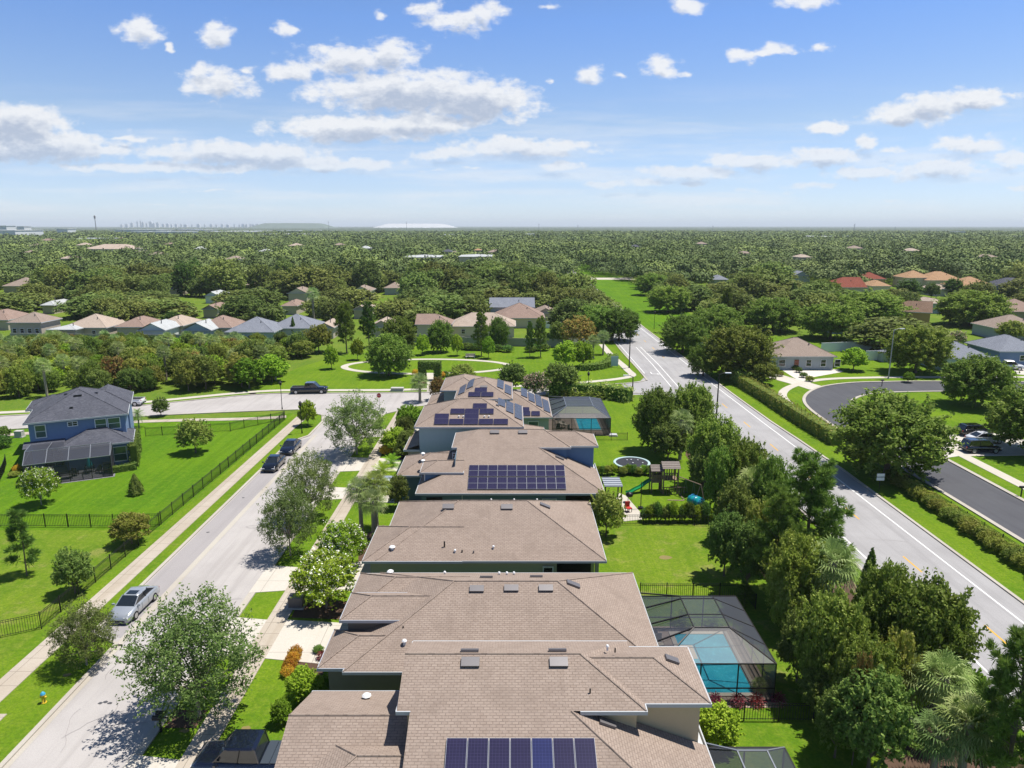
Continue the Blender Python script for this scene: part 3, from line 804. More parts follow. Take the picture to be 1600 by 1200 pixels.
# ------------------------------------------------------------------ house kit
def hip(mb, fb, x0, x1, y0, y1, ze, p, mat, gl=False, gr=False, gn=False, gf=False, fmat='fascia_white', fh=0.2, ax=None):
    """hip roof over a rectangle; gl/gr/gn/gf turn an end into a gable"""
    w, d = x1 - x0, y1 - y0
    if w >= d or ax == 'x':
        h = d / 2; ym = (y0 + y1) / 2; zr = ze + p * h
        a = (x0 if gl else x0 + h, ym, zr); b = (x1 if gr else x1 - h, ym, zr)
        mb.rooff([(x0, y0, ze), (x1, y0, ze), b, a], mat)
        mb.rooff([(x1, y1, ze), (x0, y1, ze), a, b], mat)
        if not gl: mb.rooff([(x0, y1, ze), (x0, y0, ze), a], mat)
        if not gr: mb.rooff([(x1, y0, ze), (x1, y1, ze), b], mat)
        hips = [(a, b)] + ([] if gl else [((x0, y0, ze), a), ((x0, y1, ze), a)]) + ([] if gr else [((x1, y0, ze), b), ((x1, y1, ze), b)])
    else:
        h = w / 2; xm = (x0 + x1) / 2; zr = ze + p * h
        a = (xm, y0 if gn else y0 + h, zr); b = (xm, y1 if gf else y1 - h, zr)
        mb.rooff([(x0, y0, ze), a, b, (x0, y1, ze)], mat)
        mb.rooff([(x1, y1, ze), b, a, (x1, y0, ze)], mat)
        if not gn: mb.rooff([(x0, y0, ze), (x1, y0, ze), a], mat)
        if not gf: mb.rooff([(x1, y1, ze), (x0, y1, ze), b], mat)
        hips = [(a, b)] + ([] if gn else [((x0, y0, ze), a), ((x1, y0, ze), a)]) + ([] if gf else [((x0, y1, ze), b), ((x1, y1, ze), b)])
    for s, e in hips:                                   # ridge and hip caps
        s = Vector(s) + Vector((0, 0, .012)); e = Vector(e) + Vector((0, 0, .012))
        mb.tube(s, e, 0.05, n=5, mat=mat, cap=False)
    # soffit and fascia
    fb.poly([(x0 + .01, y1 - .01, ze - fh + .03), (x1 - .01, y1 - .01, ze - fh + .03), (x1 - .01, y0 + .01, ze - fh + .03), (x0 + .01, y0 + .01, ze - fh + .03)], fmat)
    t = .05
    fb.span(x0 - t, x1 + t, y0 - t, y0 + .002, ze - fh, ze - .005, fmat); fb.span(x0 - t, x1 + t, y1 - .002, y1 + t, ze - fh, ze - .005, fmat)
    fb.span(x0 - t, x0 + .002, y0 + .004, y1 - .004, ze - fh, ze - .006, fmat); fb.span(x1 - .002, x1 + t, y0 + .004, y1 - .004, ze - fh, ze - .006, fmat)
    return zr

def gable_wall(mb, x0, x1, y, ze, zr, mat, th=0.15, axis='x'):
    xm = (x0 + x1) / 2
    for s in (0, 1):
        q = [(x0, ze), (x1, ze), (xm, zr)]
        if axis == 'x': pts = [(a, y + s * th, z) for a, z in q]
        else: pts = [(y + s * th, a, z) for a, z in q]
        mb.poly(pts if s == 0 else pts[::-1], mat)

def eave(fb, x0, x1, y, ze, mat='fascia_white', fh=0.2):
    fb.span(x0 - .05, x1 + .05, y - .06, y - .001, ze - fh, ze - .004, mat)
def eavex(fb, y0, y1, x, ze, s, mat='fascia_white', fh=0.2):
    fb.span(min(x, x + s * .06), max(x, x + s * .06), y0, y1, ze - fh, ze - .005, mat)

def wall(mb, x0, x1, y0, y1, z1, mat, z0=0.0):
    mb.span(x0, x1, y0, y1, z0, z1, mat)

def window(root, x, y, z, w, h, rz=0.0, glass='dark_glass', frame='white_paint', cross=False, name='window'):
    """window standing proud of a wall; local +y of rz points into the wall"""
    f = MB(); t = 0.09
    for (cx, cz, sx, sz) in ((0, h / 2 + t / 2, w + 2 * t, t), (0, -h / 2 - t / 2, w + 2 * t, t), (-w / 2 - t / 2, 0, t, h), (w / 2 + t / 2, 0, t, h)):
        f.box((cx, -.03, cz), (sx, .08, sz), frame)
    f.box((0, -.02, 0), (w, .05, .05), frame)
    if cross: f.box((0, -.015, 0), (.05, .05, h), frame)
    o = f.build(name, root); o.location = (x, y, z); o.rotation_euler = (0, 0, rz)
    g = MB(); g.box((0, 0.0, 0), (w, .03, h), glass)
    g.build('pane', o)
    return o

def solve(px, py, fn):
    a, b = 3.0, 6.0
    ha, hb = fn(P(px, py, a)) - a, fn(P(px, py, b)) - b
    for _ in range(4):
        if abs(hb - ha) < 1e-9: break
        c = b - hb * (b - a) / (hb - ha)
        a, ha = b, hb; b = c; hb = fn(P(px, py, b)) - b
    return P(px, py, b)

def on_slope(root, name, pt, h, u, w, l, th, mat, lift=0.06, rim=None, uvm=False):
    """flat slab w x l lying on a roof plane with centre pt"""
    h = Vector(h).normalized(); u = Vector(u).normalized(); n = h.cross(u).normalized()
    if n.z < 0: n = -n
    M = Matrix((h, u, n)).transposed()
    mb = MB()
    c = Vector((0, 0, 0)) + n * (lift + th / 2)
    mb.box(c, (w, l, th), rim or mat, M=M)
    if rim:
        q = [c + M @ Vector((sx * (w / 2 - .014), sy * (l / 2 - .014), th / 2 + .003)) for sx, sy in ((-1, -1), (1, -1), (1, 1), (-1, 1))]
        mb.poly(q, mat, [(0, 0), (w, 0), (w, l), (0, l)])
    o = mb.build(name, root); o.location = Vector(pt) - root.location
    return o

def panel_n(root, pt, p, w, l, mat='solar_cells', rim='vent_metal'):   # on a slope facing -Y
    return on_slope(root, 'solar_panel', pt, (1, 0, 0), (0, 1, p), w, l, .04, mat, .09, rim)
def panel_s(root, pt, p, w, l, sgn=1, mat='solar_cells', rim='vent_metal'):   # slope facing +X (sgn 1) or -X
    return on_slope(root, 'solar_panel', pt, (0, 1, 0), (-sgn, 0, p), w, l, .04, mat, .09, rim)
def vent_n(root, pt, p, w=0.95, l=0.5, sg=1):
    return on_slope(root, 'roof_vent', pt, (1, 0, 0), (0, sg, p), w, l, .12, 'vent_metal', .03)
def vent_s(root, pt, p, w=0.5, l=0.95, sgn=1):
    return on_slope(root, 'roof_vent', pt, (0, 1, 0), (-sgn, 0, p), w, l, .12, 'vent_metal', .03)
def pipe(root, pt, h=.35, r=.05, mat='white_paint'):
    m = MB(); m.tube((0, 0, -.05), (0, 0, h), r, mat=mat, n=8)
    if mat == 'white_paint': m.tube((0, 0, h), (0, 0, h + .08), r * 1.9, r * 1.2, mat=mat, n=8)
    o = m.build('vent_pipe', root); o.location = Vector(pt) - root.location; return o

def part(mb, name, root, smooth=False):
    """mesh given in world coordinates, parented under an unrotated root"""
    L0 = root.location
    mb.v = [(a - L0.x, b - L0.y, c - L0.z) for a, b, c in mb.v]
    return mb.build(name, root, smooth)

ROW = 'tan roofed houses in a row along the street'
TAN = 'shingle_tan'

# ---- house A: nearest, beige walls, panel strip at the bottom edge
A = thing('house', 'nearest house with beige walls and a strip of tall dark solar panels', 'house', (0, 30, 0), group=ROW)
rf, fb, wl = MB(), MB(), MB()
p = .385
def upper(rf, fb, xl, x1, x2, ye, yr, ze, p, gable=True, ya=None, yb=None):
    zr = ze + p * (yr - ye); r = yr - ye; yf = yr + r
    a = (xl, yr, zr) if gable else (xl + r, yr, zr)
    b = (x1 - r, yr, zr)
    rf.rooff([(xl, ye, ze), (x1, ye, ze), b, a], TAN); rf.rooff([(x1, yf, ze), (xl, yf, ze), a, b], TAN)
    rf.rooff([(x1, ye, ze), (x1, yf, ze), b], TAN)
    if not gable: rf.rooff([(xl, yf, ze), (xl, ye, ze), a], TAN)
    for s, e in ((a, b), (b, (x1, ye, ze))):
        rf.tube(Vector(s) + Vector((0, 0, .01)), Vector(e) + Vector((0, 0, .01)), .05, n=5, mat=TAN, cap=False)
    # wing to the right, slightly narrower
    r2 = yr - ya; z2 = ze + .003 + p * r2
    c = (x1 - r - 1.0, yr, z2); d = (x2 - r2, yr, z2)
    rf.rooff([(x1 - 3, ya, ze + .003), (x2, ya, ze + .003), d, c], TAN); rf.rooff([(x2, yr + r2, ze + .003), (x1 - 3, yr + r2, ze + .003), c, d], TAN)
    rf.rooff([(x2, ya, ze + .003), (x2, yr + r2, ze + .003), d], TAN)
    rf.tube(Vector(c) + Vector((0, 0, .01)), Vector(d) + Vector((0, 0, .01)), .05, n=5, mat=TAN, cap=False)
    rf.tube(Vector(d) + Vector((0, 0, .01)), Vector((x2, ya, ze + .012)), .05, n=5, mat=TAN, cap=False)
    eave(fb, x1 + .06, x2, ya, ze); eavex(fb, ya, yr + r2, x2, ze, 1)
    fb.span(x1 - .1, x2, yr + r2, yr + r2 + .06, ze - .2, ze, 'fascia_white')
    eavex(fb, ye, ya, x1, ze, 1); eavex(fb, ye, yf, xl, ze, -1); fb.span(xl, x1, yf, yf + .06, ze - .2, ze - .004, 'fascia_white')
    fb.poly([(xl, yf, ze - .17), (x1, yf, ze - .17), (x1, ye, ze - .17), (xl, ye, ze - .17)], 'fascia_white')
    fb.poly([(x1, yr + r2, ze - .171), (x2, yr + r2, ze - .171), (x2, ya, ze - .171), (x1, ya, ze - .171)], 'fascia_white')
    return zr
zrA = upper(rf, fb, -5.65, 6.6, 9.9, 30.5, 33.5, 5.8, p, True, 31.07)
eave(fb, 3.4, 6.6, 30.5, 5.8); eave(fb, -5.65, -5.02, 30.5, 5.8)
zl = 5.8 - p * 7.0
rf.rooff([(-5.0, 23.5, zl), (9.9, 23.5, zl), (2.9, 30.5, 5.797), (-5.0, 30.5, 5.797)], TAN)
rf.rooff([(9.9, 23.5, zl), (9.9, 31.4, zl), (2.9, 31.4, 5.797), (2.9, 30.5, 5.797)], TAN)
rf.tube((9.9, 23.5, zl + .012), (2.9, 30.5, 5.81), .05, n=5, mat=TAN, cap=False)
eave(fb, -5, 9.9, 23.5, zl); eavex(fb, 23.5, 35.6, 9.9, zl, 1)
fb.poly([(-5, 35.6, zl - .17), (9.9, 35.6, zl - .17), (9.9, 23.5, zl - .17), (-5, 23.5, zl - .17)], 'fascia_white')
hip(rf, fb, -11.4, -5.02, 27.6, 35.9, 3.0, p, TAN, gl=True, gr=True, ax='x')
gable_wall(wl, 28.1, 35.4, -11.0, 3.0, 4.4, 'wall_tan', axis='y')
hip(rf, fb, -11.45, -5.01, 24.9, 33.1, 2.95, .38, TAN, gr=True, ax='x')
wall(wl, -5.2, 6.2, 30.9, 36.1, 5.62, 'wall_tan'); wall(wl, 6.1, 9.5, 31.47, 35.55, 5.63, 'wall_tan')
wall(wl, -4.9, 9.48, 24.0, 31.2, 2.9, 'wall_tan'); wall(wl, -11.0, -4.95, 28.1, 35.4, 2.84, 'wall_tan'); wall(wl, -10.9, -5.0, 25.1, 31, 2.83, 'wall_tan')
wl.poly([(-5.0, 30.4, 2.8), (-5.0, 24.2, 2.8), (-5.0, 24.2, zl + .2), (-5.0, 30.4, 5.7)], 'wall_tan')
part(rf, 'roof', A); part(fb, 'gutter', A); part(wl, 'wall', A)
fnA = lambda q: 5.8 + p * (q.y - 30.5)
c0 = solve(813.5, 1155, fnA)
for i in range(7):
    for j in range(2):
        xx = (-3.0 + i) * 1.0 + c0.x; yy_ = c0.y - (.86 + j * 1.73) * math.cos(math.atan(p))
        panel_n(A, (xx, yy_, 5.8 + p * (yy_ - 30.5)), p, .965, 1.70, 'solar_cells_blue' if (i == 4 and j == 0) else 'solar_cells', 'fascia_grey')
for (a, b_) in ((735, 1036), (873, 1036)): vent_n(A, solve(a, b_, fnA), p, .95, .55)
for (a, b_) in ((734, 1018.5), (871, 1018)):
    q = solve(a, b_, lambda q: zrA - p * (q.y - 33.5)); vent_n(A, q, p, .95, .3, -1)
fnAh = lambda q: 5.8 + p * (9.9 - q.x)
vent_s(A, solve(1049, 1032, fnAh), p, .45, .75)
vent_s(A, solve(948, 1131, lambda q: zl + p * (9.9 - q.x)), p, .45, .85)
pipe(A, solve(573, 1091, lambda q: 4.6 - p * (q.y - 31.75)), .18, .14)
pipe(A, solve(922, 1083, fnA), .25, .04, 'black_metal'); pipe(A, solve(949, 1015, lambda q: zrA - p * (q.y - 33.5)), .2); pipe(A, solve(961, 1018, lambda q: zrA - p * (q.y - 33.5)), .2, .04, 'black_metal')

# ---- house B: dark umber wall, pool cage beside it
B = thing('house', 'house with dark umber garage side wall and tan hip roof beside the large screened pool', 'house', (0, 44, 0), group=ROW)
rf, fb, wl = MB(), MB(), MB(); p = .42
hip(rf, fb, -10.1, 9.25, 37.7, 50.1, 3.0, p, TAN)
hip(rf, fb, -11.1, -3.4, 41.4, 44.9, 4.2, p, TAN, gr=True, fmat='fascia_grey')
hip(rf, fb, -11.6, -3, 43.5, 50.0, 3.01, .43, TAN, gr=True)
hip(rf, fb, -11.7, -4.5, 38.02, 42.2, 3.02, p, TAN, gr=True, fmat='fascia_grey')
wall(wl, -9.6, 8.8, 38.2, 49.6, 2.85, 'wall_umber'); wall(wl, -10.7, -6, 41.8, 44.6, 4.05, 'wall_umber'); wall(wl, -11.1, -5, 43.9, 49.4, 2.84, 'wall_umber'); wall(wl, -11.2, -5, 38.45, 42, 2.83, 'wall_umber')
part(rf, 'roof', B); part(fb, 'gutter', B); part(wl, 'wall', B)
fnB = lambda q: 3.0 + p * (q.y - 37.7)
zb = 3.0 + p * 6.2
for (a, b_) in ((745, 921), (799, 920), (853, 920)): vent_n(B, solve(a, b_, fnB), p)
for (a, b_) in ((760, 903), (838, 902)): vent_n(B, solve(a, b_, lambda q: zb - p * (q.y - 43.9)), p, .9, .3, -1)
vent_s(B, solve(895, 914, lambda q: 3 + p * (9.25 - q.x)), p)
pipe(B, solve(632, 1007, fnB), .25, .09); pipe(B, solve(630, 981, fnB), .12, .04, 'black_metal')
for (a, b_) in ((695, 897), (780, 898), (792, 898), (803, 898)): pipe(B, solve(a, b_, lambda q: zb - p * (q.y - 43.9)), .15, .06)
pipe(B, solve(610, 896, lambda q: 3 + p * (50.1 - q.y)), .18, .14)

# ---- house C: plain sage walls
C_ = thing('house', 'low house with sage green walls and a plain unbroken tan hip roof', 'house', (0, 58, 0), group=ROW)
rf, fb, wl = MB(), MB(), MB(); p = .42
hip(rf, fb, -10.85, 7.5, 52.1, 64.5, 3.0, p, TAN, gl=False)
hip(rf, fb, -11.9, -4, 52.05, 58.8, 2.99, .425, TAN, gr=True)
wall(wl, -11.4, -4, 52.6, 58.3, 2.83, 'wall_sage'); wall(wl, -10.4, 3.6, 52.62, 64.0, 2.84, 'wall_sage'); wall(wl, 3.5, 7.0, 55.6, 64.0, 2.845, 'wall_sage')
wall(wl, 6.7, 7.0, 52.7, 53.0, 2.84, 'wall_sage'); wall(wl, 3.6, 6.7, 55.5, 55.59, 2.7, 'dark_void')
part(rf, 'roof', C_); part(fb, 'gutter', C_); part(wl, 'wall', C_)
fnC = lambda q: 3.0 + p * (q.y - 52.1)
for (a, b_) in ((700.5, 792.5), (792, 793)): vent_n(C_, solve(a, b_, fnC), p, 1.0, .55)
vent_s(C_, solve(851, 791, lambda q: 3 + p * (7.5 - q.x)), p)
pipe(C_, solve(613, 858, fnC), .2, .14)
for (a, b_, k) in ((694.5, 855, 'black_metal'), (711, 863, 'white_paint'), (722, 863, 'black_metal'), (740, 864, 'vent_metal'), (771, 857, 'white_paint')):
    pipe(C_, solve(a, b_, fnC), .5 if a < 700 else .18, .06, k)
window(C_, 2.9, 52.56 - 58, 1.55, .7, 1.3)
for i in range(3): pipe(C_, (-2 + i * 2.2, 64.2, 3.1), .25, .05)

# ---- house D: blue and teal, big solar array
D = thing('house', 'blue walled house with a wide four row solar array on its lower tan roof', 'house', (0, 72, 0), group=ROW)
rf, fb, wl = MB(), MB(), MB(); p = .43
upper(rf, fb, -6.45, 6.3, 9.3, 73.1, 75.9, 5.75, p, False, 73.6)
eave(fb, 2.9, 6.3, 73.1, 5.75); eave(fb, -6.45, -5.95, 73.1, 5.75)
z0 = 5.75 - p * 6.4
rf.rooff([(-9.6, 66.7, z0), (9.25, 66.7, z0), (2.85, 73.1, 5.748), (-5.9, 73.1, 5.748), (-5.9, 70.4, z0 + p * 3.7)], TAN)
rf.rooff([(-9.6, 66.7, z0), (-5.9, 70.4, z0 + p * 3.7), (-5.9, 72, z0 + p * 3.7), (-9.6, 72, z0)], TAN)
rf.rooff([(9.25, 66.7, z0), (9.25, 74.0, z0), (2.85, 74.0, 5.748), (2.85, 73.1, 5.748)], TAN)
rf.tube((9.25, 66.7, z0 + .012), (2.85, 73.1, 5.76), .05, n=5, mat=TAN, cap=False)
eave(fb, -9.6, 9.25, 66.7, z0); eavex(fb, 66.7, 76, 9.25, z0, 1); eavex(fb, 66.7, 71.9, -9.6, z0, -1)
fb.poly([(-9.6, 76, z0 - .17), (9.25, 76, z0 - .17), (9.25, 66.7, z0 - .17), (-9.6, 66.7, z0 - .17)], 'fascia_white')
hip(rf, fb, -9.45, -5.0, 69.2, 72.6, 4.3, p, TAN, gr=True)
hip(rf, fb, -12.3, -6.0, 71.9, 78.5, 3.0, .44, TAN, gr=True, ax='x')
hip(rf, fb, -9.0, -6.0, 73.6, 78.45, 3.4, .44, TAN, gr=True, ax='x')
wall(wl, -6.0, 5.9, 73.5, 78.3, 5.57, 'wall_teal'); wall(wl, 5.8, 8.9, 74.0, 78.0, 5.58, 'wall_blue'); wall(wl, 5.0, 5.92, 73.49, 74, 5.575, 'wall_blue'); wall(wl, 2, 5.05, 73.48, 74, 5.574, 'wall_blue')
wall(wl, -9.1, 5.4, 67.2, 74, z0 - .16, 'wall_teal'); wall(wl, 5.3, 8.8, 69.5, 74, z0 - .15, 'wall_teal'); wall(wl, 8.5, 8.8, 67.2, 67.5, z0 - .16, 'wall_teal')
wall(wl, -9.0, -6.0, 69.6, 72.4, 4.12, 'wall_blue'); wall(wl, -9.08, -8.98, 69.55, 69.9, 4.1, 'white_paint'); wall(wl, -11.9, -6.2, 72.3, 78.1, 2.82, 'wall_teal'); wall(wl, -5.95, -5.9, 70, 73.4, 5.5, 'wall_teal')
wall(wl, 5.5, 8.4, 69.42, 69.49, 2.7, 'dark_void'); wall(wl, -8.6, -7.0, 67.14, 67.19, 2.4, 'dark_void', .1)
part(rf, 'roof', D); part(fb, 'gutter', D); part(wl, 'wall', D)
window(D, 3.75, 67.16 - 72, 1.7, 1.3, .95, glass='green_glass')
window(D, -6.1 + .0, 73.46 - 72, 4.7, .55, .5, name='window')
fnD = lambda q: z0 + p * (q.y - 66.7)
for i in range(10):
    for j in range(2):
        yy_ = 67.95 + j * 1.70
        xx = -3.96 + i * .99
        for k in range(2):
            y2 = yy_ - .42 + k * .79
            panel_n(D, (xx, y2, fnD(Vector((xx, y2, 0)))), p, .965, .83, 'solar_cells', 'grey_metal')
for (a, b_) in ((773, 675.8), (817, 675.8)): vent_n(D, solve(a, b_, lambda q: 5.75 + p * (q.y - 73.1)), p, 1.0, .5)
vent_s(D, solve(874, 716, lambda q: z0 + p * (9.25 - q.x)), p)
pipe(D, solve(661, 722, lambda q: 4.3 + p * (q.x + 9.45)), .2, .13); pipe(D, solve(661, 711, lambda q: 4.6), .2, .13)
m = MB(); m.tube((-5.0, 67.1, .1), (-5.0, 67.1, 2.9), .04, mat='white_paint', n=6); part(m, 'downpipe', D); m = MB(); m.tube((-5.98, 73.3, 3.2), (-5.98, 73.3, 5.6), .05, mat='white_paint', n=6); part(m, 'downpipe', D)

# ---- house E: pale blue two storeys
E = thing('house', 'two storey pale blue house with panels stepped in rows on a pyramid tan roof', 'house', (-5, 85, 0), group=ROW)
rf, fb, wl = MB(), MB(), MB(); p = .436
hip(rf, fb, -11.5, 1.35, 80.5, 90.6, 5.9, p, TAN, fmat='fascia_grey')
hip(rf, fb, -4, 4.2, 80.75, 90.4, 3.0, p, TAN, fmat='fascia_grey')
rf.rooff([(-12.9, 80.9, 2.9), (-11.0, 80.9, 3.6), (-11.0, 88.4, 3.6), (-12.9, 88.4, 2.9)], TAN); eavex(fb, 80.9, 88.4, -12.9, 2.92, -1)
fb.span(-12.9, -11.0, 80.84, 80.9, 2.75, 3.0, 'fascia_white')
wall(wl, -11.0, .9, 80.95, 90.2, 5.73, 'wall_paleblue'); wall(wl, -2, 3.8, 81.15, 90.0, 2.83, 'wall_paleblue'); wall(wl, -12.5, -11, 81.6, 88, 2.7, 'wall_beige'); wall(wl, -13.2, -11.6, 79.9, 81.2, 1.0, 'wall_cream')
part(rf, 'roof', E); part(fb, 'gutter', E); part(wl, 'wall', E)
fnE = lambda q: 5.9 + p * (q.y - 80.5)
for i in range(5): panel_n(E, solve(689.8 + 23.2 * i, 659.8, fnE), p, 1.70, 1.02)
for a in (690.5, 737): panel_n(E, solve(a, 651.5, fnE), p, 1.70, 1.0)
for a in (715, 737.5, 760.5): panel_n(E, solve(a, 643.5, fnE), p, 1.70, 1.0)
panel_n(E, solve(750, 635.2, fnE), p, 1.70, 1.0); 
fnEr = lambda q: 5.9 + p * (1.35 - q.x)
for c, (xx, ya, n) in enumerate(((.75, 82.9, 4), (-.3, 84.2, 3), (-1.35, 85.6, 2))):
    for k in range(n): panel_s(E, (xx, ya + .9 + 1.75 * k, fnEr(Vector((xx, 0, 0)))), p, 1.70, 1.0, 1, 'solar_cells_grey', 'grey_metal')
for a, b_ in ((776, 628), (777, 634)): vent_s(E, solve(a, b_, fnEr), p, .4, .4)
m = MB(); m.span(-8.2, -8.0, 80.88, 80.95, 2.1, 2.3, 'white_paint'); part(m, 'wall_vent', E)
for a in (717, 724, 757, 764): pipe(E, solve(a, 652, fnE), .15, .06)

# ---- house F: farthest
Fh = thing('house', 'farthest house of the row, grey walled, beside the turquoise pool', 'house', (-3, 101, 0), group=ROW)
rf, fb, wl = MB(), MB(), MB()
hip(rf, fb, -7.9, .05, 94.3, 104.6, 5.9, p, TAN, fmat='fascia_grey')
hip(rf, fb, -10.3, -4, 99.5, 108.2, 5.91, .40, TAN, fmat='fascia_grey')
hip(rf, fb, -5, 5.6, 95.5, 107, 3.0, p, TAN, fmat='fascia_white')
hip(rf, fb, -12.7, -8, 102.4, 108.6, 3.0, p, TAN, fmat='fascia_white')
wall(wl, -7.5, -.4, 94.75, 104.2, 5.73, 'wall_grey'); wall(wl, -9.85, -4, 99.9, 107.8, 5.72, 'wall_grey'); wall(wl, -4, 5.15, 95.95, 106.5, 2.83, 'wall_grey'); wall(wl, -12.2, -8, 102.8, 108.2, 2.83, 'wall_grey')
part(rf, 'roof', Fh); part(fb, 'gutter', Fh); part(wl, 'wall', Fh)
fnF = lambda q: 5.9 + p * (q.y - 94.3)
for a in (741.5, 761.5): panel_n(Fh, solve(a, 617, fnF), p, 1.70, 1.0)
panel_n(Fh, solve(751.5, 610, fnF), p, 1.70, 1.0); vent_n(Fh, solve(756, 605, fnF), p, 1.0, .4)
fl = lambda q: 5.9 + p * (q.x + 7.9); fr = lambda q: 5.9 + p * (.05 - q.x)
for (xx, ya, n) in ((-7.0, 95.6, 3), (-5.9, 97.2, 3)):
    for k in range(n): panel_s(Fh, (xx, ya + .9 + 1.75 * k, fl(Vector((xx, 0, 0)))), p, 1.70, 1.0, -1, 'solar_cells_grey', 'grey_metal')
for (xx, ya, n) in ((-.6, 96.0, 3), (-1.7, 97.4, 3)):
    for k in range(n): panel_s(Fh, (xx, ya + .9 + 1.75 * k, fr(Vector((xx, 0, 0)))), p, 1.70, 1.0, 1, 'solar_cells_grey', 'grey_metal')
f2 = lambda q: 3.0 + p * (5.6 - q.x)
for c in range(4):
    xx = 4.95 - 1.06 * c; ya = 97.2 + 1.1 * c
    for k in range(4 if c < 2 else 3): panel_s(Fh, (xx, ya + .9 + 1.75 * k, f2(Vector((xx, 0, 0)))), p, 1.70, 1.0, 1, 'solar_cells_grey', 'grey_metal')
f3 = lambda q: 3.0 + p * (q.y - 95.5)
for a, b_ in ((822, 646.8), (837, 646.8), (820.5, 640.6)): panel_n(Fh, solve(a, b_, f3), p, 1.2, 1.0)
window(Fh, 3.0 + 3, 95.9 - 101, 1.4, 1.3, 1.7, glass='green_glass')

# ---- blue corner house across the street, turned 25.6 degrees
ang = math.atan2(4.8, 10.0)
G = thing('house', 'navy blue two storey corner house with slate grey roof standing alone across the street', 'house', (-58.5, 81.9, 0), ang)
rf, fb, wl = MB(), MB(), MB(); SG = 'shingle_grey'
hip(rf, fb, 0, 11.1, 0, 12.5, 5.9, .46, SG)
hip(rf, fb, 5.3, 11.3, 5.5, 13.3, 5.92, .46, SG, gf=True)
hip(rf, fb, -.8, 6, 7.5, 13.0, 5.91, .42, SG)
hip(rf, fb, 3.6, 11.5, -2.8, 3.2, 3.0, .45, SG)
rf.rooff([(-.3, -.9, 2.95), (4, -.9, 2.95), (4, .45, 3.5), (-.3, .45, 3.5)], SG)
wall(wl, .4, 10.7, .4, 12.1, 5.73, 'wall_navy'); wall(wl, 4.2, 11.1, -2.3, 1, 2.83, 'wall_navy'); wall(wl, 5.7, 10.9, 6, 12.9, 5.74, 'wall_navy'); wall(wl, -.4, 3, 8, 12.6, 5.75, 'wall_navy')
rf.build('roof', G); fb.build('gutter', G); wl.build('wall', G)
window(G, 1.6, .36, 4.65, 1.0, 1.45, glass='green_glass'); window(G, 5.0, .36, 5.2, .95, .45, cross=True); window(G, 8.0, .36, 4.75, 1.15, 1.3, glass='green_glass'); window(G, 9.45, .36, 4.75, 1.25, 1.3, glass='green_glass')
window(G, 9.9, -2.34, 1.45, 1.35, 1.75, glass='green_glass')
m = MB(); m.box((2.6, .37, 1.2), (1.9, .06, 2.1), 'dark_glass'); m.box((2.6, .35, 1.2), (.06, .06, 2.1), 'white_paint'); m.build('patio_door', G)
for (x, y, s) in ((5.5, 4.2, 1), (4.9, 2.0, 1), (4.0, 6.2, 1), (7.4, 6.0, 1)):
    zz = 5.9 + .46 * min(y, x, 11.1 - x) 
    m = MB(); m.box((0, 0, .08), (.9 if y == 4.2 else .35, .3, .14), 'black_metal'); o = m.build('roof_vent', G); o.location = (x, y, zz)
# ------------------------------------------------------------------ screened pool cages
def cage(root, x0, x1, y0, y1, zw, pl, zp, fr='dark_bronze', step=2.1, scr='insect_screen', zh=2.95, top_col=None):
    """x0 is the house side. pl = (px0, px1, py0, py1) the raised flat top"""
    f, s, s2 = MB(), MB(), MB(); r = .045
    a0, a1, b0, b1 = pl
    ny = max(2, round((y1 - y0) / step)); nx = max(2, round((x1 - x0) / step))
    tf = top_col or fr
    for i in range(nx + 1):
        x = x0 + (x1 - x0) * i / nx
        for y in (y0, y1): f.box((x, y, zw / 2), (.07, .07, zw), fr)
    for i in range(1, ny):
        y = y0 + (y1 - y0) * i / ny
        f.box((x1, y, zw / 2), (.07, .07, zw), fr)
        yt = min(max(y, b0), b1)
        f.tube((x1, y, zw), (a1, yt, zp), r, n=4, mat=tf); f.tube((x0, y, zh), (a0, yt, zp), r * 1.3, n=4, mat=fr)
        if b0 < y < b1: f.tube((a0, y, zp), (a1, y, zp), r, n=4, mat=tf)
    for z in (zw, .95, .05):
        f.tube((x0, y0, z), (x1, y0, z), r, n=4, mat=fr); f.tube((x1, y0, z), (x1, y1, z), r, n=4, mat=fr); f.tube((x0, y1, z), (x1, y1, z), r, n=4, mat=fr)
    for q0, q1 in (((a0, b0), (a1, b0)), ((a1, b0), (a1, b1)), ((a1, b1), (a0, b1)), ((a0, b1), (a0, b0))):
        f.tube(q0 + (zp,), q1 + (zp,), r, n=4, mat=tf)
    for q0, q1 in (((x1, y0, zw), (a1, b0, zp)), ((x1, y1, zw), (a1, b1, zp)), ((x0, y0, zh), (a0, b0, zp)), ((x0, y1, zh), (a0, b1, zp))):
        f.tube(q0, q1, r * 1.2, n=4, mat=tf)
    A0, A1, A2, A3 = (x0, y0, zw), (x1, y0, zw), (x1, y1, zw), (x0, y1, zw)
    T0, T1, T2, T3 = (a0, b0, zp), (a1, b0, zp), (a1, b1, zp), (a0, b1, zp)
    s.poly([(x0, y0, 0), (x1, y0, 0), A1, A0], scr); s.poly([(x1, y0, 0), (x1, y1, 0), A2, A1], scr); s.poly([(x1, y1, 0), (x0, y1, 0), A3, A2], scr)
    s.poly([A0, A1, T1, T0], scr); s.poly([A1, A2, T2, T1], scr); s.poly([A2, A3, T3, T2], scr); s.poly([T0, T1, T2, T3], scr)
    s.poly([A3, A0, T0, T3], scr)
    for q, nm in ((f, 'frame'), (s, 'screen')):
        if root.rotation_euler[2] == 0: part(q, nm, root)
        else: q.build(nm, root)

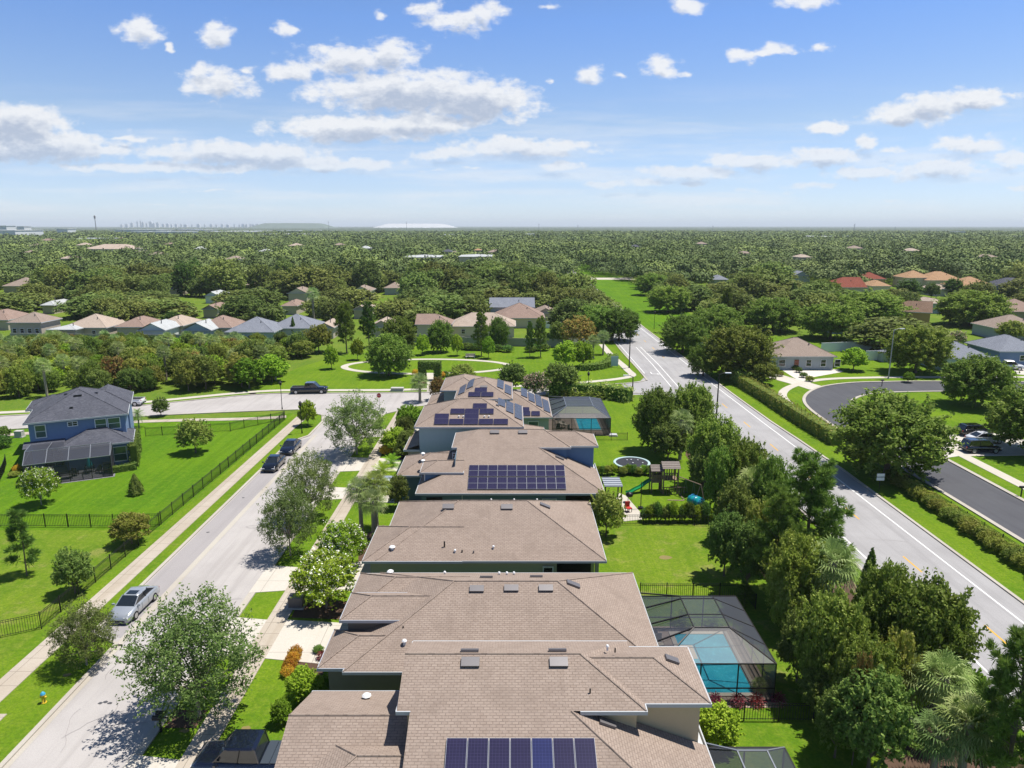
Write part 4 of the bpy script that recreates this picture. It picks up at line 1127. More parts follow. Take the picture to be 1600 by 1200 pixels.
def pool(root_name, label, x0, x1, y0, y1, mat):
    t = thing(root_name, label, 'pool', ((x0 + x1) / 2, (y0 + y1) / 2, 0))
    w = MB(); w.span(x0, x1, y0, y1, .02, .055, mat); part(w, 'water', t)
    c = MB(); k = .32
    c.span(x0 - k, x1 + k, y0 - k, y0, .02, .10, 'pale_path'); c.span(x0 - k, x1 + k, y1, y1 + k, .02, .10, 'pale_path')
    c.span(x0 - k, x0, y0, y1, .02, .10, 'pale_path'); c.span(x1, x1 + k, y0, y1, .02, .10, 'pale_path'); part(c, 'coping', t)
    return t
sheet('pool_deck', [[(8.8, 38.4), (16.5, 38.4), (16.5, 47.5), (8.8, 47.5)]], 'paver_deck', .03)
sheet('pool_deck', [[(5.2, 96.5), (14.2, 96.5), (14.2, 108.8), (5.2, 108.8)]], 'paver_deck', .03)
sheet('pool_deck', [[(9.5, 22), (14.3, 22), (14.3, 32), (9.5, 32)]], 'paver_deck', .03)
pt_ = pool('swimming_pool', 'rectangular blue pool under the large dark screen cage', 11.75, 15.35, 39.75, 46.4, 'pool_water')
m = MB(); m.box((12.3, 44.2, .06), (.9, 1.6, .02), 'pale_path'); m.box((11.6, 41.6, .14), (.5, .25, .1), 'grey_metal'); part(m, 'step', pt_)
pool('swimming_pool', 'small bright turquoise pool behind the farthest house', 9.8, 13.0, 99.4, 105.7, 'pool_water_bright')
c1 = thing('pool_cage', 'large dark framed screen cage over the nearer blue pool', 'screen enclosure', (12.7, 43, 0))
cage(c1, 9.35, 16.3, 39.0, 47.2, 2.65, (11.8, 14.1, 41.5, 45.5), 3.6, zh=2.9, scr='insect_screen_light')
c2 = thing('pool_cage', 'grey framed screen cage over the turquoise pool by the farthest house', 'screen enclosure', (10, 102, 0))
cage(c2, 5.7, 13.95, 96.8, 108.6, 2.5, (7.8, 11.7, 98.9, 104.7), 3.7, step=2.7, zh=2.9, top_col='grey_metal')
c3 = thing('pool_cage', 'screen cage cut off by the bottom edge of the picture', 'screen enclosure', (12, 28, 0))
cage(c3, 10.0, 14.1, 22.5, 31.8, 2.65, (11.3, 12.8, 24, 30.8), 3.3, top_col='grey_metal', zh=2.9, scr='insect_screen_light')
sheet('patio', [[(-58.5 + a * math.cos(ang) - b * math.sin(ang), 81.9 + a * math.sin(ang) + b * math.cos(ang)) for a, b in ((.3, -6.9), (9.4, -6.9), (9.4, .2), (.3, .2))]], 'grey_deck', .03)
c4 = thing('patio_cage', 'black screened patio enclosure on the back of the navy corner house', 'screen enclosure', (-58.5, 81.9, 0), ang)
f, s = MB(), MB()
for x in (.5, 2.7, 4.9, 7.1, 9.15):
    f.box((x, -6.6, 1.3), (.07, .07, 2.6), 'dark_bronze'); f.tube((x, -6.6, 2.6), (x, -4.2, 3.55), .05, n=4, mat='grey_metal'); f.tube((x, -4.2, 3.55), (x, -.4 if x < 4 else -2.8, 3.3 if x < 4 else 3.1), .05, n=4, mat='grey_metal')
for y in (-4.4, -2.4):
    for x in (.5, 9.15): f.box((x, y, 1.3), (.07, .07, 2.6), 'dark_bronze')
for q0, q1 in (((.5, -6.6, 2.6), (9.15, -6.6, 2.6)), ((.5, -4.2, 3.55), (9.15, -4.2, 3.55)), ((.5, -6.6, 2.6), (.5, -.2, 2.8)), ((9.15, -6.6, 2.6), (9.15, -2.8, 2.8)), ((.5, -6.6, .9), (9.15, -6.6, .9)), ((.5, -6.6, .05), (9.15, -6.6, .05)), ((9.15, -6.6, .05), (9.15, -2.4, .05)), ((9.15, -6.6, 1), (9.15, -2.4, 1))):
    f.tube(q0, q1, .05, n=4, mat='grey_metal' if q0[2] > 2 else 'dark_bronze')
s.poly([(.5, -6.6, 0), (9.15, -6.6, 0), (9.15, -6.6, 2.6), (.5, -6.6, 2.6)], 'insect_screen'); s.poly([(.5, -6.6, 2.6), (9.15, -6.6, 2.6), (9.15, -4.2, 3.55), (.5, -4.2, 3.55)], 'insect_screen')
s.poly([(.5, -4.2, 3.55), (9.15, -4.2, 3.55), (9.15, -2.8, 3.1), (4, -2.8, 3.1), (4, -.4, 3.3), (.5, -.4, 3.3)], 'insect_screen')
s.poly([(.5, -6.6, 0), (.5, -.2, 0), (.5, -.2, 2.8), (.5, -4.2, 3.55), (.5, -6.6, 2.6)], 'insect_screen'); s.poly([(9.15, -2.6, 0), (9.15, -6.6, 0), (9.15, -6.6, 2.6), (9.15, -4.2, 3.55), (9.15, -2.8, 3.1)], 'insect_screen')
f.build('frame', c4); s.build('screen', c4)
# ------------------------------------------------------------------ vegetation kit
def quads_mesh(name, V, tone, mats, mi=None):
    """V: (n,4,3) quads"""
    n = len(V)
    me = bpy.data.meshes.new(name)
    me.vertices.add(n * 4); me.vertices.foreach_set('co', V.reshape(-1).astype(np.float32))
    me.loops.add(n * 4); me.loops.foreach_set('vertex_index', np.arange(n * 4, dtype=np.int32))
    me.polygons.add(n); me.polygons.foreach_set('loop_start', np.arange(0, n * 4, 4, dtype=np.int32))
    try: me.polygons.foreach_set('loop_total', np.full(n, 4, dtype=np.int32))
    except Exception: pass
    for m in mats: me.materials.append(MATS[m])
    if mi is not None: me.polygons.foreach_set('material_index', mi.astype(np.int32))
    me.update(calc_edges=True)
    at = me.attributes.new('leaf_tone', 'FLOAT', 'FACE')
    at.data.foreach_set('value', tone.astype(np.float32))
    return me

def leaf_quads(c, n, s, aspect, rng):
    r = rng.normal(size=c.shape)
    t = np.cross(n, r); t /= (np.linalg.norm(t, axis=1, keepdims=True) + 1e-9)
    b = np.cross(n, t); b /= (np.linalg.norm(b, axis=1, keepdims=True) + 1e-9)
    s = np.asarray(s).reshape(-1, 1) * np.ones((len(c), 1))
    return np.stack([c + t * s, c + b * s * aspect, c - t * s, c - b * s * aspect], axis=1)

def unit(v): return v / (np.linalg.norm(v, axis=1, keepdims=True) + 1e-9)

def clump_leaves(centres, radii, per, rng, jitter=0.7, flat=0.85, cc=None):
    """leaves on rough shells round clump centres"""
    out_c, out_n, out_t = [], [], []
    mid = cc if cc is not None else centres.mean(axis=0)
    rmx = np.median(radii)
    for c, r in zip(centres, radii):
        k = int(per * min(1.3, (r / rmx) ** 1.5 + .12))
        d = unit(rng.normal(size=(k, 3)))
        o = (c - mid); o = o / (np.linalg.norm(o) + 1e-9)
        keep = d @ o > rng.uniform(-.9, .35, size=k)
        d = d[keep]; k = len(d)
        rr = r * (0.62 + 0.5 * rng.random(k) ** 0.7)
        p = c + d * rr[:, None] * np.array([1, 1, flat])
        nn = unit(d * .8 + jitter * rng.normal(size=(k, 3)) + np.array([0, 0, .75]))
        out_c.append(p); out_n.append(nn); out_t.append(np.clip(rng.normal(.25 + .35 * rng.random(), .25, k), 0, 1))
    return np.concatenate(out_c), np.concatenate(out_n), np.concatenate(out_t)

def crown_centres(K, R_, zc, zh, rng, shell=0.68, low=-0.55, rag=0.18, top=1.0):
    g = []
    ga = math.pi * (3 - math.sqrt(5))
    for i in range(K):
        z = 1 - (i + .5) / K * (1 - low); th = i * ga + rng.uniform(-.35, .35)
        rr = math.sqrt(max(0, 1 - z * z)); s = shell * (1 + rng.uniform(-rag, rag))
        g.append((rr * math.cos(th) * R_ * s, rr * math.sin(th) * R_ * s, zc + z * zh * s * top))
    return np.array(g)

def limb_mesh(name, h0, centres, rng, r0=0.22, mat='bark', nl=9, lean=0.0):
    mb = MB()
    p = Vector((0, 0, -.1)); fork = Vector((lean, 0, h0))
    mb.tube(p, (lean * .4, .02, h0 * .55), r0 * 1.15, r0 * .85, 8, mat, False); mb.tube((lean * .4, .02, h0 * .55), fork, r0 * .85, r0 * .7, 8, mat, False)
    idx = rng.permutation(len(centres))[:nl]
    for i in idx:
        e = Vector(centres[i]); m = fork.lerp(e, .5) + Vector((0, 0, -.08 * (e - fork).length))
        mb.tube(fork, m, r0 * .5, r0 * .3, 5, mat, False); mb.tube(m, e, r0 * .3, r0 * .08, 5, mat, False)
    return mb

TPL = {}
def template(kind, key, parts, zc, R0, H):
    """parts: list of (name, mesh)"""
    TPL.setdefault(kind, []).append(dict(parts=parts, zc=zc, R=R0, H=H, n=0))

def mk_crown(kind, seed, R0, H, low_frac, K, cr, per, leaf, mat, aspect=.6, shell=.68, rag=.18, low=-.5, trunk='bark', r0=.22, nl=9, tip=None, jitter=.7, flower=None, hub=None):
    rng = np.random.default_rng(seed)
    zb = H * low_frac; zc = (H + zb) / 2; zh = (H - zb) / 2
    cen = crown_centres(K, R0, zc, zh, rng, shell, low, rag)
    inner = crown_centres(max(4, K // 4), R0 * .55, zc, zh * .6, rng, .6, -1)
    allc = np.concatenate([cen, inner])
    rad = R0 * rng.uniform(cr[0], cr[1], len(allc))
    c, n, t = clump_leaves(allc, rad, per, rng, jitter, .85, np.array([0, 0, zc - zh * .3]))
    # leafy shoots reaching past the shell give the ragged outline
    tips = crown_centres(int(K * 3.2), R0, zc, zh, rng, 1.02, max(-.9, low * 1.1), .17)
    hubc = np.array([0, 0, zc - zh * .5]); sc_, sn_, st_ = [], [], []
    for tp in tips:
        k = max(5, int(per * .16)); f = rng.uniform(.66, 1.0, k) ** .8; base = hubc + (tp - hubc) * f[:, None]
        base[:, 2] -= (f - .66) ** 2 * zh * .5
        sc_.append(base + rng.normal(size=(k, 3)) * R0 * .030); sn_.append(unit(rng.normal(size=(k, 3)) * .8 + np.array([0, 0, .9]))); st_.append(np.clip(rng.normal(.5, .25, k), 0, 1))
    c = np.concatenate([c] + sc_); n = np.concatenate([n] + sn_); t = np.concatenate([t] + st_)
    mult = rng.uniform(.75, 1.25, len(c))
    V = leaf_quads(c, n, leaf * mult, aspect, rng)
    parts = [('crown', quads_mesh('crown', V, t, [mat]))]
    tm = limb_mesh('trunk', (hub if hub else zb * 1.0 + .1 * H), cen, rng, r0, trunk, nl).build('trunk'); me = tm.data; bpy.data.objects.remove(tm)
    parts.append(('trunk', me))
    if flower:
        sel = rng.permutation(len(c))[:flower[1]]
        sel = sel[c[sel][:, 2] > zc - zh * .35]
        fc = np.repeat(c[sel], 4, axis=0) + rng.normal(size=(len(sel) * 4, 3)) * .09 + n[np.repeat(sel, 4)] * .08
        fv = leaf_quads(fc, unit(rng.normal(size=fc.shape) + np.array([0, 0, .6])), flower[2], .8, rng)
        parts.append(('blossom', quads_mesh('blossom', fv, rng.random(len(fv)), [flower[0]])))
    template(kind, seed, parts, zc, R0, H)

for s in range(4): mk_crown('oak', 10 + s, 5.0, 9.0, .06, 58, (.15, .27), 300, .19, 'leaf_oak', rag=.26, r0=.26, aspect=.55, low=-.8, hub=2.2)
for s in range(3): mk_crown('street', 20 + s, 3.6, 7.6, .09, 90, (.10, .18), 150, .10, 'leaf_street', rag=.42, shell=.72, r0=.12, trunk='pale_bark', nl=26, aspect=.45, hub=1.9, low=-.85)
for s in range(2): mk_crown('dark', 30 + s, 2.6, 6.0, .07, 40, (.18, .28), 210, .13, 'leaf_dark', rag=.3, r0=.14, nl=14)
for s in range(2): mk_crown('olive', 40 + s, 3.0, 5.6, .10, 34, (.18, .32), 190, .16, 'leaf_olive', rag=.32, r0=.14)
mk_crown('rust', 50, 2.6, 5.2, .12, 30, (.18, .3), 190, .14, 'leaf_rust', rag=.35, r0=.12)
for s in range(2): mk_crown('lime', 55 + s, 2.0, 4.0, .08, 26, (.2, .34), 230, .13, 'leaf_lime', rag=.28, r0=.10)
mk_crown('magnolia', 58, 2.0, 7.0, .03, 44, (.16, .26), 190, .13, 'leaf_hedge', rag=.15, shell=.62, low=-.95, r0=.12)
for s in range(2): mk_crown('myrtle', 60 + s, 2.3, 4.6, .12, 46, (.14, .24), 150, .10, 'leaf_lime', rag=.35, r0=.07, trunk='pale_bark', nl=16, hub=.7, flower=('petal_white', 380, .07))
mk_crown('pinkmyrtle', 64, 2.3, 4.6, .12, 46, (.14, .24), 150, .10, 'leaf_street', rag=.35, r0=.07, trunk='pale_bark', nl=16, hub=.7, flower=('petal_pink', 700, .08))
for s in range(2): mk_crown('shrub', 70 + s, 1.0, 1.7, .02, 18, (.28, .42), 130, .075, 'leaf_hedge', rag=.2, shell=.6, r0=.04, nl=5)
mk_crown('paleshrub', 74, 1.0, 1.6, .02, 18, (.28, .42), 130, .075, 'leaf_olive', rag=.3, shell=.6, r0=.04, nl=5)
mk_crown('goldshrub', 76, 1.0, 1.1, .02, 16, (.28, .42), 110, .07, 'leaf_gold', rag=.25, shell=.6, r0=.03, nl=4)
mk_crown('roundlime', 78, 1.0, 2.0, .02, 22, (.26, .38), 260, .06, 'leaf_lime', rag=.15, shell=.62, r0=.05, nl=5)
for s in range(5): mk_crown('faroak', 80 + s, 5.2, 9.5, .05, 34, (.18, .34), 120, .34, 'canopy', rag=.30, r0=.28, nl=5, low=-.8, hub=2.5)

def mk_cone(kind, seed, R0, H, mat, n=5200, leaf=.10, trunkh=.3, tuft=None):
    rng = np.random.default_rng(seed)
    z = H * (trunkh / H + (1 - trunkh / H) * (1 - np.sqrt(rng.random(n)) * .999)); f = (H - z) / (H - trunkh)
    th = rng.random(n) * 2 * np.pi
    lob = 1 + .16 * np.sin(th * 5 + z * 2.2) + .10 * np.sin(th * 9 - z * 4)
    r = R0 * (f ** .75) * lob * rng.uniform(.72, 1.02, n)
    c = np.stack([r * np.cos(th), r * np.sin(th), z], 1)
    nn = unit(np.stack([np.cos(th), np.sin(th), np.full(n, .5)], 1) + .5 * rng.normal(size=(n, 3)))
    V = leaf_quads(c, nn, leaf * rng.uniform(.7, 1.3, n), .5, rng)
    mb = MB(); mb.tube((0, 0, -.1), (0, 0, H * .7), .1, .03, 6, 'bark', False); o = mb.build('trunk'); me = o.data; bpy.data.objects.remove(o)
    template(kind, seed, [('crown', quads_mesh('crown', V, rng.random(n) * .7, [mat])), ('trunk', me)], H * .5, R0, H)
mk_cone('cypress', 90, 1.5, 6.0, 'leaf_hedge', 8000, .13)
mk_cone('conical', 91, .95, 2.6, 'leaf_dark', 3000, .09)
mk_cone('yellowcypress', 92, 1.5, 6.0, 'leaf_lime', 8000, .12)

def mk_pine(kind, seed, R0, H, nb, mat='leaf_pine', r0=.17, low=.22, dens=1.0):
    rng = np.random.default_rng(seed); mb = MB()
    mb.tube((0, 0, -.1), (.1, 0, H * .5), r0, r0 * .7, 7, 'bark', False); mb.tube((.1, 0, H * .5), (0, .05, H * .96), r0 * .7, r0 * .15, 6, 'bark', False)
    C, Nn, T = [], [], []
    def tuft(p, d, s):
        k = int(46 * dens)
        dd = unit(np.array(d)[None] * .9 + rng.normal(size=(k, 3)) * .65)
        C.append(p + dd * s * .55); Nn.append(dd); T.append(np.clip(rng.normal(.4, .25, k), 0, 1))
    for i in range(nb):
        f = low + (1 - low) * (i / nb) ** .9; z = H * f
        th = i * 2.4 + rng.uniform(-.4, .4); Lb = R0 * (1 - f * .78) * rng.uniform(.7, 1.1) * min(1, .55 + (f - low) * 4)
        d = np.array([math.cos(th), math.sin(th), .38 + .5 * f])
        a = np.array([0, 0, z]); e = a + d * Lb
        mb.tube(a, e, r0 * .28, .02, 4, 'bark', False)
        nt_ = max(3, int(Lb * 3.4))
        for k in range(nt_):
            q = a + d * Lb * (0.35 + .65 * (k + 1) / nt_)
            for _ in range(2):
                off = rng.normal(size=3) * .30 * Lb * .45; off[2] *= .5
                tuft(q + off, unit((d + np.array([0, 0, .8]) + off)[None])[0], rng.uniform(.42, .62))
    tuft(np.array([0, 0, H * .97]), (0, 0, 1), .6)
    c = np.concatenate(C); n = np.concatenate(Nn); t = np.concatenate(T)
    # needles: long thin blades pointing along n
    side = unit(np.cross(n, rng.normal(size=n.shape)))
    ln = rng.uniform(.18, .30, (len(c), 1)); w = .032
    V = np.stack([c - n * ln, c + side * w - n * ln * .1, c + n * ln, c - side * w - n * ln * .1], 1)
    o = mb.build('trunk'); me = o.data; bpy.data.objects.remove(o)
    template(kind, seed, [('crown', quads_mesh('crown', V, t, [mat])), ('trunk', me)], H * .6, R0, H)
mk_pine('pine', 100, 4.0, 11.0, 46); mk_pine('pine', 101, 3.6, 10.0, 42)
mk_pine('sapling', 103, 1.25, 5.4, 15, r0=.06, low=.15, dens=.8)

def mk_palm(kind, seed, H, nf, fl, mat, r0=.19, skirt=True, feather=False, blades=17):
    rng = np.random.default_rng(seed); mb = MB()
    mb.tube((0, 0, -.1), (.08, 0, H * .5), r0 * 1.1, r0, 9, 'pale_bark', False); mb.tube((.08, 0, H * .5), (0, 0, H), r0, r0 * 1.15, 9, 'pale_bark', False)
    Q, T = [], []
    for i in range(nf):
        f = (i + .5) / nf
        th = i * 2.399; el = math.radians(78 - 128 * f ** .85)
        d = np.array([math.cos(th) * math.cos(el), math.sin(th) * math.cos(el), math.sin(el)])
        side = unit(np.cross(d, [0, 0, 1.0])[None])[0] if abs(d[2]) < .99 else np.array([1., 0, 0])
        upv = np.cross(side, d)
        base = np.array([0, 0, H])
        tone = rng.uniform(.0, .8) if f < .8 else rng.uniform(.5, 1)
        if not feather:
            hub = base + d * fl * .45 + np.array([0, 0, -.05 * fl])
            Q.append([base, base + side * .03, hub + side * .02, hub - side * .02]); T.append(.3)
            for b in range(blades):
                a = (b / (blades - 1) - .5) * 3.5
                bd = d * math.cos(a) + side * math.sin(a) + upv * (.22 - .12 * abs(a))
                bd /= np.linalg.norm(bd)
                Lb = fl * .62 * (1 - .22 * abs(a) / 1.75) * rng.uniform(.9, 1.08)
                wv = np.cross(bd, upv); wv /= np.linalg.norm(wv) + 1e-9
                m = hub + bd * Lb * .6 + np.array([0, 0, -.03]); e = hub + bd * Lb + np.array([0, 0, -.42 * Lb * rng.uniform(.5, 1.3)])
                w = .036
                Q.append([hub, m + wv * w, m, m - wv * w]); T.append(tone); Q.append([m + wv * w, e, e, m - wv * w]); T.append(tone)
        else:
            seg = 9; pts = []
            for k in range(seg + 1):
                s_ = k / seg * fl; dr = np.array([0, 0, -.30 * (k / seg) ** 2 * fl * (1 + .4 * f)])
                pts.append(base + d * s_ + dr)
            for k in range(1, seg + 1):
                a_, b_ = pts[k - 1], pts[k]; dd = unit((b_ - a_)[None])[0]
                for u in (0.25, .75):
                    c0 = a_ + (b_ - a_) * u
                    for sg in (-1, 1):
                        lb = fl * .26 * math.sin(math.pi * min(1, (k + .3) / (seg + 1.2))) + .05
                        e = c0 + side * sg * lb + dd * lb * .6 + np.array([0, 0, -.25 * lb])
                        Q.append([c0 - dd * .035, e, e, c0 + dd * .035]); T.append(tone)
    V = np.array([[np.asarray(p, float) for p in q] for q in Q])
    o = mb.build('trunk'); me = o.data; bpy.data.objects.remove(o)
    template(kind, seed, [('crown', quads_mesh('crown', V, np.array(T), [mat])), ('trunk', me)], H, fl, H)
mk_palm('palm', 110, 5.0, 34, 1.75, 'leaf_palm'); mk_palm('palm', 111, 5.0, 30, 1.6, 'leaf_palm')
mk_palm('datepalm', 112, 5.0, 38, 2.1, 'leaf_palm', r0=.16, feather=True)
mk_palm('yellowpalm', 113, 5.0, 34, 1.75, 'leaf_palmyellow')
mk_palm('areca', 114, .5, 34, 2.0, 'leaf_palmyellow', r0=.1, feather=True)
mk_palm('arecagreen', 115, .5, 34, 2.0, 'leaf_lime', r0=.1, feather=True)
mk_palm('cordyline', 116, .35, 30, .75, 'leaf_burgundy', r0=.03, feather=False, blades=5)

CAT = {'oak': ('oak_tree', 'tree'), 'faroak': ('oak_tree', 'tree'), 'street': ('elm_tree', 'tree'), 'dark': ('holly_tree', 'tree'), 'olive': ('bushy_tree', 'tree'),
       'rust': ('bushy_tree', 'tree'), 'lime': ('young_tree', 'tree'), 'myrtle': ('crepe_myrtle', 'tree'), 'pinkmyrtle': ('crepe_myrtle', 'tree'),
       'shrub': ('shrub', 'shrub'), 'paleshrub': ('shrub', 'shrub'), 'goldshrub': ('croton_shrub', 'shrub'), 'roundlime': ('shrub', 'shrub'), 'magnolia': ('magnolia_tree', 'tree'),
       'cypress': ('cypress_tree', 'tree'), 'conical': ('conical_shrub', 'shrub'), 'yellowcypress': ('cypress_tree', 'tree'), 'pine': ('pine_tree', 'tree'), 'sapling': ('pine_sapling', 'tree'),
       'palm': ('palm_tree', 'palm tree'), 'datepalm': ('palm_tree', 'palm tree'), 'yellowpalm': ('palm_tree', 'palm tree'), 'areca': ('areca_palm', 'shrub'), 'arecagreen': ('areca_palm', 'shrub'), 'cordyline': ('cordyline', 'plant')}
VR = random.Random(77)
def plant(kind, x, y, r, h, label, group=None, rz=None, simple=False):
    """put a plant on the ground at x, y with crown radius r and total height h"""
    t = VR.choice(TPL[kind]); nm, ct = CAT[kind]
    k = r / t['R']; kz = h / t['H']
    if kind in ('palm', 'datepalm', 'yellowpalm'): kz = max(.3, (h - r * .5)) / t['H']
    if kind in ('areca', 'arecagreen', 'cordyline'): kz = k * 1.05
    if simple:
        o = bpy.data.objects.new(nm, t['parts'][0][1]); COL.objects.link(o)
        o.location = (x, y, 0); tag(o, label, ct, group)
    else:
        o = thing(nm, label, ct, (x, y, 0), group=group)
        for pn, me in t['parts']:
            c = bpy.data.objects.new(pn, me); COL.objects.link(c); c.parent = o
            if kind in ('palm', 'datepalm', 'yellowpalm') and pn == 'crown':
                # keep fronds in proportion while the trunk stretches
                c.scale = (1, 1, k / kz); c.location = (0, 0, t['H'] * (1 - k / kz))
    o.rotation_euler = (0, 0, VR.uniform(0, 6.28) if rz is None else rz)
    o.scale = (k, k, kz)
    return o
def pp(kind, px, py, zc, rpx, h, label, group=None):
    """crown centre seen at photo pixel (px,py) at height zc, crown radius in photo pixels"""
    q = P(px, py, zc); t = py - 600
    r = rpx * (CH - zc) / (FPX * SP + t * CP)
    return plant(kind, q.x, q.y, r, h, label, group)
def pg(kind, px, py, r, h, label, group=None):
    q = P(px, py, 0); return plant(kind, q.x, q.y, r, h, label, group)

def hedge(name, line, w, h, mat, label, group=None, per=90, leaf=.10, wob=.12, cat='hedge', z0=0.0, tip=None):
    """clipped or loose hedge along a polyline: dark twiggy core with leaves over it"""
    rng = np.random.default_rng(abs(hash(label)) % 99991 if False else sum(map(ord, label)))
    L0 = line[0]; loc = (L0[0], L0[1], 0); C, Nn = [], []
    core = MB()
    for i in range(len(line) - 1):
        a = np.array(line[i]) - np.array(L0[:2]); b = np.array(line[i + 1]) - np.array(L0[:2]); Ls = np.linalg.norm(b - a)
        if Ls < 1e-3: continue
        t = (b - a) / Ls; nrm = np.array([-t[1], t[0]])
        n = int(per * Ls * (w + 2 * h) / 3)
        s = rng.random(n) * (Ls + w * .3) - w * .15; q = rng.random(n) * (w + 2 * (h - z0))
        off = np.where(q < h - z0, -w / 2, np.where(q < h - z0 + w, q - (h - z0) - w / 2, w / 2)); zz = np.where(q < h - z0, z0 + q, np.where(q < h - z0 + w, h, z0 + q - (h - z0) - w))
        nx = np.where(q < h - z0, -1, np.where(q < h - z0 + w, 0, 1)); nz = np.where((q >= h - z0) & (q < h - z0 + w), 1., .35)
        bulge = wob * (np.sin(s * 2.1 + i * 3 + off) + np.sin(s * 5.3 + i)) * .5 + rng.normal(0, wob * .45, n)
        x = a[0] + t[0] * s + nrm[0] * (off + nx * bulge); y = a[1] + t[1] * s + nrm[1] * (off + nx * bulge)
        C.append(np.stack([x, y, np.maximum(z0, zz + (nz > .9) * bulge)], 1)); Nn.append(np.stack([nrm[0] * nx, nrm[1] * nx, nz], 1) + .55 * rng.normal(size=(n, 3)))
        ca, cb = a + t * .1, b - t * .1; k = w / 2 * .78
        core.prism([(ca[0] - nrm[0] * k, ca[1] - nrm[1] * k), (cb[0] - nrm[0] * k, cb[1] - nrm[1] * k), (cb[0] + nrm[0] * k, cb[1] + nrm[1] * k), (ca[0] + nrm[0] * k, ca[1] + nrm[1] * k)], z0, h * .9, 'leaf_dark')
    c = np.concatenate(C); n = unit(np.concatenate(Nn))
    V = leaf_quads(c, n, leaf * rng.uniform(.7, 1.3, len(c)), .6, rng)
    t = thing(name, label, cat, loc, group=group)
    o = bpy.data.objects.new('foliage', quads_mesh('foliage', V, rng.random(len(V)), [mat])); COL.objects.link(o); o.parent = t
    core.build('branches', t)
    return t

# ------------------------------------------------------------------ trees along the street
pp('street', 300, 1012, 4.6, 98, 8.0, 'largest loose street tree at the bottom, spreading over the pale street')
pp('street', 128, 985, 2.6, 46, 4.7, 'small loose tree on the verge in front of the silver sedan')
pp('street', 449, 800, 4.2, 42, 7.0, 'thin leafy tree nearer of the adjoining pair on the verge')
pp('street', 483, 750, 4.2, 42, 7.2, 'loose tree farther of the adjoining pair on the verge')
pp('street', 555, 655, 4.7, 47, 8.2, 'large rounded loose tree beside the street corner with shadow on a driveway')
pp('lime', 480, 643, 2.2, 14, 3.8, 'small round tree on the corner verge by the cross street')
pp('olive', 303, 680, 2.4, 26, 4.6, 'bushy yard tree with pale tips beside the long black fence')
pp('dark', 250, 634, 1.7, 12, 3.1, 'small round tree on the grass by the cross street, right of the blue house')
pp('myrtle', 60, 757, 2.3, 27, 4.2, 'white flowering small tree on the lawn before the screened patio')
pg('conical', 213, 773, .85, 2.5, 'dark conical shrub alone on the bright lawn')
pp('olive', 203, 826, 1.5, 28, 3.0, 'round pale green bushy tree tucked against the fence corner')
pp('dark', 113, 893, 1.9, 27, 3.9, 'small dark round tree inside the iron fence')
pg('sapling', 42, 899, 1.35, 5.6, 'thin young pine with a bare stem on the left lawn')
pg('datepalm', 217, 668, 1.3, 2.7, 'small feathery palm at the right corner of the blue house')
pg('shrub', 4, 684, 1.1, 1.7, 'round dark shrub at the left edge, farther of two')
pg('shrub', 5, 699, 1.2, 1.7, 'round dark shrub at the left edge, nearer of two')
hedge('hedge', [(-46.5, 83.3), (-50.1, 91.0)], .9, 2.9, 'leaf_hedge', 'tall clipped hedge along the right wall of the blue house', per=110)
hedge('hedge', [(-45.8, 82.6), (-48.4, 80.9)], .9, .8, 'leaf_hedge', 'low hedge in front of the blue house corner window', per=120)
pg('goldshrub', 27, 738, .5, .9, 'low yellow tipped plant left of the patio cage'); pg('paleshrub', 22, 745, .6, .7, 'grey green plant left of the patio cage')

# front gardens of the row
pp('myrtle', 508, 908, 2.3, 49, 4.6, 'large white flowering bush tree between two driveways')
pp('myrtle', 533, 852, 2.1, 38, 4.2, 'flowering green bush tree behind the larger one beside the sage house')
pg('palm', 565, 832, 1.75, 5.3, 'left palm of the cluster of three by the sage house'); pg('yellowpalm', 589, 826, 1.8, 5.6, 'middle yellowish palm of the cluster of three by the sage house'); pg('palm', 584, 842, 1.6, 4.7, 'nearest and shortest palm of the cluster of three by the sage house')
pg('shrub', 600, 850, 1.2, 1.4, 'low dark shrub under the three palms')
pp('dark', 621, 768, 1.9, 17, 3.8, 'small dark tree with reddish leaves at the blue house garage'); 
for i, (a, b, r, h, k) in enumerate(((598, 742, 1.5, 2.4, 'nearest'), (612, 728, 1.4, 2.6, 'rear'))): pg('arecagreen', a, b, r * 1.2, h * 1.5, f'{k} clump of feathery palms beside the blue house driveway')
pg('goldshrub', 604, 709, .95, 1.2, 'bright yellow shrub in the front garden of the pale blue house')
pp('lime', 618, 688, 1.6, 22, 3.2, 'green bush before the pale blue house, left of three'); pp('dark', 638, 692, 1.8, 18, 3.6, 'darker bush tree against the pale blue house porch'); pp('olive', 632, 703, 1.0, 17, 2.2, 'low bush under the pale blue house, beside the yellow shrub')
pp('lime', 641, 655, 2.1, 22, 4.2, 'leafy tree left of the farthest house garage'); pp('dark', 632, 668, 1.9, 15, 3.6, 'small dark tree at the farthest driveway')
pg('palm', 656, 628, 2.0, 4.6, 'full headed palm at the street corner by the farthest house')
pp('rust', 684, 607, 2.0, 14, 3.9, 'yellow and red tinged bush tree left of the farthest house')
pp('lime', 474, 1072, 1.1, 26, 2.3, 'bright green bushy plant in the front bed of the nearest house'); pg('arecagreen', 478, 1085, 1.5, 2.3, 'feathery green palm clump by the nearest garage')
pg('roundlime', 440, 1132, .62, 1.7, 'small ball topped shrub on the lawn by the black truck')
for a, b in ((452, 1047), (458, 1036), (462, 1027)): pg('goldshrub', a, b, .5, .8, 'orange and yellow croton in the row edging the mulch bed', 'orange crotons edging the mulch bed')
pg('goldshrub', 450, 1056, .45, .7, 'orange and yellow croton in the row edging the mulch bed', 'orange crotons edging the mulch bed')
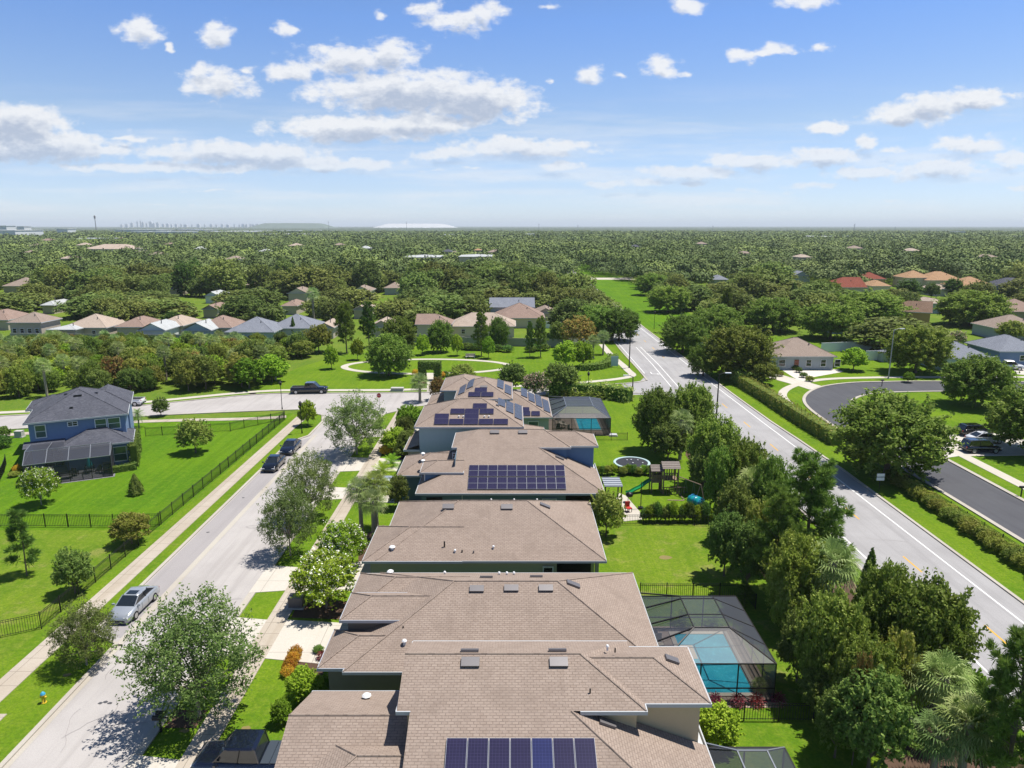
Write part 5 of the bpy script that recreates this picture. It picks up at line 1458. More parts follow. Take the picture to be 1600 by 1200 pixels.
pg('cordyline', 503, 1030, .5, .8, 'single burgundy plant at the corner of the nearest front bed'); pg('shrub', 498, 1019, .4, .5, 'tiny dark plant in the mulch by the driveway'); pg('roundlime', 507, 1085, .55, 1.3, 'lime shrub against the dark umber wall')
# backyard trees
pp('olive', 948, 800, 2.5, 27, 4.7, 'slim pale tree at the right end of the sage house'); pp('dark', 1135, 842, 3.4, 31, 6.0, 'dark airy tree standing in the open backyard lawn')
pg('roundlime', 1120, 1166, 1.3, 2.7, 'bright green round bush at the corner of the nearest house')
for a, b, l in ((1117, 1100, 'first'), (1153, 1101, 'second'), (1182, 1101, 'third'), (1216, 1099, 'rightmost')): pg('cordyline', a, b, .62, 1.1, f'{l} burgundy leaved plant from the left along the near cage wall')
pg('palm', 1186, 1080, .6, .8, 'small green palm inside the large cage corner'); pg('sapling', 1163, 948, .8, 2.0, 'tiny sapling on the grass beyond the large cage')
pg('arecagreen', 1066, 975, 1.1, 1.3, 'green plant at the far deck of the blue pool, left of two'); pg('arecagreen', 1114, 976, .9, 1.2, 'green plant at the far deck of the blue pool, right of two')

BELT = [('oak', 1026, 648, 5.0, 36, 8.8, 'large oak overhanging the lawn beside the turquoise pool'), ('oak', 1082, 640, 4.8, 38, 8.6, 'oak in the tree belt nearest the road junction'),
 ('palm', 1062, 690, 0, 1.9, 6.2, 'palm emerging between the first oaks of the belt'), ('oak', 1118, 700, 4.6, 46, 8.4, 'bushy oak of the belt across from the trampoline'),
 ('oak', 1165, 738, 4.5, 40, 8.2, 'oak of the belt behind the play tower'), ('dark', 1100, 735, 2.6, 26, 5.0, 'low dark tree just behind the play tower'),
 ('palm', 1172, 800, 0, 2.0, 6.0, 'palm of the belt right of the teal toy'), ('oak', 1205, 770, 4.5, 36, 8.2, 'oak of the belt leaning towards the road, left of the tall pine'),
 ('dark', 1148, 800, 3.0, 30, 6.2, 'dark tree at the end of the backyard hedge row'), ('pine', 1262, 815, 6.2, 84, 11.0, 'tall wide pine beside the road in the middle of the belt'),
 ('pine', 1215, 850, 5.2, 62, 9.2, 'second pine, left of the tall one'), ('dark', 1170, 870, 3.0, 36, 6.2, 'dark tree at the lawn edge under the pines'),
 ('palm', 1290, 960, 0, 2.3, 6.8, 'silvery palm below the pines'), ('cypress', 1355, 930, 3.5, 27, 7.2, 'narrow dark cypress beside the road below the pines'),
 ('oak', 1245, 905, 3.8, 52, 7.4, 'dark oak between the pines and the silvery palm'), ('oak', 1300, 1000, 4.2, 62, 7.6, 'oak behind the large pool cage'),
 ('oak', 1385, 960, 4.2, 56, 7.8, 'oak of the belt right below the narrow cypress'), ('oak', 1450, 985, 4.4, 78, 8.0, 'broad oak touching the white road line'),
 ('dark', 1250, 1010, 2.6, 34, 5.0, 'dark tree at the lawn edge by the large pool cage'), ('yellowcypress', 1432, 1030, 3.2, 24, 6.4, 'lime tipped cypress in the lower belt'),
 ('palm', 1462, 1125, 0, 1.9, 5.0, 'palm with drooping fans in the lower belt'), ('palm', 1418, 1110, 0, 1.6, 4.4, 'smaller palm left of the drooping one in the lower belt'),
 ('oak', 1350, 1065, 3.6, 55, 6.6, 'oak with rusty sprays in the lower belt'), ('rust', 1345, 1080, 4.6, 24, 6.8, 'rust coloured small tree among the lower belt oaks'),
 ('dark', 1365, 1130, 3.2, 64, 6.4, 'open dark tree at the bottom of the belt'), ('palm', 1500, 1200, 0, 1.9, 4.8, 'lowest palm near the bottom right corner'), ('palm', 1455, 1195, 0, 1.6, 3.8, 'short palm left of the lowest palm'),
 ('pine', 1588, 1120, 5.6, 92, 9.6, 'pine cut off by the right edge at the bottom'), ('dark', 1290, 1078, 1.8, 42, 3.6, 'low dark shrubby tree behind the near iron fence'),
 ('lime', 1515, 1075, 1.6, 26, 3.0, 'low green bush near the road verge at lower right'), ('dark', 1310, 1130, 2.2, 36, 4.6, 'low dark tree at the shaded lawn corner'),
 ('olive', 1400, 1050, 3.4, 34, 6.2, 'yellowish green tree between the lower oaks'), ('lime', 1300, 885, 2.5, 28, 5.0, 'bright green tree beneath the tall pine'),
 ('olive', 1235, 955, 2.2, 28, 4.4, 'small olive green tree by the iron fence end'), ('oak', 1130, 745, 4.0, 30, 7.4, 'rounded oak directly above the teal toy'),
 ('dark', 1045, 690, 2.6, 30, 5.2, 'dark low tree under the large oak by the turquoise pool'), ('dark', 1540, 1160, 2.4, 40, 4.8, 'dark bush beside the edge pine'), ('olive', 1190, 830, 3.6, 30, 6.4, 'olive green tree wedged among the pines')]
for k, a, b, zc, r, h, lb in BELT:
    if zc == 0: pg(k, a, b + 28, r, h, lb)
    else: pp(k, a, b, zc, r * .93, h, lb)

# right of the main road
RIGHT = [('oak', 1393, 672, 5.6, 84, 10.0, 'huge spreading oak between the main road and the dark side road'), ('oak', 1158, 548, 5.4, 54, 10.5, 'big oak right of the road junction'),
 ('oak', 1068, 518, 5.0, 38, 9.0, 'roundish oak overhanging the road beyond the junction'), ('oak', 1435, 543, 5.2, 48, 10.0, 'dark oak on the lawn behind the concrete lamp post'),
 ('oak', 1528, 592, 4.6, 50, 8.6, 'leafy oak inside the bend of the dark road'), ('oak', 1618, 648, 5.2, 64, 9.4, 'tall oak shading the driveway with the black suv'),
 ('lime', 1335, 561, 2.4, 20, 4.6, 'small bright tree before the ranch house'), ('olive', 1192, 585, 2.0, 22, 4.4, 'bushy shrub tree at the far end of the roadside hedge'),
 ('olive', 1180, 570, 2.0, 20, 4.4, 'pale bush under the big oak by the junction'), ('oak', 1120, 505, 5.0, 42, 9.6, 'tall oak behind the roundish one, right of the road'),
 ('oak', 1045, 465, 5.0, 34, 9.4, 'oak at the right edge of the long green strip, farther'), ('oak', 1020, 443, 5.0, 26, 9.4, 'oak casting shade on the far green strip'),
 ('pine', 1135, 482, 6.0, 16, 11.0, 'light green pine among the oaks right of the road'), ('cypress', 1240, 462, 4.0, 12, 9.0, 'dark narrow tree left of the red roofed house'),
 ('oak', 1210, 490, 5.0, 44, 9.6, 'wide oak behind the ranch house, left part'), ('oak', 1355, 480, 5.5, 58, 10.5, 'very dark broad oak behind the white fence'),
 ('oak', 1285, 455, 5.0, 30, 9.6, 'oak between the rose roof and the maroon roof'), ('oak', 1520, 480, 5.5, 50, 10.5, 'bright crowned oak right of the mustard walled house'),
 ('magnolia', 1420, 455, 4.0, 20, 9.0, 'lime green upright tree amid the orange roofs'), ('magnolia', 1490, 448, 4.0, 15, 8.0, 'dark upright tree before the orange roofed houses'), ('dark', 1456, 455, 3.0, 12, 6.5, 'dark rounded tree left of the orange roofs'),
 ('pinkmyrtle', 1495, 530, 2.2, 14, 4.4, 'reddish small tree behind the pale grey house'), ('oak', 1300, 500, 5.0, 46, 9.6, 'oak behind the white fence, left of the darkest one'), ('olive', 1580, 518, 2.5, 20, 5.4, 'yellowish tree by the navy house'),
 ('oak', 1100, 560, 3.6, 24, 6.5, 'low oak beside the road under the big one'), ('lime', 1420, 588, 1.2, 8, 2.0, 'small shrub on the lawn by the concrete lamp post')]
for k, a, b, zc, r, h, lb in RIGHT: pp(k, a, b, zc, r, h, lb)
for i, (a, b) in enumerate(((1218, 588), (1248, 582), (1262, 576), (1242, 578), (1280, 574), (1290, 575), (1302, 574), (1255, 590), (1265, 596))):
    pg('shrub' if i % 2 else 'paleshrub', a, b, .8, 1.1, 'small rounded garden shrub in the white gravel before the ranch house', 'garden shrubs before the ranch house')
# park trees
PARK = [('oak', 606, 551, 4.6, 36, 8.4, 'dark oak standing alone inside the park lawn by the oval path'), ('lime', 517, 556, 2.8, 11, 4.8, 'small round tree left of the oval path'),
 ('lime', 558, 543, 2.8, 10, 4.8, 'small round tree above the left end of the oval path'), ('lime', 660, 536, 2.8, 10, 4.8, 'small round tree above the middle of the oval path'),
 ('lime', 714, 537, 2.8, 9, 4.8, 'small round tree left of the park bench'), ('lime', 763, 541, 2.8, 10, 4.8, 'small round tree right of the park bench'), ('olive', 497, 527, 3.6, 22, 6.6, 'dark topped tree at the left rim of the park'),
 ('pine', 540, 512, 6.0, 24, 11.0, 'tall loose tree in the left back of the park'), ('oak', 622, 522, 4.6, 28, 8.6, 'tree behind the small round ones at the park back'), ('pine', 575, 505, 6.0, 20, 10.5, 'second tall loose tree at the park back'),
 ('oak', 688, 524, 4.0, 20, 7.6, 'oak at the park back left of the wooden fence gap'), ('pine', 752, 520, 5.4, 20, 9.5, 'airy tree at the park back, above the dark shrubs'), ('oak', 779, 518, 4.0, 16, 7.6, 'oak at the park back before the brown roof'),
 ('pine', 845, 524, 5.0, 17, 8.6, 'tree right of the park before the white fence'), ('pine', 828, 528, 4.5, 10, 7.5, 'narrow tree right of the park before the white fence'), ('lime', 884, 553, 3.0, 20, 5.6, 'light green tree near the curved hedge, left'),
 ('lime', 911, 552, 3.0, 17, 5.6, 'light green tree near the curved hedge, right'), ('rust', 905, 518, 4.4, 26, 8.0, 'tree with rusty top near the sidewalk bend'), ('oak', 932, 500, 5.0, 36, 9.2, 'large oak overhanging the left edge of the main road'),
 ('oak', 968, 505, 4.6, 32, 8.6, 'oak leaning out over the main road asphalt'), ('palm', 927, 558, 0, 1.8, 5.0, 'left palm of two by the sidewalk bend'), ('palm', 942, 552, 0, 1.8, 5.4, 'right palm of two by the sidewalk bend'),
 ('dark', 877, 590, 3.0, 27, 5.8, 'dark round tree between the cross street and the turquoise pool'), ('pinkmyrtle', 837, 602, 2.4, 21, 4.8, 'pink flowering tree behind the farthest house'), ('dark', 800, 590, 2.6, 22, 5.4, 'dark tree left of the pink flowering one'),
 ('olive', 722, 585, 1.8, 20, 3.8, 'low shrub tree behind the farthest roof'), ('olive', 470, 545, 2.0, 20, 4.0, 'olive shrub at the thicket corner of the park'), ('dark', 872, 520, 3.4, 14, 6.4, 'dark shrubby tree along the white park fence')]
for k, a, b, zc, r, h, lb in PARK:
    if zc == 0: pg(k, a, b + 2, r, h, lb)
    else: pp(k, a, b, zc, r, h, lb)
for i, (a, b) in enumerate(((728, 546), (735, 547), (742, 547), (750, 547), (829, 550), (838, 548), (850, 548), (778, 549), (793, 550), (640, 545))):
    pg('shrub', a, b, 1.5, 1.7, 'low dark shrub along the back edge of the park', 'shrubs along the back of the park')
for i, (a, b) in enumerate(((655, 590), (660, 588), (690, 590), (696, 588), (650, 586), (702, 592))):
    pg('shrub' if i % 2 else 'goldshrub', a, b, .8, 1.1, 'small shrub at the foot of the hedge arch', 'shrubs round the hedge arch')

# hedges
hedge('hedge', smooth_line([P(905, 578)[:2], P(925, 578)[:2], P(945, 574)[:2], P(957, 567)[:2], P(957, 561)[:2]], 4), 2.2, 1.3, 'leaf_hedge', 'low curved hedge at the park corner', per=40, leaf=.16)
hedge('hedge', smooth_line([(42.6, 128), (43.2, 116), (43.4, 104), (44.0, 92)], 5), 1.9, 2.0, 'leaf_olive', 'thick hedge beside the main road before the huge oak', per=45, leaf=.14, wob=.25)
hedge('hedge', smooth_line([(43.3, 138), (42.8, 128)], 3), 2.4, 2.6, 'leaf_hedge', 'taller hedge end near the junction oak', per=45, leaf=.15, wob=.3)
hx = [P(857, 618), P(900, 619), P(945, 621), P(985, 628)]
hedge('hedge', [(q.x, q.y) for q in hx], 2.2, 2.4, 'leaf_palmyellow', 'tall yellow green hedge behind the turquoise pool', per=50, leaf=.17, wob=.4)
for i in range(9):
    q = P(868 + i * 14, 621 + i * .7); plant('areca', q.x, q.y + .6, 1.5, 2.9 * 1.2, 'feathery yellow palm along the hedge behind the turquoise pool', 'yellow palms behind the turquoise pool')
# columnar shrubs in the two backyard rows
for i in range(13):
    a = 934 + i * 7.9
    if a < 960 or a > 966:
        pg(('lime', 'shrub', 'olive')[i % 3], a, 741 + (i % 3), .55, 1.05 + .2 * (i % 4) / 2, 'small columnar shrub in the row beside the trampoline', 'columnar shrubs beside the trampoline')
for i in range(17):
    pg(('shrub', 'lime', 'dark')[i % 3], 1008 + i * 6.2, 815 + (i % 2), .55, 1.5 + .25 * (i % 4), 'small columnar shrub in the row across the backyard lawn', 'columnar shrubs across the backyard')
# flowering shrubs along the side road fence
for i in range(26):
    yv = 78.5 - i * 1.15
    plant('paleshrub', 44.4 + .3 * math.sin(i * 2.3), yv, .95, 1.35, 'pale flowering shrub in the border along the side road fence', 'pale shrubs along the side road fence')
# ------------------------------------------------------------------ vehicles
def loft(mb, secs, mat, ring):
    """secs: list of parameter tuples, ring(sec) -> list of points; closed tube with end caps"""
    b = len(mb.v); n = len(ring(secs[0])); k = mb.mi(mat)
    for s in secs: mb.v += [tuple(p) for p in ring(s)]
    for i in range(len(secs) - 1):
        for j in range(n):
            j2 = (j + 1) % n
            mb.f.append((b + i * n + j, b + (i + 1) * n + j, b + (i + 1) * n + j2, b + i * n + j2)); mb.m.append(k)
    mb.f.append(tuple(b + j for j in range(n))); mb.m.append(k)
    mb.f.append(tuple(b + (len(secs) - 1) * n + n - 1 - j for j in range(n))); mb.m.append(k)

def vehicle(name, label, cat, x, y, rz, paint, kind='sedan', Lc=4.7, Wc=1.82, Hc=1.45, bed=None, sunroof=False, rack=False):
    t = thing(name, label, cat, (x, y, .015), rz)
    h = Lc / 2; w = Wc / 2; gc = .19 if kind == 'sedan' else .33
    if kind == 'sedan':
        prof = [(-h, .66, .88), (-h + .10, .86, .95), (-h + .5, .96, .99), (-.95, .98, 1.0), (.0, .96, 1.0), (1.1, .95, 1.0), (h - .8, .89, .99), (h - .35, .79, .95), (h - .1, .66, .88), (h, .50, .78)]
        cab0, cab1, rf0, rf1 = -h + .50, 1.22, -h + 1.45, .30
        zb = .93
    elif kind == 'suv':
        prof = [(-h, .80, .92), (-h + .12, 1.0, .98), (-h + .5, 1.08, 1.0), (0, 1.08, 1.0), (.95, 1.06, 1.0), (h - .6, 1.0, .99), (h - .15, .85, .94), (h, .65, .88)]
        cab0, cab1, rf0, rf1 = -h + .16, 1.25, -h + .50, .55; zb = 1.06
    else:
        prof = [(-h, .95, .96), (-h + .08, 1.08, 1.0), (-h + .5, 1.10, 1.0), (0, 1.10, 1.0), (1.3, 1.16, 1.0), (h - .5, 1.14, .99), (h - .1, 1.02, .95), (h, .80, .90)]
        cab0, cab1, rf0, rf1 = -.75, 1.75, -.55, 1.0; zb = 1.12
    def ring(s):
        X, zt, wf = s; ww = w * wf
        return [(X, -ww * .90, gc), (X, -ww, gc + .16), (X, -ww, zt * .72), (X, -ww * .93, zt - .05), (X, -ww * .80, zt), (X, ww * .80, zt), (X, ww * .93, zt - .05), (X, ww, zt * .72), (X, ww, gc + .16), (X, ww * .90, gc)]
    b = MB(); loft(b, prof, paint, ring)
    # dark trim: grille, lower bumpers, door shut lines, sills
    b.box((h - .02, 0, gc + .14), (.07, w * 1.2, .12), 'black_metal'); b.box((-h + .02, 0, gc + .10), (.07, w * 1.6, .16), 'black_metal')
    for sx in ((-.55 if kind != 'sedan' else -.45), .45):
        for s in (-1, 1): b.box((sx, s * (w + .002), zb * .66), (.018, .012, zb * .55), 'black_metal')
    b.build('body', t, True)
    c = MB(); wt = w * {'sedan': .68, 'suv': .76, 'pickup': .80}[kind]; wb = w * .93; zr = Hc - .05
    P8 = [(cab0, -wb * .9, zb - .02), (cab1, -wb * .88, zb - .02), (cab1, wb * .88, zb - .02), (cab0, wb * .9, zb - .02), (rf0, -wt, zr), (rf1, -wt, zr), (rf1, wt, zr), (rf0, wt, zr)]
    for q in ((0, 1, 5, 4), (1, 2, 6, 5), (2, 3, 7, 6), (3, 0, 4, 7)): c.poly([P8[i] for i in q], 'dark_glass')
    c.build('window', t)
    r = MB()
    def ring2(s):
        X, ww, z0, z1 = s; return [(X, -ww, z0), (X, -ww * .85, z1), (X, ww * .85, z1), (X, ww, z0)]
    loft(r, [(rf0 - .06, wt * .94, zr - .03, zr + .01), (rf0 + .15, wt + .03, zr - .03, zr + .05), ((rf0 + rf1) / 2, wt + .03, zr - .03, zr + .06), (rf1 - .12, wt + .03, zr - .03, zr + .05), (rf1 + .06, wt * .94, zr - .03, zr + .01)], paint, ring2)
    for s in (-1, 1):   # pillars
        r.tube((cab1 - .02, s * wb * .87, zb), (rf1, s * wt, zr), .035, n=4, mat=paint); r.tube((cab0 + .02, s * wb * .89, zb), (rf0, s * wt, zr), .05, n=4, mat=paint)
        r.tube(((cab0 + cab1) / 2 - .1, s * wb * .90, zb), ((rf0 + rf1) / 2, s * wt, zr), .035, n=4, mat='black_metal')
    if sunroof: r.box(((rf0 + rf1) / 2 + .25, 0, zr + .062), (.55, wt * 1.25, .012), 'dark_glass')
    if rack:
        for s in (-1, 1): r.tube((rf0 + .1, s * wt * .9, zr + .10), (rf1 - .1, s * wt * .9, zr + .10), .02, n=5, mat='grey_metal')
    r.build('roof', t, False)
    if kind == 'pickup':
        bb = MB(); x0, x1 = -h + .12, -.8
        if bed == 'cover':
            for i in range(4):
                a = x0 + (x1 - x0) * i / 4; bb.box(((a + (x1 - x0) / 8), 0, 1.125), ((x1 - x0) / 4 - .03, w * 1.72, .03), 'bed_cover')
        else:
            bb.box(((x0 + x1) / 2, 0, 1.112), (x1 - x0, w * 1.55, .012), 'dark_void')
            for s in (-1, 1): bb.box(((x0 + x1) / 2, s * w * .88, 1.15), (x1 - x0, .09, .08), paint)
            bb.box((x0 - .02, 0, 1.14), (.07, w * 1.8, .08), paint)
        bb.build('bed', t)
    wr = .33 if kind == 'sedan' else .40
    for (sx, sy) in ((h - .92, 1), (h - .92, -1), (-h + .95, 1), (-h + .95, -1)):
        ty = MB(); ty.tube((0, -.11, 0), (0, .11, 0), wr, n=20, mat='tyre'); o = ty.build('wheel', t); o.location = (sx, sy * (w - .10), wr)
        rm = MB(); rm.tube((0, sy * .105, 0), (0, sy * .122, 0), wr * .62, n=14, mat='rim'); rm.build('rim', o)
    for s in (-1, 1):
        m = MB(); m.box((0, 0, 0), (.10, .34, .13), 'lamp_lens'); o = m.build('headlight', t); o.location = (h - .07, s * w * .66, prof[-1][1] + .04)
        m = MB(); m.box((0, 0, 0), (.08, .24, .16), 'tail_lens'); o = m.build('tail_light', t); o.location = (-h + .03, s * w * .74, prof[0][1] + .02)
        m = MB(); m.box((0, 0, 0), (.14, .20, .13), paint); o = m.build('mirror', t); o.location = (cab1 - .25, s * (w + .08), zb + .05)
    return t
vehicle('parked_car', 'silver grey sedan with dark sunroof parked alone in the kerb lane', 'car', -29.2, 50.3 - .4, -math.pi / 2 - .03, 'car_silver', sunroof=True, Lc=4.6)
q = P(419, 731); vehicle('parked_car', 'black sedan parked at the kerb, nearer of two', 'car', -29.25, q.y + .2, -math.pi / 2, 'car_black', Lc=4.5)
q = P(450, 705); vehicle('parked_car', 'very dark blue sedan parked at the kerb, farther of two', 'car', -29.2, q.y + .2, -math.pi / 2, 'car_navy', Lc=4.6)
q = P(484, 614); vehicle('pickup_truck', 'black crew cab pickup stopped on the cross street', 'pickup truck', q.x, q.y, .08, 'car_black', 'pickup', 6.3, 2.02, 1.95)
vehicle('pickup_truck', 'black pickup with ribbed bed cover on the driveway at the bottom edge', 'pickup truck', -14.2, 33.3, math.pi, 'car_navy', 'pickup', 5.9, 2.02, 1.95, bed='cover')
q = P(197, 633); vehicle('pickup_truck', 'white pickup tail showing from behind the blue house', 'pickup truck', q.x, q.y, math.pi, 'car_white', 'pickup', 5.9, 2.0, 1.9)
vehicle('parked_car', 'silver suv on the driveway hidden behind the three palms', 'car', -15.3, 75.0, math.pi - .15, 'car_silver', 'suv', 4.8, 1.9, 1.7)
q = P(1531, 706); vehicle('parked_car', 'black suv on the driveway across the dark side road', 'car', q.x, q.y, .02, 'car_black', 'suv', 4.7, 1.92, 1.75, rack=True)
q = P(1538, 691); vehicle('parked_car', 'white sedan parked beyond the black suv', 'car', q.x, q.y, .05, 'car_white')
q = P(1522, 680); vehicle('parked_car', 'dark car beyond the white sedan under the tree', 'car', q.x, q.y, .05, 'car_black', 'suv', 4.5, 1.85, 1.65)
q = P(1573, 577); vehicle('pickup_truck', 'white pickup before the garage at the right edge', 'pickup truck', q.x, q.y, -.35, 'car_white', 'pickup', 5.8, 2.0, 1.9)

# ------------------------------------------------------------------ street lamps, signs, boxes
def cobra_lamp(x, y, h, arm, label, mat='dark_bronze', side=1):
    t = thing('street_lamp', label, 'street lamp', (x, y, 0))
    m = MB(); m.tube((0, 0, 0), (0, 0, h), .13, .08, 8, mat); m.tube((0, 0, h - .1), (side * arm * .6, 0, h + .2), .05, n=6, mat=mat); m.tube((side * arm * .6, 0, h + .2), (side * arm, 0, h + .22), .05, n=6, mat=mat); m.tube((0, 0, 0), (0, 0, .3), .2, .16, 8, mat)
    m.build('pole', t)
    m = MB(); m.box((side * (arm + .35), 0, h + .2), (.9, .38, .14), 'white_paint'); m.build('lamp_head', t)
    return t
q = P(1119, 657); cobra_lamp(q.x, q.y, 7.2, 1.0, 'tall dark street lamp beside the main road above the tree belt')
q = P(983, 575); cobra_lamp(q.x, q.y, 7.6, 1.0, 'dark street lamp on the verge by the road junction')
q = P(988, 620); cobra_lamp(q.x, q.y, 3.6, .9, 'short lamp post at the end of the cross street', side=-1)
q = P(1388, 592); cobra_lamp(q.x, q.y, 9.6, 1.2, 'pale concrete lamp post on the lawn across from the big oaks', 'concrete_pole')
def lantern(px, py, h, label):
    q = P(px, py); t = thing('street_lamp', label, 'street lamp', (q.x, q.y, 0))
    m = MB(); m.tube((0, 0, 0), (0, 0, h), .06, .045, 8, 'black_metal'); m.tube((0, 0, 0), (0, 0, .5), .12, .07, 8, 'black_metal'); m.build('post', t)
    m = MB(); m.lathe((0, 0, h), [(.06, 0), (.19, .1), (.23, .45), (.27, .5), (.12, .66), (.02, .8)], 8, 'black_metal'); m.build('lantern', t)
lantern(441, 640, 4.0, 'black lantern post between the sidewalk and the cross street'); lantern(472, 677, 4.0, 'black lantern post by the small round corner tree')
lantern(919, 615, 3.2, 'black lantern post on the park verge behind the turquoise pool'); lantern(1022, 514, 4.4, 'black lantern post right of the far main road')
q = P(593, 640); t = thing('stop_sign', 'small red stop sign at the street corner', 'sign', (q.x, q.y, 0))
m = MB(); m.tube((0, 0, 0), (0, 0, 2.5), .035, n=6, mat='grey_metal'); m.build('post', t)
m = MB(); n8 = [(0.38 * math.cos(math.pi / 8 + i * math.pi / 4), .38 * math.sin(math.pi / 8 + i * math.pi / 4)) for i in range(8)]
m.poly([(a, -.05, 2.35 + b) for a, b in n8], 'red_sign'); m.poly([(a, -.02, 2.35 + b) for a, b in n8][::-1], 'grey_metal'); m.build('plate', t)
def text(body, size, loc, mat, parent, rot=(math.pi / 2, 0, 0), name='lettering'):
    cu = bpy.data.curves.new(name, 'FONT'); cu.body = body; cu.size = size; cu.align_x = 'CENTER'; cu.align_y = 'CENTER'; cu.extrude = .004
    o = bpy.data.objects.new(name, cu); COL.objects.link(o)
    dg = bpy.context.evaluated_depsgraph_get(); me = bpy.data.meshes.new_from_object(o.evaluated_get(dg)); bpy.data.objects.remove(o)
    me.name = name; me.materials.clear(); me.materials.append(MATS[mat]); o = bpy.data.objects.new(name, me); COL.objects.link(o)
    o.parent = parent; o.location = loc; o.rotation_euler = rot; return o
text('STOP', .26, (0, -.06, 2.35), 'white_paint', t)
q = P(960, 574); t = thing('sign_board', 'pale teal blank board standing by the sidewalk bend', 'sign', (q.x, q.y, 0))
m = MB(); m.box((0, 0, 1.35), (1.5, .08, 2.1), 'sign_teal'); m.build('panel', t)
for s in (-.6, .6): m = MB(); m.tube((s, .06, 0), (s, .06, 2.2), .04, n=6, mat='grey_metal'); m.build('post', t)
q = P(1373, 768); t = thing('road_sign', 'small two panel road sign on a dark post by the main road', 'sign', (q.x, q.y, 0))
m = MB(); m.tube((0, 0, 0), (0, 0, 2.2), .035, n=6, mat='black_metal'); m.build('post', t)
m = MB(); m.box((0, -.05, 1.95), (.85, .03, .36), 'white_paint'); m.build('plate', t); m = MB(); m.box((0, -.05, 1.5), (.85, .03, .36), 'white_paint'); m.build('plate', t)
def mailbox(x, y, label, n=1):
    t = thing('mailbox', label, 'mailbox', (x, y, .02))
    m = MB(); m.box((0, 0, .5), (.1, .1, 1.0), 'black_metal'); m.box((0, 0, .95), (.9 if n > 1 else .1, .08, .06), 'black_metal'); m.build('post', t)
    for i in range(n):
        s = (i - (n - 1) / 2) * .42
        m = MB(); pr = [(-.12, 0), (.12, 0), (.12, .14), (.08, .22), (0, .25), (-.08, .22), (-.12, .14)]
        loft(m, [(-.28,), (.28,)], 'black_metal', lambda S_: [(S_[0], s_ + s, 1.0 + z_) for s_, z_ in pr]); m.build('box', t)
q = P(252, 1144); mailbox(q.x, q.y, 'pair of black mailboxes on one post by the kerb', 2)
q = P(1595, 776); mailbox(q.x, q.y, 'single black mailbox at the right edge by the dark road')
q = P(1379, 604); mailbox(q.x, q.y + 0.3, 'single black mailbox on the inner verge of the dark road bend')
q = P(69, 1098); t = thing('fire_hydrant', 'yellow fire hydrant with a blue cap on the verge', 'hydrant', (q.x, q.y, .01))
m = MB(); m.lathe((0, 0, 0), [(.16, 0), (.16, .05), (.11, .07), (.11, .5), (.15, .52), (.15, .56), (.1, .58)], 12, 'hydrant_yellow'); m.tube((-.2, 0, .4), (.2, 0, .4), .06, n=8, mat='hydrant_yellow'); m.build('barrel', t, True)
m = MB(); m.lathe((0, 0, .57), [(.15, 0), (.14, .08), (.07, .16), (.03, .2), (0, .2)], 12, 'hydrant_blue'); m.build('cap', t, True)
def ubox(px, py, w, d, h, mat, label, name='utility_box'):
    q = P(px, py); t = thing(name, label, 'utility box', (q.x, q.y, 0)); m = MB(); m.box((0, 0, .06), (w + .2, d + .2, .12), 'concrete_pole'); m.build('base', t)
    m = MB(); m.box((0, 0, h / 2 + .1), (w, d, h), mat); m.box((0, 0, h + .12), (w + .06, d + .06, .05), mat); m.build('cabinet', t)
ubox(464, 948, 1.1, .8, .8, 'vent_metal', 'dark utility box at the foot of the white flowering bush tree')
ubox(621, 611, 2.2, 1.0, .5, 'concrete_pole', 'low pale utility cabinet on the park verge'); ubox(31, 683, 1.0, .7, .8, 'concrete_pole', 'small pale utility box left of the blue house')
ubox(548, 762, .5, .5, .25, 'concrete_pole', 'small meter lid on the verge by the car driveway'); ubox(958, 681, 1.0, .7, .12, 'white_paint', 'white slab outside the turquoise pool cage')
# park bench and hedge arch
q = P(735, 560); t = thing('park_bench', 'tan bench at the far rim of the oval path', 'bench', (q.x, q.y, 0))
m = MB(); m.box((0, 0, .45), (2.2, .5, .08), 'stone_white'); m.build('seat', t); m = MB(); m.box((0, .25, .8), (2.2, .08, .55), 'wall_beige'); m.build('backrest', t)
for s in (-.9, .9): m = MB(); m.box((s, 0, .2), (.12, .45, .42), 'stone_white'); m.build('leg', t)
q = P(672, 594); ax0 = q.x; ay0 = q.y
t = thing('hedge_arch', 'clipped dark hedge arch over the path into the park', 'topiary', (ax0, ay0, 0))
rng = np.random.default_rng(3)
cc, nn_ = [], []
for (x0, x1, z0_, z1_) in ((-2.1, -.85, 0, 3.0), (.85, 2.1, 0, 3.0), (-2.1, 2.1, 2.2, 3.7)):
    k = 1500; a = rng.random((k, 3)) * 2 - 1; ax_ = rng.integers(0, 3, k); sg = rng.choice([-1, 1], k)
    a[np.arange(k), ax_] = sg; n = np.zeros((k, 3)); n[np.arange(k), ax_] = sg
    cc.append(np.stack([(x0 + x1) / 2 + a[:, 0] * (x1 - x0) / 2, a[:, 1] * .8, (z0_ + z1_) / 2 + a[:, 2] * (z1_ - z0_) / 2], 1) + rng.normal(0, .06, (k, 3))); nn_.append(n + rng.normal(0, .5, (k, 3)))
cc = np.concatenate(cc); nn_ = unit(np.concatenate(nn_))
o = bpy.data.objects.new('foliage', quads_mesh('foliage', leaf_quads(cc, nn_, .16, .6, rng), rng.random(len(cc)) * .6, ['leaf_dark'])); COL.objects.link(o); o.parent = t
m = MB()
for (x0, x1, z0_, z1_) in ((-2.0, -.95, 0, 2.25), (.95, 2.0, 0, 2.25), (-2.0, 2.0, 2.3, 3.6)): m.span(x0, x1, -.7, .7, z0_, z1_, 'leaf_dark')
m.build('branches', t)

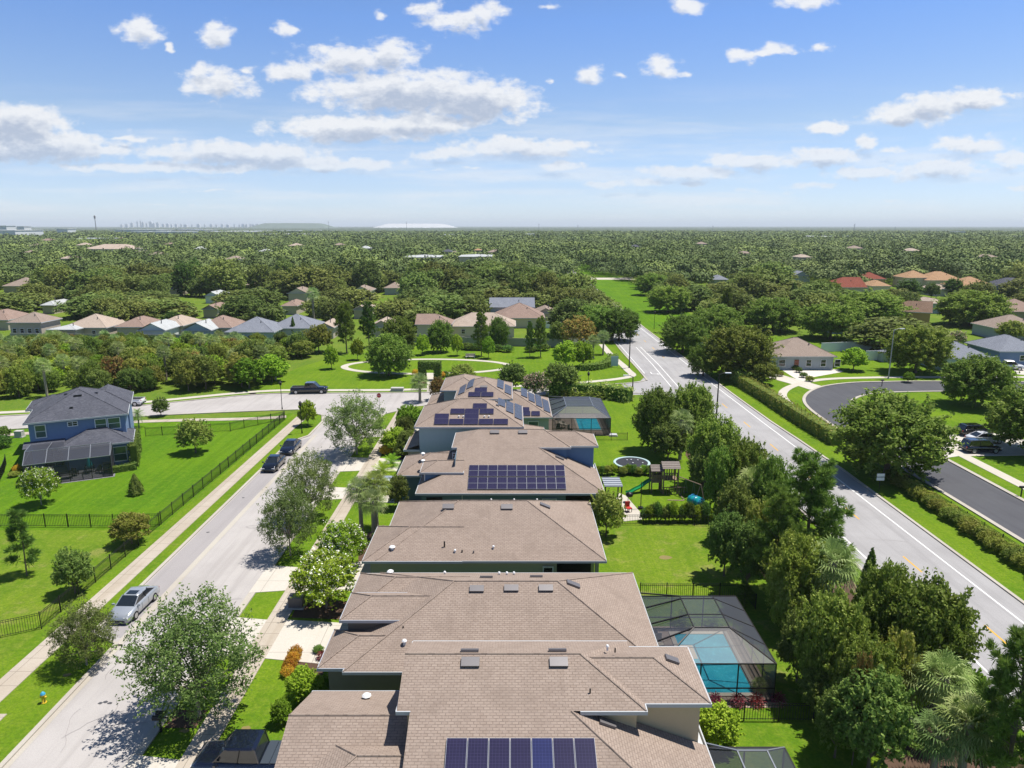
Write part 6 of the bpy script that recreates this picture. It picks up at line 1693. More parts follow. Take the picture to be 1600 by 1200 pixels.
# ------------------------------------------------------------------ fences
def rail_fence(pts, label, h=1.2, step=2.4, pick=.16, mat='black_metal', group=None, r=.011):
    t = thing('iron_fence', label, 'fence', (pts[0][0], pts[0][1], 0), group=group); x0, y0 = pts[0][0], pts[0][1]
    rails, pk = MB(), MB(); nposts = 0
    for i in range(len(pts) - 1):
        a, b = Vector((pts[i][0] - x0, pts[i][1] - y0, 0)), Vector((pts[i + 1][0] - x0, pts[i + 1][1] - y0, 0)); Ls = (b - a).length; d = (b - a) / Ls
        for z in (.15, h - .18, h - .04): rails.tube(a + Vector((0, 0, z)), b + Vector((0, 0, z)), .02, n=4, mat=mat)
        n = max(1, round(Ls / step))
        for k in range(n + 1):
            if k == 0 and i > 0: continue
            p = a + d * (Ls * k / n); m = MB(); m.box((p.x, p.y, (h + .08) / 2), (.065, .065, h + .08), mat, math.atan2(d.y, d.x)); m.build('post', t)
        s = pick
        while s < Ls:
            p = a + d * s; pk.box((p.x, p.y, h / 2 + .03), (r * 2, r * 2, h - .1), mat, math.atan2(d.y, d.x)); s += pick
    rails.build('rails', t); o = pk.build('pickets', t); o['kind'] = 'stuff'
    return t
G2 = lambda *a: [tuple(P(x, y)[:2]) for x, y in a]
rail_fence(G2((0, 997), (65, 983)) + [(-34.7, 61.2)] , 'black iron fence running up from the lower left corner to the pale green tree', 1.35)
rail_fence([(-34.9, 63.5), (-34.75, 105.0)], 'black iron fence along the sidewalk beside the blue house lawn', 1.35)
rail_fence(G2((-80, 823), (0, 823), (178, 824)) + [(-34.9, 65.6)], 'black iron fence crossing between the two left lawns', 1.35)
rail_fence([(-35.0, 105.2)] + G2((360, 674), (330, 676), (228, 682)), 'thin iron fence from the corner back to the blue house', 1.3)
rail_fence(G2((0, 752), (7, 738), (10, 726)), 'short run of black fence at the left edge by the patio cage', 1.3)
rail_fence(G2((1000, 934), (1165, 934), (1180, 952)), 'black iron fence between the sage house yard and the pool yard', 1.25, 2.0)
rail_fence(G2((1108, 1126), (1270, 1127)), 'black iron fence in front of the large pool cage', 1.25, 2.0)
rail_fence(G2((930, 820), (1005, 820), (1125, 822)), 'thin black fence under the columnar shrub row', 1.1, 2.2)
rail_fence(G2((930, 688), (980, 688)), 'short black fence beyond the trampoline lawn', 1.1, 2.2)
rail_fence([(45.6, 40), (45.4, 85)], 'low black fence between the main road verge and the dark side road', 1.1, 2.6)
rail_fence([(44.8, 96), (44.9, 112), (45.6, 126)], 'low black fence behind the thick roadside hedge', 1.1, 2.6)
def panel_fence(pts, h, mat, label, th=.08, step=2.4, cap=True):
    t = thing('panel_fence', label, 'fence', (pts[0][0], pts[0][1], 0)); x0, y0 = pts[0]
    for i in range(len(pts) - 1):
        a, b = Vector((pts[i][0] - x0, pts[i][1] - y0, 0)), Vector((pts[i + 1][0] - x0, pts[i + 1][1] - y0, 0)); Ls = (b - a).length; d = (b - a) / Ls; rz = math.atan2(d.y, d.x); n = max(1, round(Ls / step))
        m = MB(); c = (a + b) / 2; m.box((c.x, c.y, h / 2), (Ls, th, h), mat, rz); m.box((c.x, c.y, h + .03), (Ls, th + .05, .06), mat, rz); m.build('panel', t)
        for k in range(min(n, 45) + 1):
            p = a + d * (Ls * k / min(n, 45)); m = MB(); m.box((p.x, p.y, h / 2 + .05), (.13, .13, h + .16), mat, rz); m.build('post', t)
panel_fence(G2((18, 533), (110, 534), (200, 535), (330, 535), (440, 534)), 2.0, 'fence_beige', 'long weathered beige fence between the thicket and the houses')
panel_fence(G2((640, 535), (700, 535), (730, 540), (800, 541), (880, 543), (958, 532)), 2.0, 'fence_beige', 'grey beige fence along the back of the park')
panel_fence(G2((770, 512), (838, 512), (882, 514)), 1.9, 'fence_vinyl', 'pale green vinyl fence round the garden behind the park')
panel_fence(G2((1283, 550), (1330, 548), (1395, 547)), 2.1, 'fence_vinyl', 'pale vinyl fence behind the ranch house lawn')
panel_fence(G2((1352, 563), (1382, 563), (1384, 552)), 2.1, 'fence_vinyl', 'short white vinyl fence in front of the small shed')
panel_fence(G2((1545, 573), (1566, 570)), 2.0, 'white_paint', 'white fence piece between the pale grey house and the pickup', step=2)
panel_fence(G2((1090, 545), (1118, 552)), 2.0, 'fence_vinyl', 'pale fence glimpsed between the oaks beside the road')

# ------------------------------------------------------------------ garden things
q = P(987, 735); tx, ty = 14.6, 82.4
t = thing('trampoline', 'big round trampoline with black mat and pale padded rim', 'trampoline', (tx, ty, 0))
m = MB(); m.lathe((0, 0, .86), [(0, .0), (1.95, .0)], 32, 'trampoline_mat'); m.build('mat', t)
m = MB(); m.lathe((0, 0, .84), [(1.93, .03), (1.95, .07), (2.22, .07), (2.26, -.02), (2.2, -.05)], 32, 'sign_teal'); m.build('rim_pad', t)
for i in range(6):
    a = i * math.pi / 3; m = MB(); m.tube((2.1 * math.cos(a), 2.1 * math.sin(a), 0), (2.1 * math.cos(a), 2.1 * math.sin(a), .84), .04, n=6, mat='grey_metal'); m.build('leg', t)
m = MB(); m.lathe((0, 0, .1), [(2.08, 0), (2.08, .72)], 32, 'insect_screen'); m.build('skirt', t)
g = random.Random(4)
for i in range(5): o = MB(); a, r_ = g.uniform(0, 6.28), g.uniform(.4, 1.7); o.lathe((0, 0, 0), [(0, 0), (.10, .03), (.10, .10), (0, .14)], 8, 'white_paint'); o = o.build('toy_ball', None, True); o.location = (tx + r_ * math.cos(a), ty + r_ * math.sin(a) + .4, .865); tag(o, 'small white ball lying on the trampoline mat', 'ball', 'balls on the trampoline')
q = P(1040, 768); t = thing('play_tower', 'wooden climbing tower with two pitched roofs and a swing beam', 'playset', (q.x, q.y, 0))
def tower(cx, cy, w, d, zf, zr_):
    for sx in (-1, 1):
        for sy in (-1, 1): m = MB(); m.box((cx + sx * w / 2, cy + sy * d / 2, zr_ / 2), (.12, .12, zr_), 'weathered_wood'); m.build('post', t)
    m = MB(); m.box((cx, cy, zf), (w, d, .08), 'weathered_wood'); m.build('deck', t)
    m = MB()
    for sy in (-1, 1):
        for k in range(6): m.box((cx - w / 2 + (k + .5) * w / 6, cy + sy * d / 2, zf + .42), (.10, .03, .75), 'weathered_wood')
        m.box((cx, cy + sy * d / 2, zf + .82), (w, .06, .08), 'weathered_wood')
    m.build('railing', t)
    m = MB(); r_ = .45
    m.poly([(cx - w * .62, cy - d * .7, zr_ - .1), (cx + w * .62, cy - d * .7, zr_ - .1), (cx + w * .62, cy, zr_ + r_), (cx - w * .62, cy, zr_ + r_)], 'grey_wood')
    m.poly([(cx + w * .62, cy + d * .7, zr_ - .1), (cx - w * .62, cy + d * .7, zr_ - .1), (cx - w * .62, cy, zr_ + r_), (cx + w * .62, cy, zr_ + r_)], 'grey_wood')
    for k in range(5): m.box((cx, cy - d * (.68 - .15 * k), zr_ - .07 + (r_ + .1) * (.02 + .21 * k)), (w * 1.26, .03, .03), 'weathered_wood')
    m.build('roof', t)
tower(.35, 0, 1.6, 1.5, 1.6, 3.1); tower(-1.15, .1, 1.1, 1.2, 1.25, 2.7)
m = MB()
for k in range(9): m.box((-.4 + k * .28, -.95, .45), (.06, .04, .8), 'weathered_wood')
m.box((.7, -.95, .85), (2.6, .06, .08), 'weathered_wood'); m.build('base_railing', t)
m = MB(); m.tube((1.2, -.6, 2.0), (3.0, -3.2, 2.0), .06, n=6, mat='weathered_wood'); m.tube((3.0, -3.2, 2.0), (3.5, -3.0, 0), .05, n=6, mat='weathered_wood'); m.tube((3.0, -3.2, 2.0), (2.3, -3.5, 0), .05, n=6, mat='weathered_wood'); m.build('swing_beam', t)
for k in (.35, .7):
    a = Vector((1.2, -.6, 2.0)).lerp(Vector((3.0, -3.2, 2.0)), k); m = MB(); m.tube(a, (a.x - .2, a.y, .5), .012, n=4, mat='grey_metal'); m.tube(a, (a.x + .2, a.y, .5), .012, n=4, mat='grey_metal'); m.box((a.x, a.y, .5), (.45, .2, .04), 'black_metal'); m.build('swing', t)
m = MB(); lp = [(-1.7, .1, 1.3), (-2.3, -.1, 1.05), (-2.9, -.3, .62), (-3.5, -.5, .42), (-4.1, -.7, .14), (-4.5, -.8, .12)]
for i in range(len(lp) - 1):
    a, b = Vector(lp[i]), Vector(lp[i + 1]); s = (b - a).cross(Vector((0, 0, 1))).normalized() * .28
    m.poly([a - s, b - s, b + s, a + s], 'green_plastic')
    for sg in (-1, 1): m.poly([a + s * sg, b + s * sg, b + s * sg * 1.15 + Vector((0, 0, .16)), a + s * sg * 1.15 + Vector((0, 0, .16))], 'green_plastic')
m.build('slide', t)
q = P(1090, 792); t = thing('toy_tunnel', 'teal plastic play tunnel lying at the edge of the tree belt', 'toy', (q.x, q.y, 0), .5); t.scale = (.9, .9, .9)
m = MB(); m.tube((-.2, -1.1, .55), (.1, 0, .62), .5, .62, 14, 'teal_plastic'); m.tube((.1, 0, .62), (-.25, 1.2, .6), .62, .5, 14, 'teal_plastic'); m.build('shell', t, True)
for s in (-.6, .3, .9): m = MB(); m.tube((0, s, .6), (-.02, s + .1, .6), .68, .68, 14, 'blue_plastic'); m.build('ring', t)
q = P(952, 772); t = thing('pergola', 'small grey roofed pergola with dark posts at the end of the blue house', 'pergola', (10.6, 71.2, 0))
m = MB(); m.box((0, 0, 2.5), (1.9, 2.6, .1), 'fascia_grey')
for k in range(5): m.box((0, -1.1 + k * .55, 2.6), (1.9, .08, .1), 'fascia_grey')
m.build('roof', t)
for sx in (-.85, .85):
    for sy in (-1.2, 1.2): m = MB(); m.box((sx, sy, 1.22), (.12, .12, 2.44), 'dark_bronze'); m.build('post', t)
def chair(x, y, rz, mat, label, name='garden_chair', group=None):
    t = thing(name, label, 'chair', (x, y, .03), rz, group); m = MB(); m.box((0, 0, .42), (.55, .55, .1), mat); m.build('seat', t); m = MB(); m.box((0, .27, .75), (.55, .08, .6), mat); m.build('backrest', t)
    for sx in (-.23, .23):
        for sy in (-.23, .23): m = MB(); m.box((sx, sy, .2), (.05, .05, .4), 'black_metal'); m.build('leg', t)
chair(10.3, 70.6, .6, 'white_paint', 'white cushioned chair under the small pergola'); chair(10.8, 71.6, 2.4, 'black_metal', 'dark chair under the small pergola')
q = P(982, 800); chair(q.x, q.y, .4, 'red_cloth', 'red seated patio chair on the pale garden patio')
q = P(983, 785); t = thing('kettle_grill', 'round black grill on the pale garden patio', 'grill', (q.x, q.y, .035)); m = MB(); m.lathe((0, 0, .55), [(0, 0), (.34, .12), (.42, .3), (.34, .5), (0, .62)], 14, 'black_metal'); m.build('bowl', t, True)
for i in range(3): m = MB(); a = i * 2.1; m.tube((.3 * math.cos(a), .3 * math.sin(a), 0), (.15 * math.cos(a), .15 * math.sin(a), .6), .02, n=5, mat='grey_metal'); m.build('leg', t)
q = P(1001, 795); t = thing('flag_post', 'thin dark post standing at the edge of the garden patio', 'post', (q.x, q.y, 0)); m = MB(); m.tube((0, 0, 0), (0, 0, 3.0), .045, n=6, mat='black_metal'); m.build('pole', t); m = MB(); m.box((0, 0, .1), (.5, .5, .2), 'black_metal'); m.build('base', t)
# patio furniture of the blue house (inside the black cage)
ca, sa = math.cos(ang), math.sin(ang)
def loc(u, v): return -58.5 + u * ca - v * sa, 81.9 + u * sa + v * ca
def table(u, v, w, d, label, mat='black_metal'):
    x, y = loc(u, v); t = thing('patio_table', label, 'table', (x, y, .03), ang); m = MB(); m.box((0, 0, .72), (w, d, .05), mat); m.build('table_top', t)
    for sx in (-1, 1):
        for sy in (-1, 1): m = MB(); m.box((sx * w * .42, sy * d * .42, .35), (.06, .06, .7), 'black_metal'); m.build('leg', t)
table(4.2, -5.2, 1.8, 1.0, 'long dark table near the front of the screened patio'); table(6.6, -3.6, 1.0, 1.0, 'square dark table beside the blue parasol')
for u, v, r_, mt, lb in ((3.6, -6.0, .2, 'black_metal', 'dark chair in front of the long patio table'), (1.6, -4.6, 1.2, 'blue_cloth', 'blue cushioned chair at the left of the screened patio'), (5.2, -4.5, 2.8, 'black_metal', 'dark chair behind the long patio table'), (7.6, -4.6, 4.2, 'black_metal', 'dark chair right of the blue parasol'), (2.6, -3.0, 3.1, 'wall_beige', 'beige chair before the patio door')):
    x, y = loc(u, v); chair(x, y, ang + r_, mt, lb, 'patio_chair')
x, y = loc(6.7, -4.4); t = thing('parasol', 'closed turquoise parasol inside the screened patio', 'parasol', (x, y, .03)); m = MB(); m.tube((0, 0, 0), (0, 0, 2.1), .03, n=6, mat='grey_metal'); m.build('pole', t); m = MB(); m.lathe((0, 0, .8), [(.28, 0), (.34, .25), (.22, .8), (.05, 1.3)], 10, 'teal_plastic'); m.build('canopy', t)
x, y = loc(8.6, -5.0); t = thing('storage_box', 'dark storage cabinet in the right corner of the screened patio', 'cabinet', (x, y, .03), ang); m = MB(); m.box((0, 0, .6), (.9, .7, 1.2), 'dark_bronze'); m.build('body', t); m = MB(); m.box((0, 0, 1.23), (.96, .76, .06), 'black_metal'); m.build('lid', t)
for i, (a, b) in enumerate(((828, 668), (838, 664), (846, 668), (870, 652))):
    q = P(a + 40 - i * 6, b + 10, .5); 
for i, (x, y, r_) in enumerate(((6.8, 99.0, .3), (7.8, 100.6, 2.0), (8.4, 98.4, 1.1), (7.2, 102.4, .5), (7.0, 105.2, 3.0))): chair(x, y, r_, 'wall_beige' if i % 2 else 'dark_bronze', 'patio chair beside the turquoise pool', 'patio_chair', 'chairs beside the turquoise pool')
t = thing('patio_table', 'round patio table beside the turquoise pool', 'table', (7.3, 100.4, .03)); m = MB(); m.lathe((0, 0, .72), [(0, .04), (.6, .04), (.6, 0), (0, 0)], 16, 'wall_beige'); m.build('table_top', t); m = MB(); m.tube((0, 0, 0), (0, 0, .72), .06, n=8, mat='dark_bronze'); m.build('leg', t)
for i, (x, y, r_) in enumerate(((10.3, 44.6, .2), (10.2, 46.0, 1.5))): chair(x, y, r_, 'black_metal' if i else 'wall_beige', ('beige', 'black')[i] + ' chair on the deck left of the large blue pool', 'patio_chair')
# ------------------------------------------------------------------ far houses
HB = []      # photo boxes that must stay clear of nearer tree crowns: (x0, y0, x1, y1, world y)
FP = []      # footprints
def far_house(x0, x1, ye, roof, wallm, label, orient='x', ze=3.0, p=.5, depth=None, gl=False, gr=False, rz=0.0, gcol=None, group='houses among the trees beyond the park', win=0, clear=True):
    a, b = P(x0, ye, ze), P(x1, ye, ze); w = b.x - a.x; d = depth or min(15.0, max(12.0, w)); yb = (a.y + b.y) / 2
    t = thing('house', label, 'house', ((a.x + b.x) / 2, yb, 0), rz, group)
    rf, fb, wl = MB(), MB(), MB(); hw = w / 2
    if orient == 'x':
        hip(rf, fb, -hw, hw, 0, d, ze, p, roof, gl=gl, gr=gr); zr = ze + p * min(d, w) / 2
        if w >= d:
            for s, g_ in ((-1, gl), (1, gr)):
                if g_: gable_wall(wl, .3, d - .3, s * (hw - .42) - .07, ze - .05, ze + p * d / 2 - .15, gcol or wallm, axis='y')
    else:
        hip(rf, fb, -hw, hw, 0, d, ze, p, roof, gn=True, gf=gr); zr = ze + p * hw
        if d > w: gable_wall(wl, -hw + .3, hw - .3, .36, ze - .05, ze + p * hw - .15, gcol or wallm)
    wl.span(-hw + .45, hw - .45, .45, d - .45, 0, ze - .15, wallm)
    rf.build('roof', t); fb.build('gutter', t); wl.build('wall', t)
    for i in range(win): window(t, -hw + (i + .8) * w / (win + .6), .41, ze * .52, .9, 1.1)
    m = MB(); m.tube((hw * .3, d * .3, ze), (hw * .3, d * .3, ze + p * d * .3 + .5), .12, n=6, mat='vent_metal'); m.build('vent_pipe', t)
    if clear: HB.append((x0, ye - (x1 - x0) * .2 - 4, x1, ye + (9 if ye > 492 else 3 if ye > 410 else -1), yb))
    FP.append((t.location.x, yb + d / 2, max(w, d) * .6))
    return t
fh = far_house
# row behind the thicket
fh(10, 64, 504, 'shingle_tan', 'wall_beige', 'tall tan roofed house with a bright white gable at the far left', ze=4.6, gr=True, gcol='wall_white', depth=9, win=4)
fh(-40, 12, 500, 'shingle_rose', 'wall_beige', 'rose brown roof cut off by the left edge')
fh(72, 118, 515, 'shingle_white', 'wall_beige', 'low white metal roof beside the tall gabled house', p=.2, depth=12)
fh(96, 166, 512, 'shingle_peach', 'wall_beige', 'wide peach roofed house right of the white metal roof', win=2)
fh(178, 226, 511, 'shingle_rose', 'wall_beige', 'rose roof behind two small dark trees'); fh(214, 258, 516, 'shingle_white', 'wall_white', 'white gable facing the thicket between rose roofs', 'y', gcol='wall_white')
fh(240, 286, 509, 'shingle_peach', 'wall_beige', 'pale peach roof behind the white gable'); fh(283, 330, 516, 'shingle_white', 'wall_paleblue', 'second white gable, right of the pale peach roof', 'y', gcol='wall_paleblue')
fh(304, 362, 512, 'shingle_rose', 'wall_beige', 'warm rose roof left of the pale blue house', win=2); fh(350, 428, 519, 'shingle_palegrey', 'wall_paleblue', 'pale blue house with grey blue hip roof', win=3)
fh(417, 490, 513, 'shingle_palegrey', 'wall_grey', 'grey hip roofed house by the lone tall palm', win=2); fh(492, 522, 512, 'shingle_peach', 'wall_beige', 'narrow peach roof between two park trees', 'y', gcol='wall_beige')
fh(576, 616, 511, 'shingle_peach', 'wall_beige', 'small beige hip roof half hidden at the park back', 'y', gcol='wall_beige')
fh(648, 706, 507, 'shingle_rose', 'wall_cream', 'rose roof with a pale blue gable end beside the park', ze=4.0, gl=True, gcol='wall_paleblue', depth=9, win=1)
fh(700, 806, 510, 'shingle_peach', 'wall_cream', 'long peach roofed house with a white porch by the park', depth=12, win=3); fh(772, 852, 497, 'shingle_rose', 'wall_cream', 'brownish rose roof behind the long peach one', win=2)
fh(764, 836, 480, 'shingle_palegrey', 'wall_paleblue', 'pale grey dormered house above the brownish roof', ze=4.5, depth=10, gl=True, gr=True); fh(838, 868, 489, 'shingle_tan', 'wall_beige', 'small tan roof at the right end beyond the park', 'y')
q = P(835, 492); t = thing('parasol', 'white garden parasol beside the brownish rose roof', 'parasol', (q.x, q.y, 0)); m = MB(); m.tube((0, 0, 0), (0, 0, 2.6), .05, n=6, mat='grey_metal'); m.build('pole', t); m = MB(); m.lathe((0, 0, 2.2), [(1.9, 0), (1.0, .45), (0, .75)], 12, 'white_paint'); m.build('canopy', t)
# second and third rows
fh(2, 50, 447, 'shingle_tan', 'wall_beige', 'long tan roof among oaks at the far left'); fh(62, 84, 477, 'shingle_white', 'wall_beige', 'pale grey roof corner between two oaks at left')
fh(318, 342, 462, 'shingle_white', 'wall_white', 'small white gable in a gap beyond the rose roofs', 'y', gcol='wall_white'); fh(314, 340, 483, 'shingle_rose', 'wall_beige', 'rose roof just below the small white gable', 'y')
fh(262, 276, 452, 'shingle_rose', 'wall_beige', 'tiny rose roof left of the small white gable'); fh(380, 400, 445, 'shingle_peach', 'wall_beige', 'tiny peach roof beside the very round oak')
fh(448, 480, 458, 'shingle_tan', 'wall_beige', 'beige gabled house beyond the lone palm', 'y', gcol='wall_cream', ze=4); fh(438, 464, 478, 'shingle_rose', 'wall_beige', 'rose wall and roof in front of the beige gable')
fh(548, 579, 455, 'shingle_tan', 'wall_cream', 'cream gabled house above the small green clearing', 'y', gcol='wall_cream', ze=4, win=1); fh(599, 627, 450, 'shingle_tan', 'wall_grey', 'tan roof right of the cream gable', gr=True, gcol='wall_paleblue')
fh(550, 576, 484, 'shingle_peach', 'wall_beige', 'peach roof below the small green clearing', 'y')
fh(628, 686, 402, 'shingle_white', 'wall_beige', 'long flat white roofed building in the middle distance', p=.08, depth=30, ze=9.5, group=None); fh(716, 768, 401, 'shingle_white', 'wall_beige', 'second flat white roofed building in the middle distance', p=.08, depth=30, ze=9.5, group=None)
fh(128, 208, 389, 'shingle_peach', 'wall_cream', 'long low peach roofed block far left', p=.3, depth=25, ze=10, group=None)
for i, (a, b, c, r_, l) in enumerate(((690, 706, 393, 'shingle_grey', 'grey'), (706, 712, 394, 'shingle_tan', 'tan'), (740, 752, 391, 'shingle_orange', 'orange'), (762, 784, 394, 'shingle_tan', 'tan'), (60, 82, 376, 'shingle_rose', 'rose'), (118, 136, 383, 'shingle_peach', 'pale peach'), (45, 60, 384, 'shingle_tan', 'tan'), (182, 192, 373, 'shingle_rose', 'rose'), (255, 268, 382, 'shingle_rose', 'rose'), (520, 536, 383, 'shingle_tan', 'brown'), (985, 1003, 386, 'shingle_grey', 'slate'), (1090, 1106, 381, 'shingle_tan', 'light tan'), (1330, 1350, 388, 'shingle_tan', 'wide tan'), (1420, 1440, 392, 'shingle_peach', 'bright peach'), (30, 52, 396, 'shingle_tan', 'tan'), (92, 110, 404, 'shingle_peach', 'pale peach'), (230, 250, 398, 'shingle_tan', 'tan'), (300, 316, 389, 'shingle_white', 'white'), (350, 372, 405, 'shingle_tan', 'tan'), (402, 420, 393, 'shingle_white', 'white'), (450, 470, 384, 'shingle_peach', 'pale peach'), (560, 578, 388, 'shingle_white', 'white'), (1160, 1176, 396, 'shingle_tan', 'tan'), (1250, 1270, 402, 'shingle_peach', 'pale peach'), (1540, 1562, 402, 'shingle_tan', 'tan'))):
    fh(a, b, c, r_, 'wall_beige', f'distant {l} roof peeping over the woodland canopy', ze=9.2, p=.4, depth=14, group='roofs peeping over the canopy')
# right of the main road
GR = 'houses of the neighbourhood right of the main road'
t = fh(1210, 1308, 557, 'shingle_tan', 'wall_grey', 'grey ranch house with white trimmed windows and tan roof', ze=2.9, depth=12, group=GR); 
for i, dx in enumerate((-4.6, 0.9, 3.9, 6.8)): window(t, dx, .41, 1.45, 1.0 if i else 1.3, 1.3)
m = MB(); m.box((-1.6, .40, 1.1), (.9, .06, 2.1), 'car_red'); m.build('front_door', t)
fh(1476, 1556, 560, 'shingle_palegrey', 'wall_paleblue', 'pale grey house with slate blue roof behind the oaks', ze=2.9, depth=11, group=GR, win=1)
fh(1562, 1640, 549, 'shingle_palegrey', 'wall_navy', 'dark navy house at the right edge', ze=3.2, depth=12, group=GR, win=1)
fh(1562, 1640, 514, 'shingle_tan', 'wall_grey', 'beige roofed house cut by the right edge', group=GR, depth=12)
fh(1388, 1452, 487, 'shingle_brown', 'wall_mustard', 'brown roofed house with mustard gable wall', ze=4.4, group=GR, rz=-.5, depth=11, gr=True, gcol='wall_mustard')
fh(1455, 1480, 474, 'shingle_peach', 'wall_paleblue', 'narrow beige roof beside the mustard gabled house', group=GR, ze=3.5)
fh(1290, 1322, 505, 'shingle_palegrey', 'wall_paleblue', 'pale gable wall between two dark oaks', 'y', group=GR, gcol='wall_paleblue')
fh(1300, 1356, 449, 'shingle_red', 'wall_beige', 'maroon roof with a white gabled entry', group=GR, gr=True, gcol='wall_white', ze=4)
fh(1347, 1386, 436, 'shingle_red', 'wall_mustard', 'bright red tiled roof', group=GR, ze=4); fh(1362, 1394, 447, 'shingle_orange', 'wall_cream', 'low orange tiled roof below the bright red one', group=GR)
fh(1416, 1458, 434, 'shingle_orange', 'wall_cream', 'tallest orange tiled roof', group=GR, ze=5); fh(1448, 1508, 438, 'shingle_orange', 'wall_cream', 'wide orange rose tiled roof right of the tallest', group=GR, ze=4)
fh(1462, 1488, 452, 'shingle_peach', 'wall_cream', 'pale peach roof below the orange ones', group=GR); fh(1500, 1560, 448, 'shingle_orange', 'wall_grey', 'orange roof next to the dark slate roofs', group=GR, ze=4)
fh(1538, 1580, 456, 'shingle_grey', 'wall_navy', 'dark slate gable right of the orange roofs', 'y', group=GR, gcol='wall_navy'); fh(1560, 1630, 450, 'shingle_grey', 'wall_grey', 'dark slate roof cut by the right edge', group=GR, ze=4)
fh(1572, 1640, 487, 'shingle_rose', 'wall_beige', 'rose roof at the right edge above the beige one', group=GR)
fh(1240, 1268, 431, 'shingle_palegrey', 'wall_grey', 'pale blue grey roof in the oaks', 'y', group=GR, ze=4.5); fh(1204, 1240, 478, 'shingle_rose', 'wall_beige', 'rose roof in the oaks above the ranch house', group=GR)
fh(1115, 1140, 437, 'shingle_palegrey', 'wall_grey', 'grey roof corner in the oaks right of the green strip', group=GR); fh(1222, 1252, 486, 'shingle_peach', 'wall_grey', 'pinkish grey roof above the ranch house', group=GR)
q = P(1388, 566); t = thing('garden_shed', 'small grey garden shed beside the white vinyl fence', 'shed', (q.x, q.y, 0)); m = MB(); m.span(-1.3, 1.3, 0, 2.4, 0, 2.1, 'wall_grey'); m.build('wall', t); r_, f_ = MB(), MB(); hip(r_, f_, -1.5, 1.5, -.2, 2.6, 2.1, .4, 'shingle_palegrey', gn=True); r_.build('roof', t); f_.build('gutter', t)

# ------------------------------------------------------------------ the thicket left of the park
g = random.Random(21)
n = 0
def inside(x, y):
    if y < 112 or y > 181: return False
    if x < -.76 * y - 8: return False
    xr = -47.5 - max(0, (y - 160)) * .55 + math.sin(y * .2) * 2
    near = 112 + max(0, (x + 120)) * .18
    return x < xr and y > near
yy0 = 112
pts = []
while yy0 < 181:
    xx0 = -150 + g.uniform(0, 4)
    while xx0 < -44:
        x = xx0 + g.uniform(-1.6, 1.6); y = yy0 + g.uniform(-1.6, 1.6)
        if inside(x, y): pts.append((x, y))
        xx0 += 4.2
    yy0 += 3.8
g.shuffle(pts)
for i, (x, y) in enumerate(pts):
    r = g.random(); cap = 29 - .1556 * y + .9 + g.uniform(-.8, .9); sc = min(g.uniform(.62, 1.15), max(.34, cap / 6.6))
    if r < .34: plant('olive', x, y, 2.5 * sc, 5.6 * sc, 'yellowish bushy tree in the wild thicket beside the cross street', 'yellowish trees of the thicket')
    elif r < .45: plant('dark', x, y, 2.7 * sc, 6.6 * sc, 'dark green tree in the wild thicket beside the cross street', 'dark trees of the thicket')
    elif r < .60: plant('oak', x, y, 2.6 * sc, 6.2 * sc, 'small oak in the wild thicket beside the cross street', 'small oaks of the thicket')
    elif r < .80: plant('palm', x, y, 1.7, max(2.6, min(5.2 * sc + .8, cap)), 'palm standing in the wild thicket beside the cross street', 'palms of the thicket')
    elif r < .83: plant('rust', x, y, 2.5 * sc, 5.2 * sc, 'rusty tinged bushy tree in the wild thicket', 'rusty trees of the thicket')
    else: plant('lime', x, y, 2.6 * sc, 4.8 * sc, 'bright green bushy tree in the wild thicket', 'bright trees of the thicket')
pg('palm', 411, 592, 2.1, 6.2, 'lone palm standing at the park corner of the thicket'); pg('palm', 491, 505, 2.6, 10.5, 'tall lone palm beside the grey roofed house')
pp('magnolia', 174, 500, 3.5, 13, 6.0, 'small dark tree in front of the rose roofs, left'); pp('magnolia', 268, 498, 3.5, 11, 6.0, 'small dark tree in front of the rose roofs, right')
pp('magnolia', 287, 440, 6, 17, 15.0, 'tall pointed tree rising above the left oaks'); pp('magnolia', 305, 435, 6, 12, 15.5, 'taller narrow tree beside the pointed one'); pp('cypress', 458, 512, 3.0, 6, 6.0, 'tiny columnar tree before the grey hip roof')

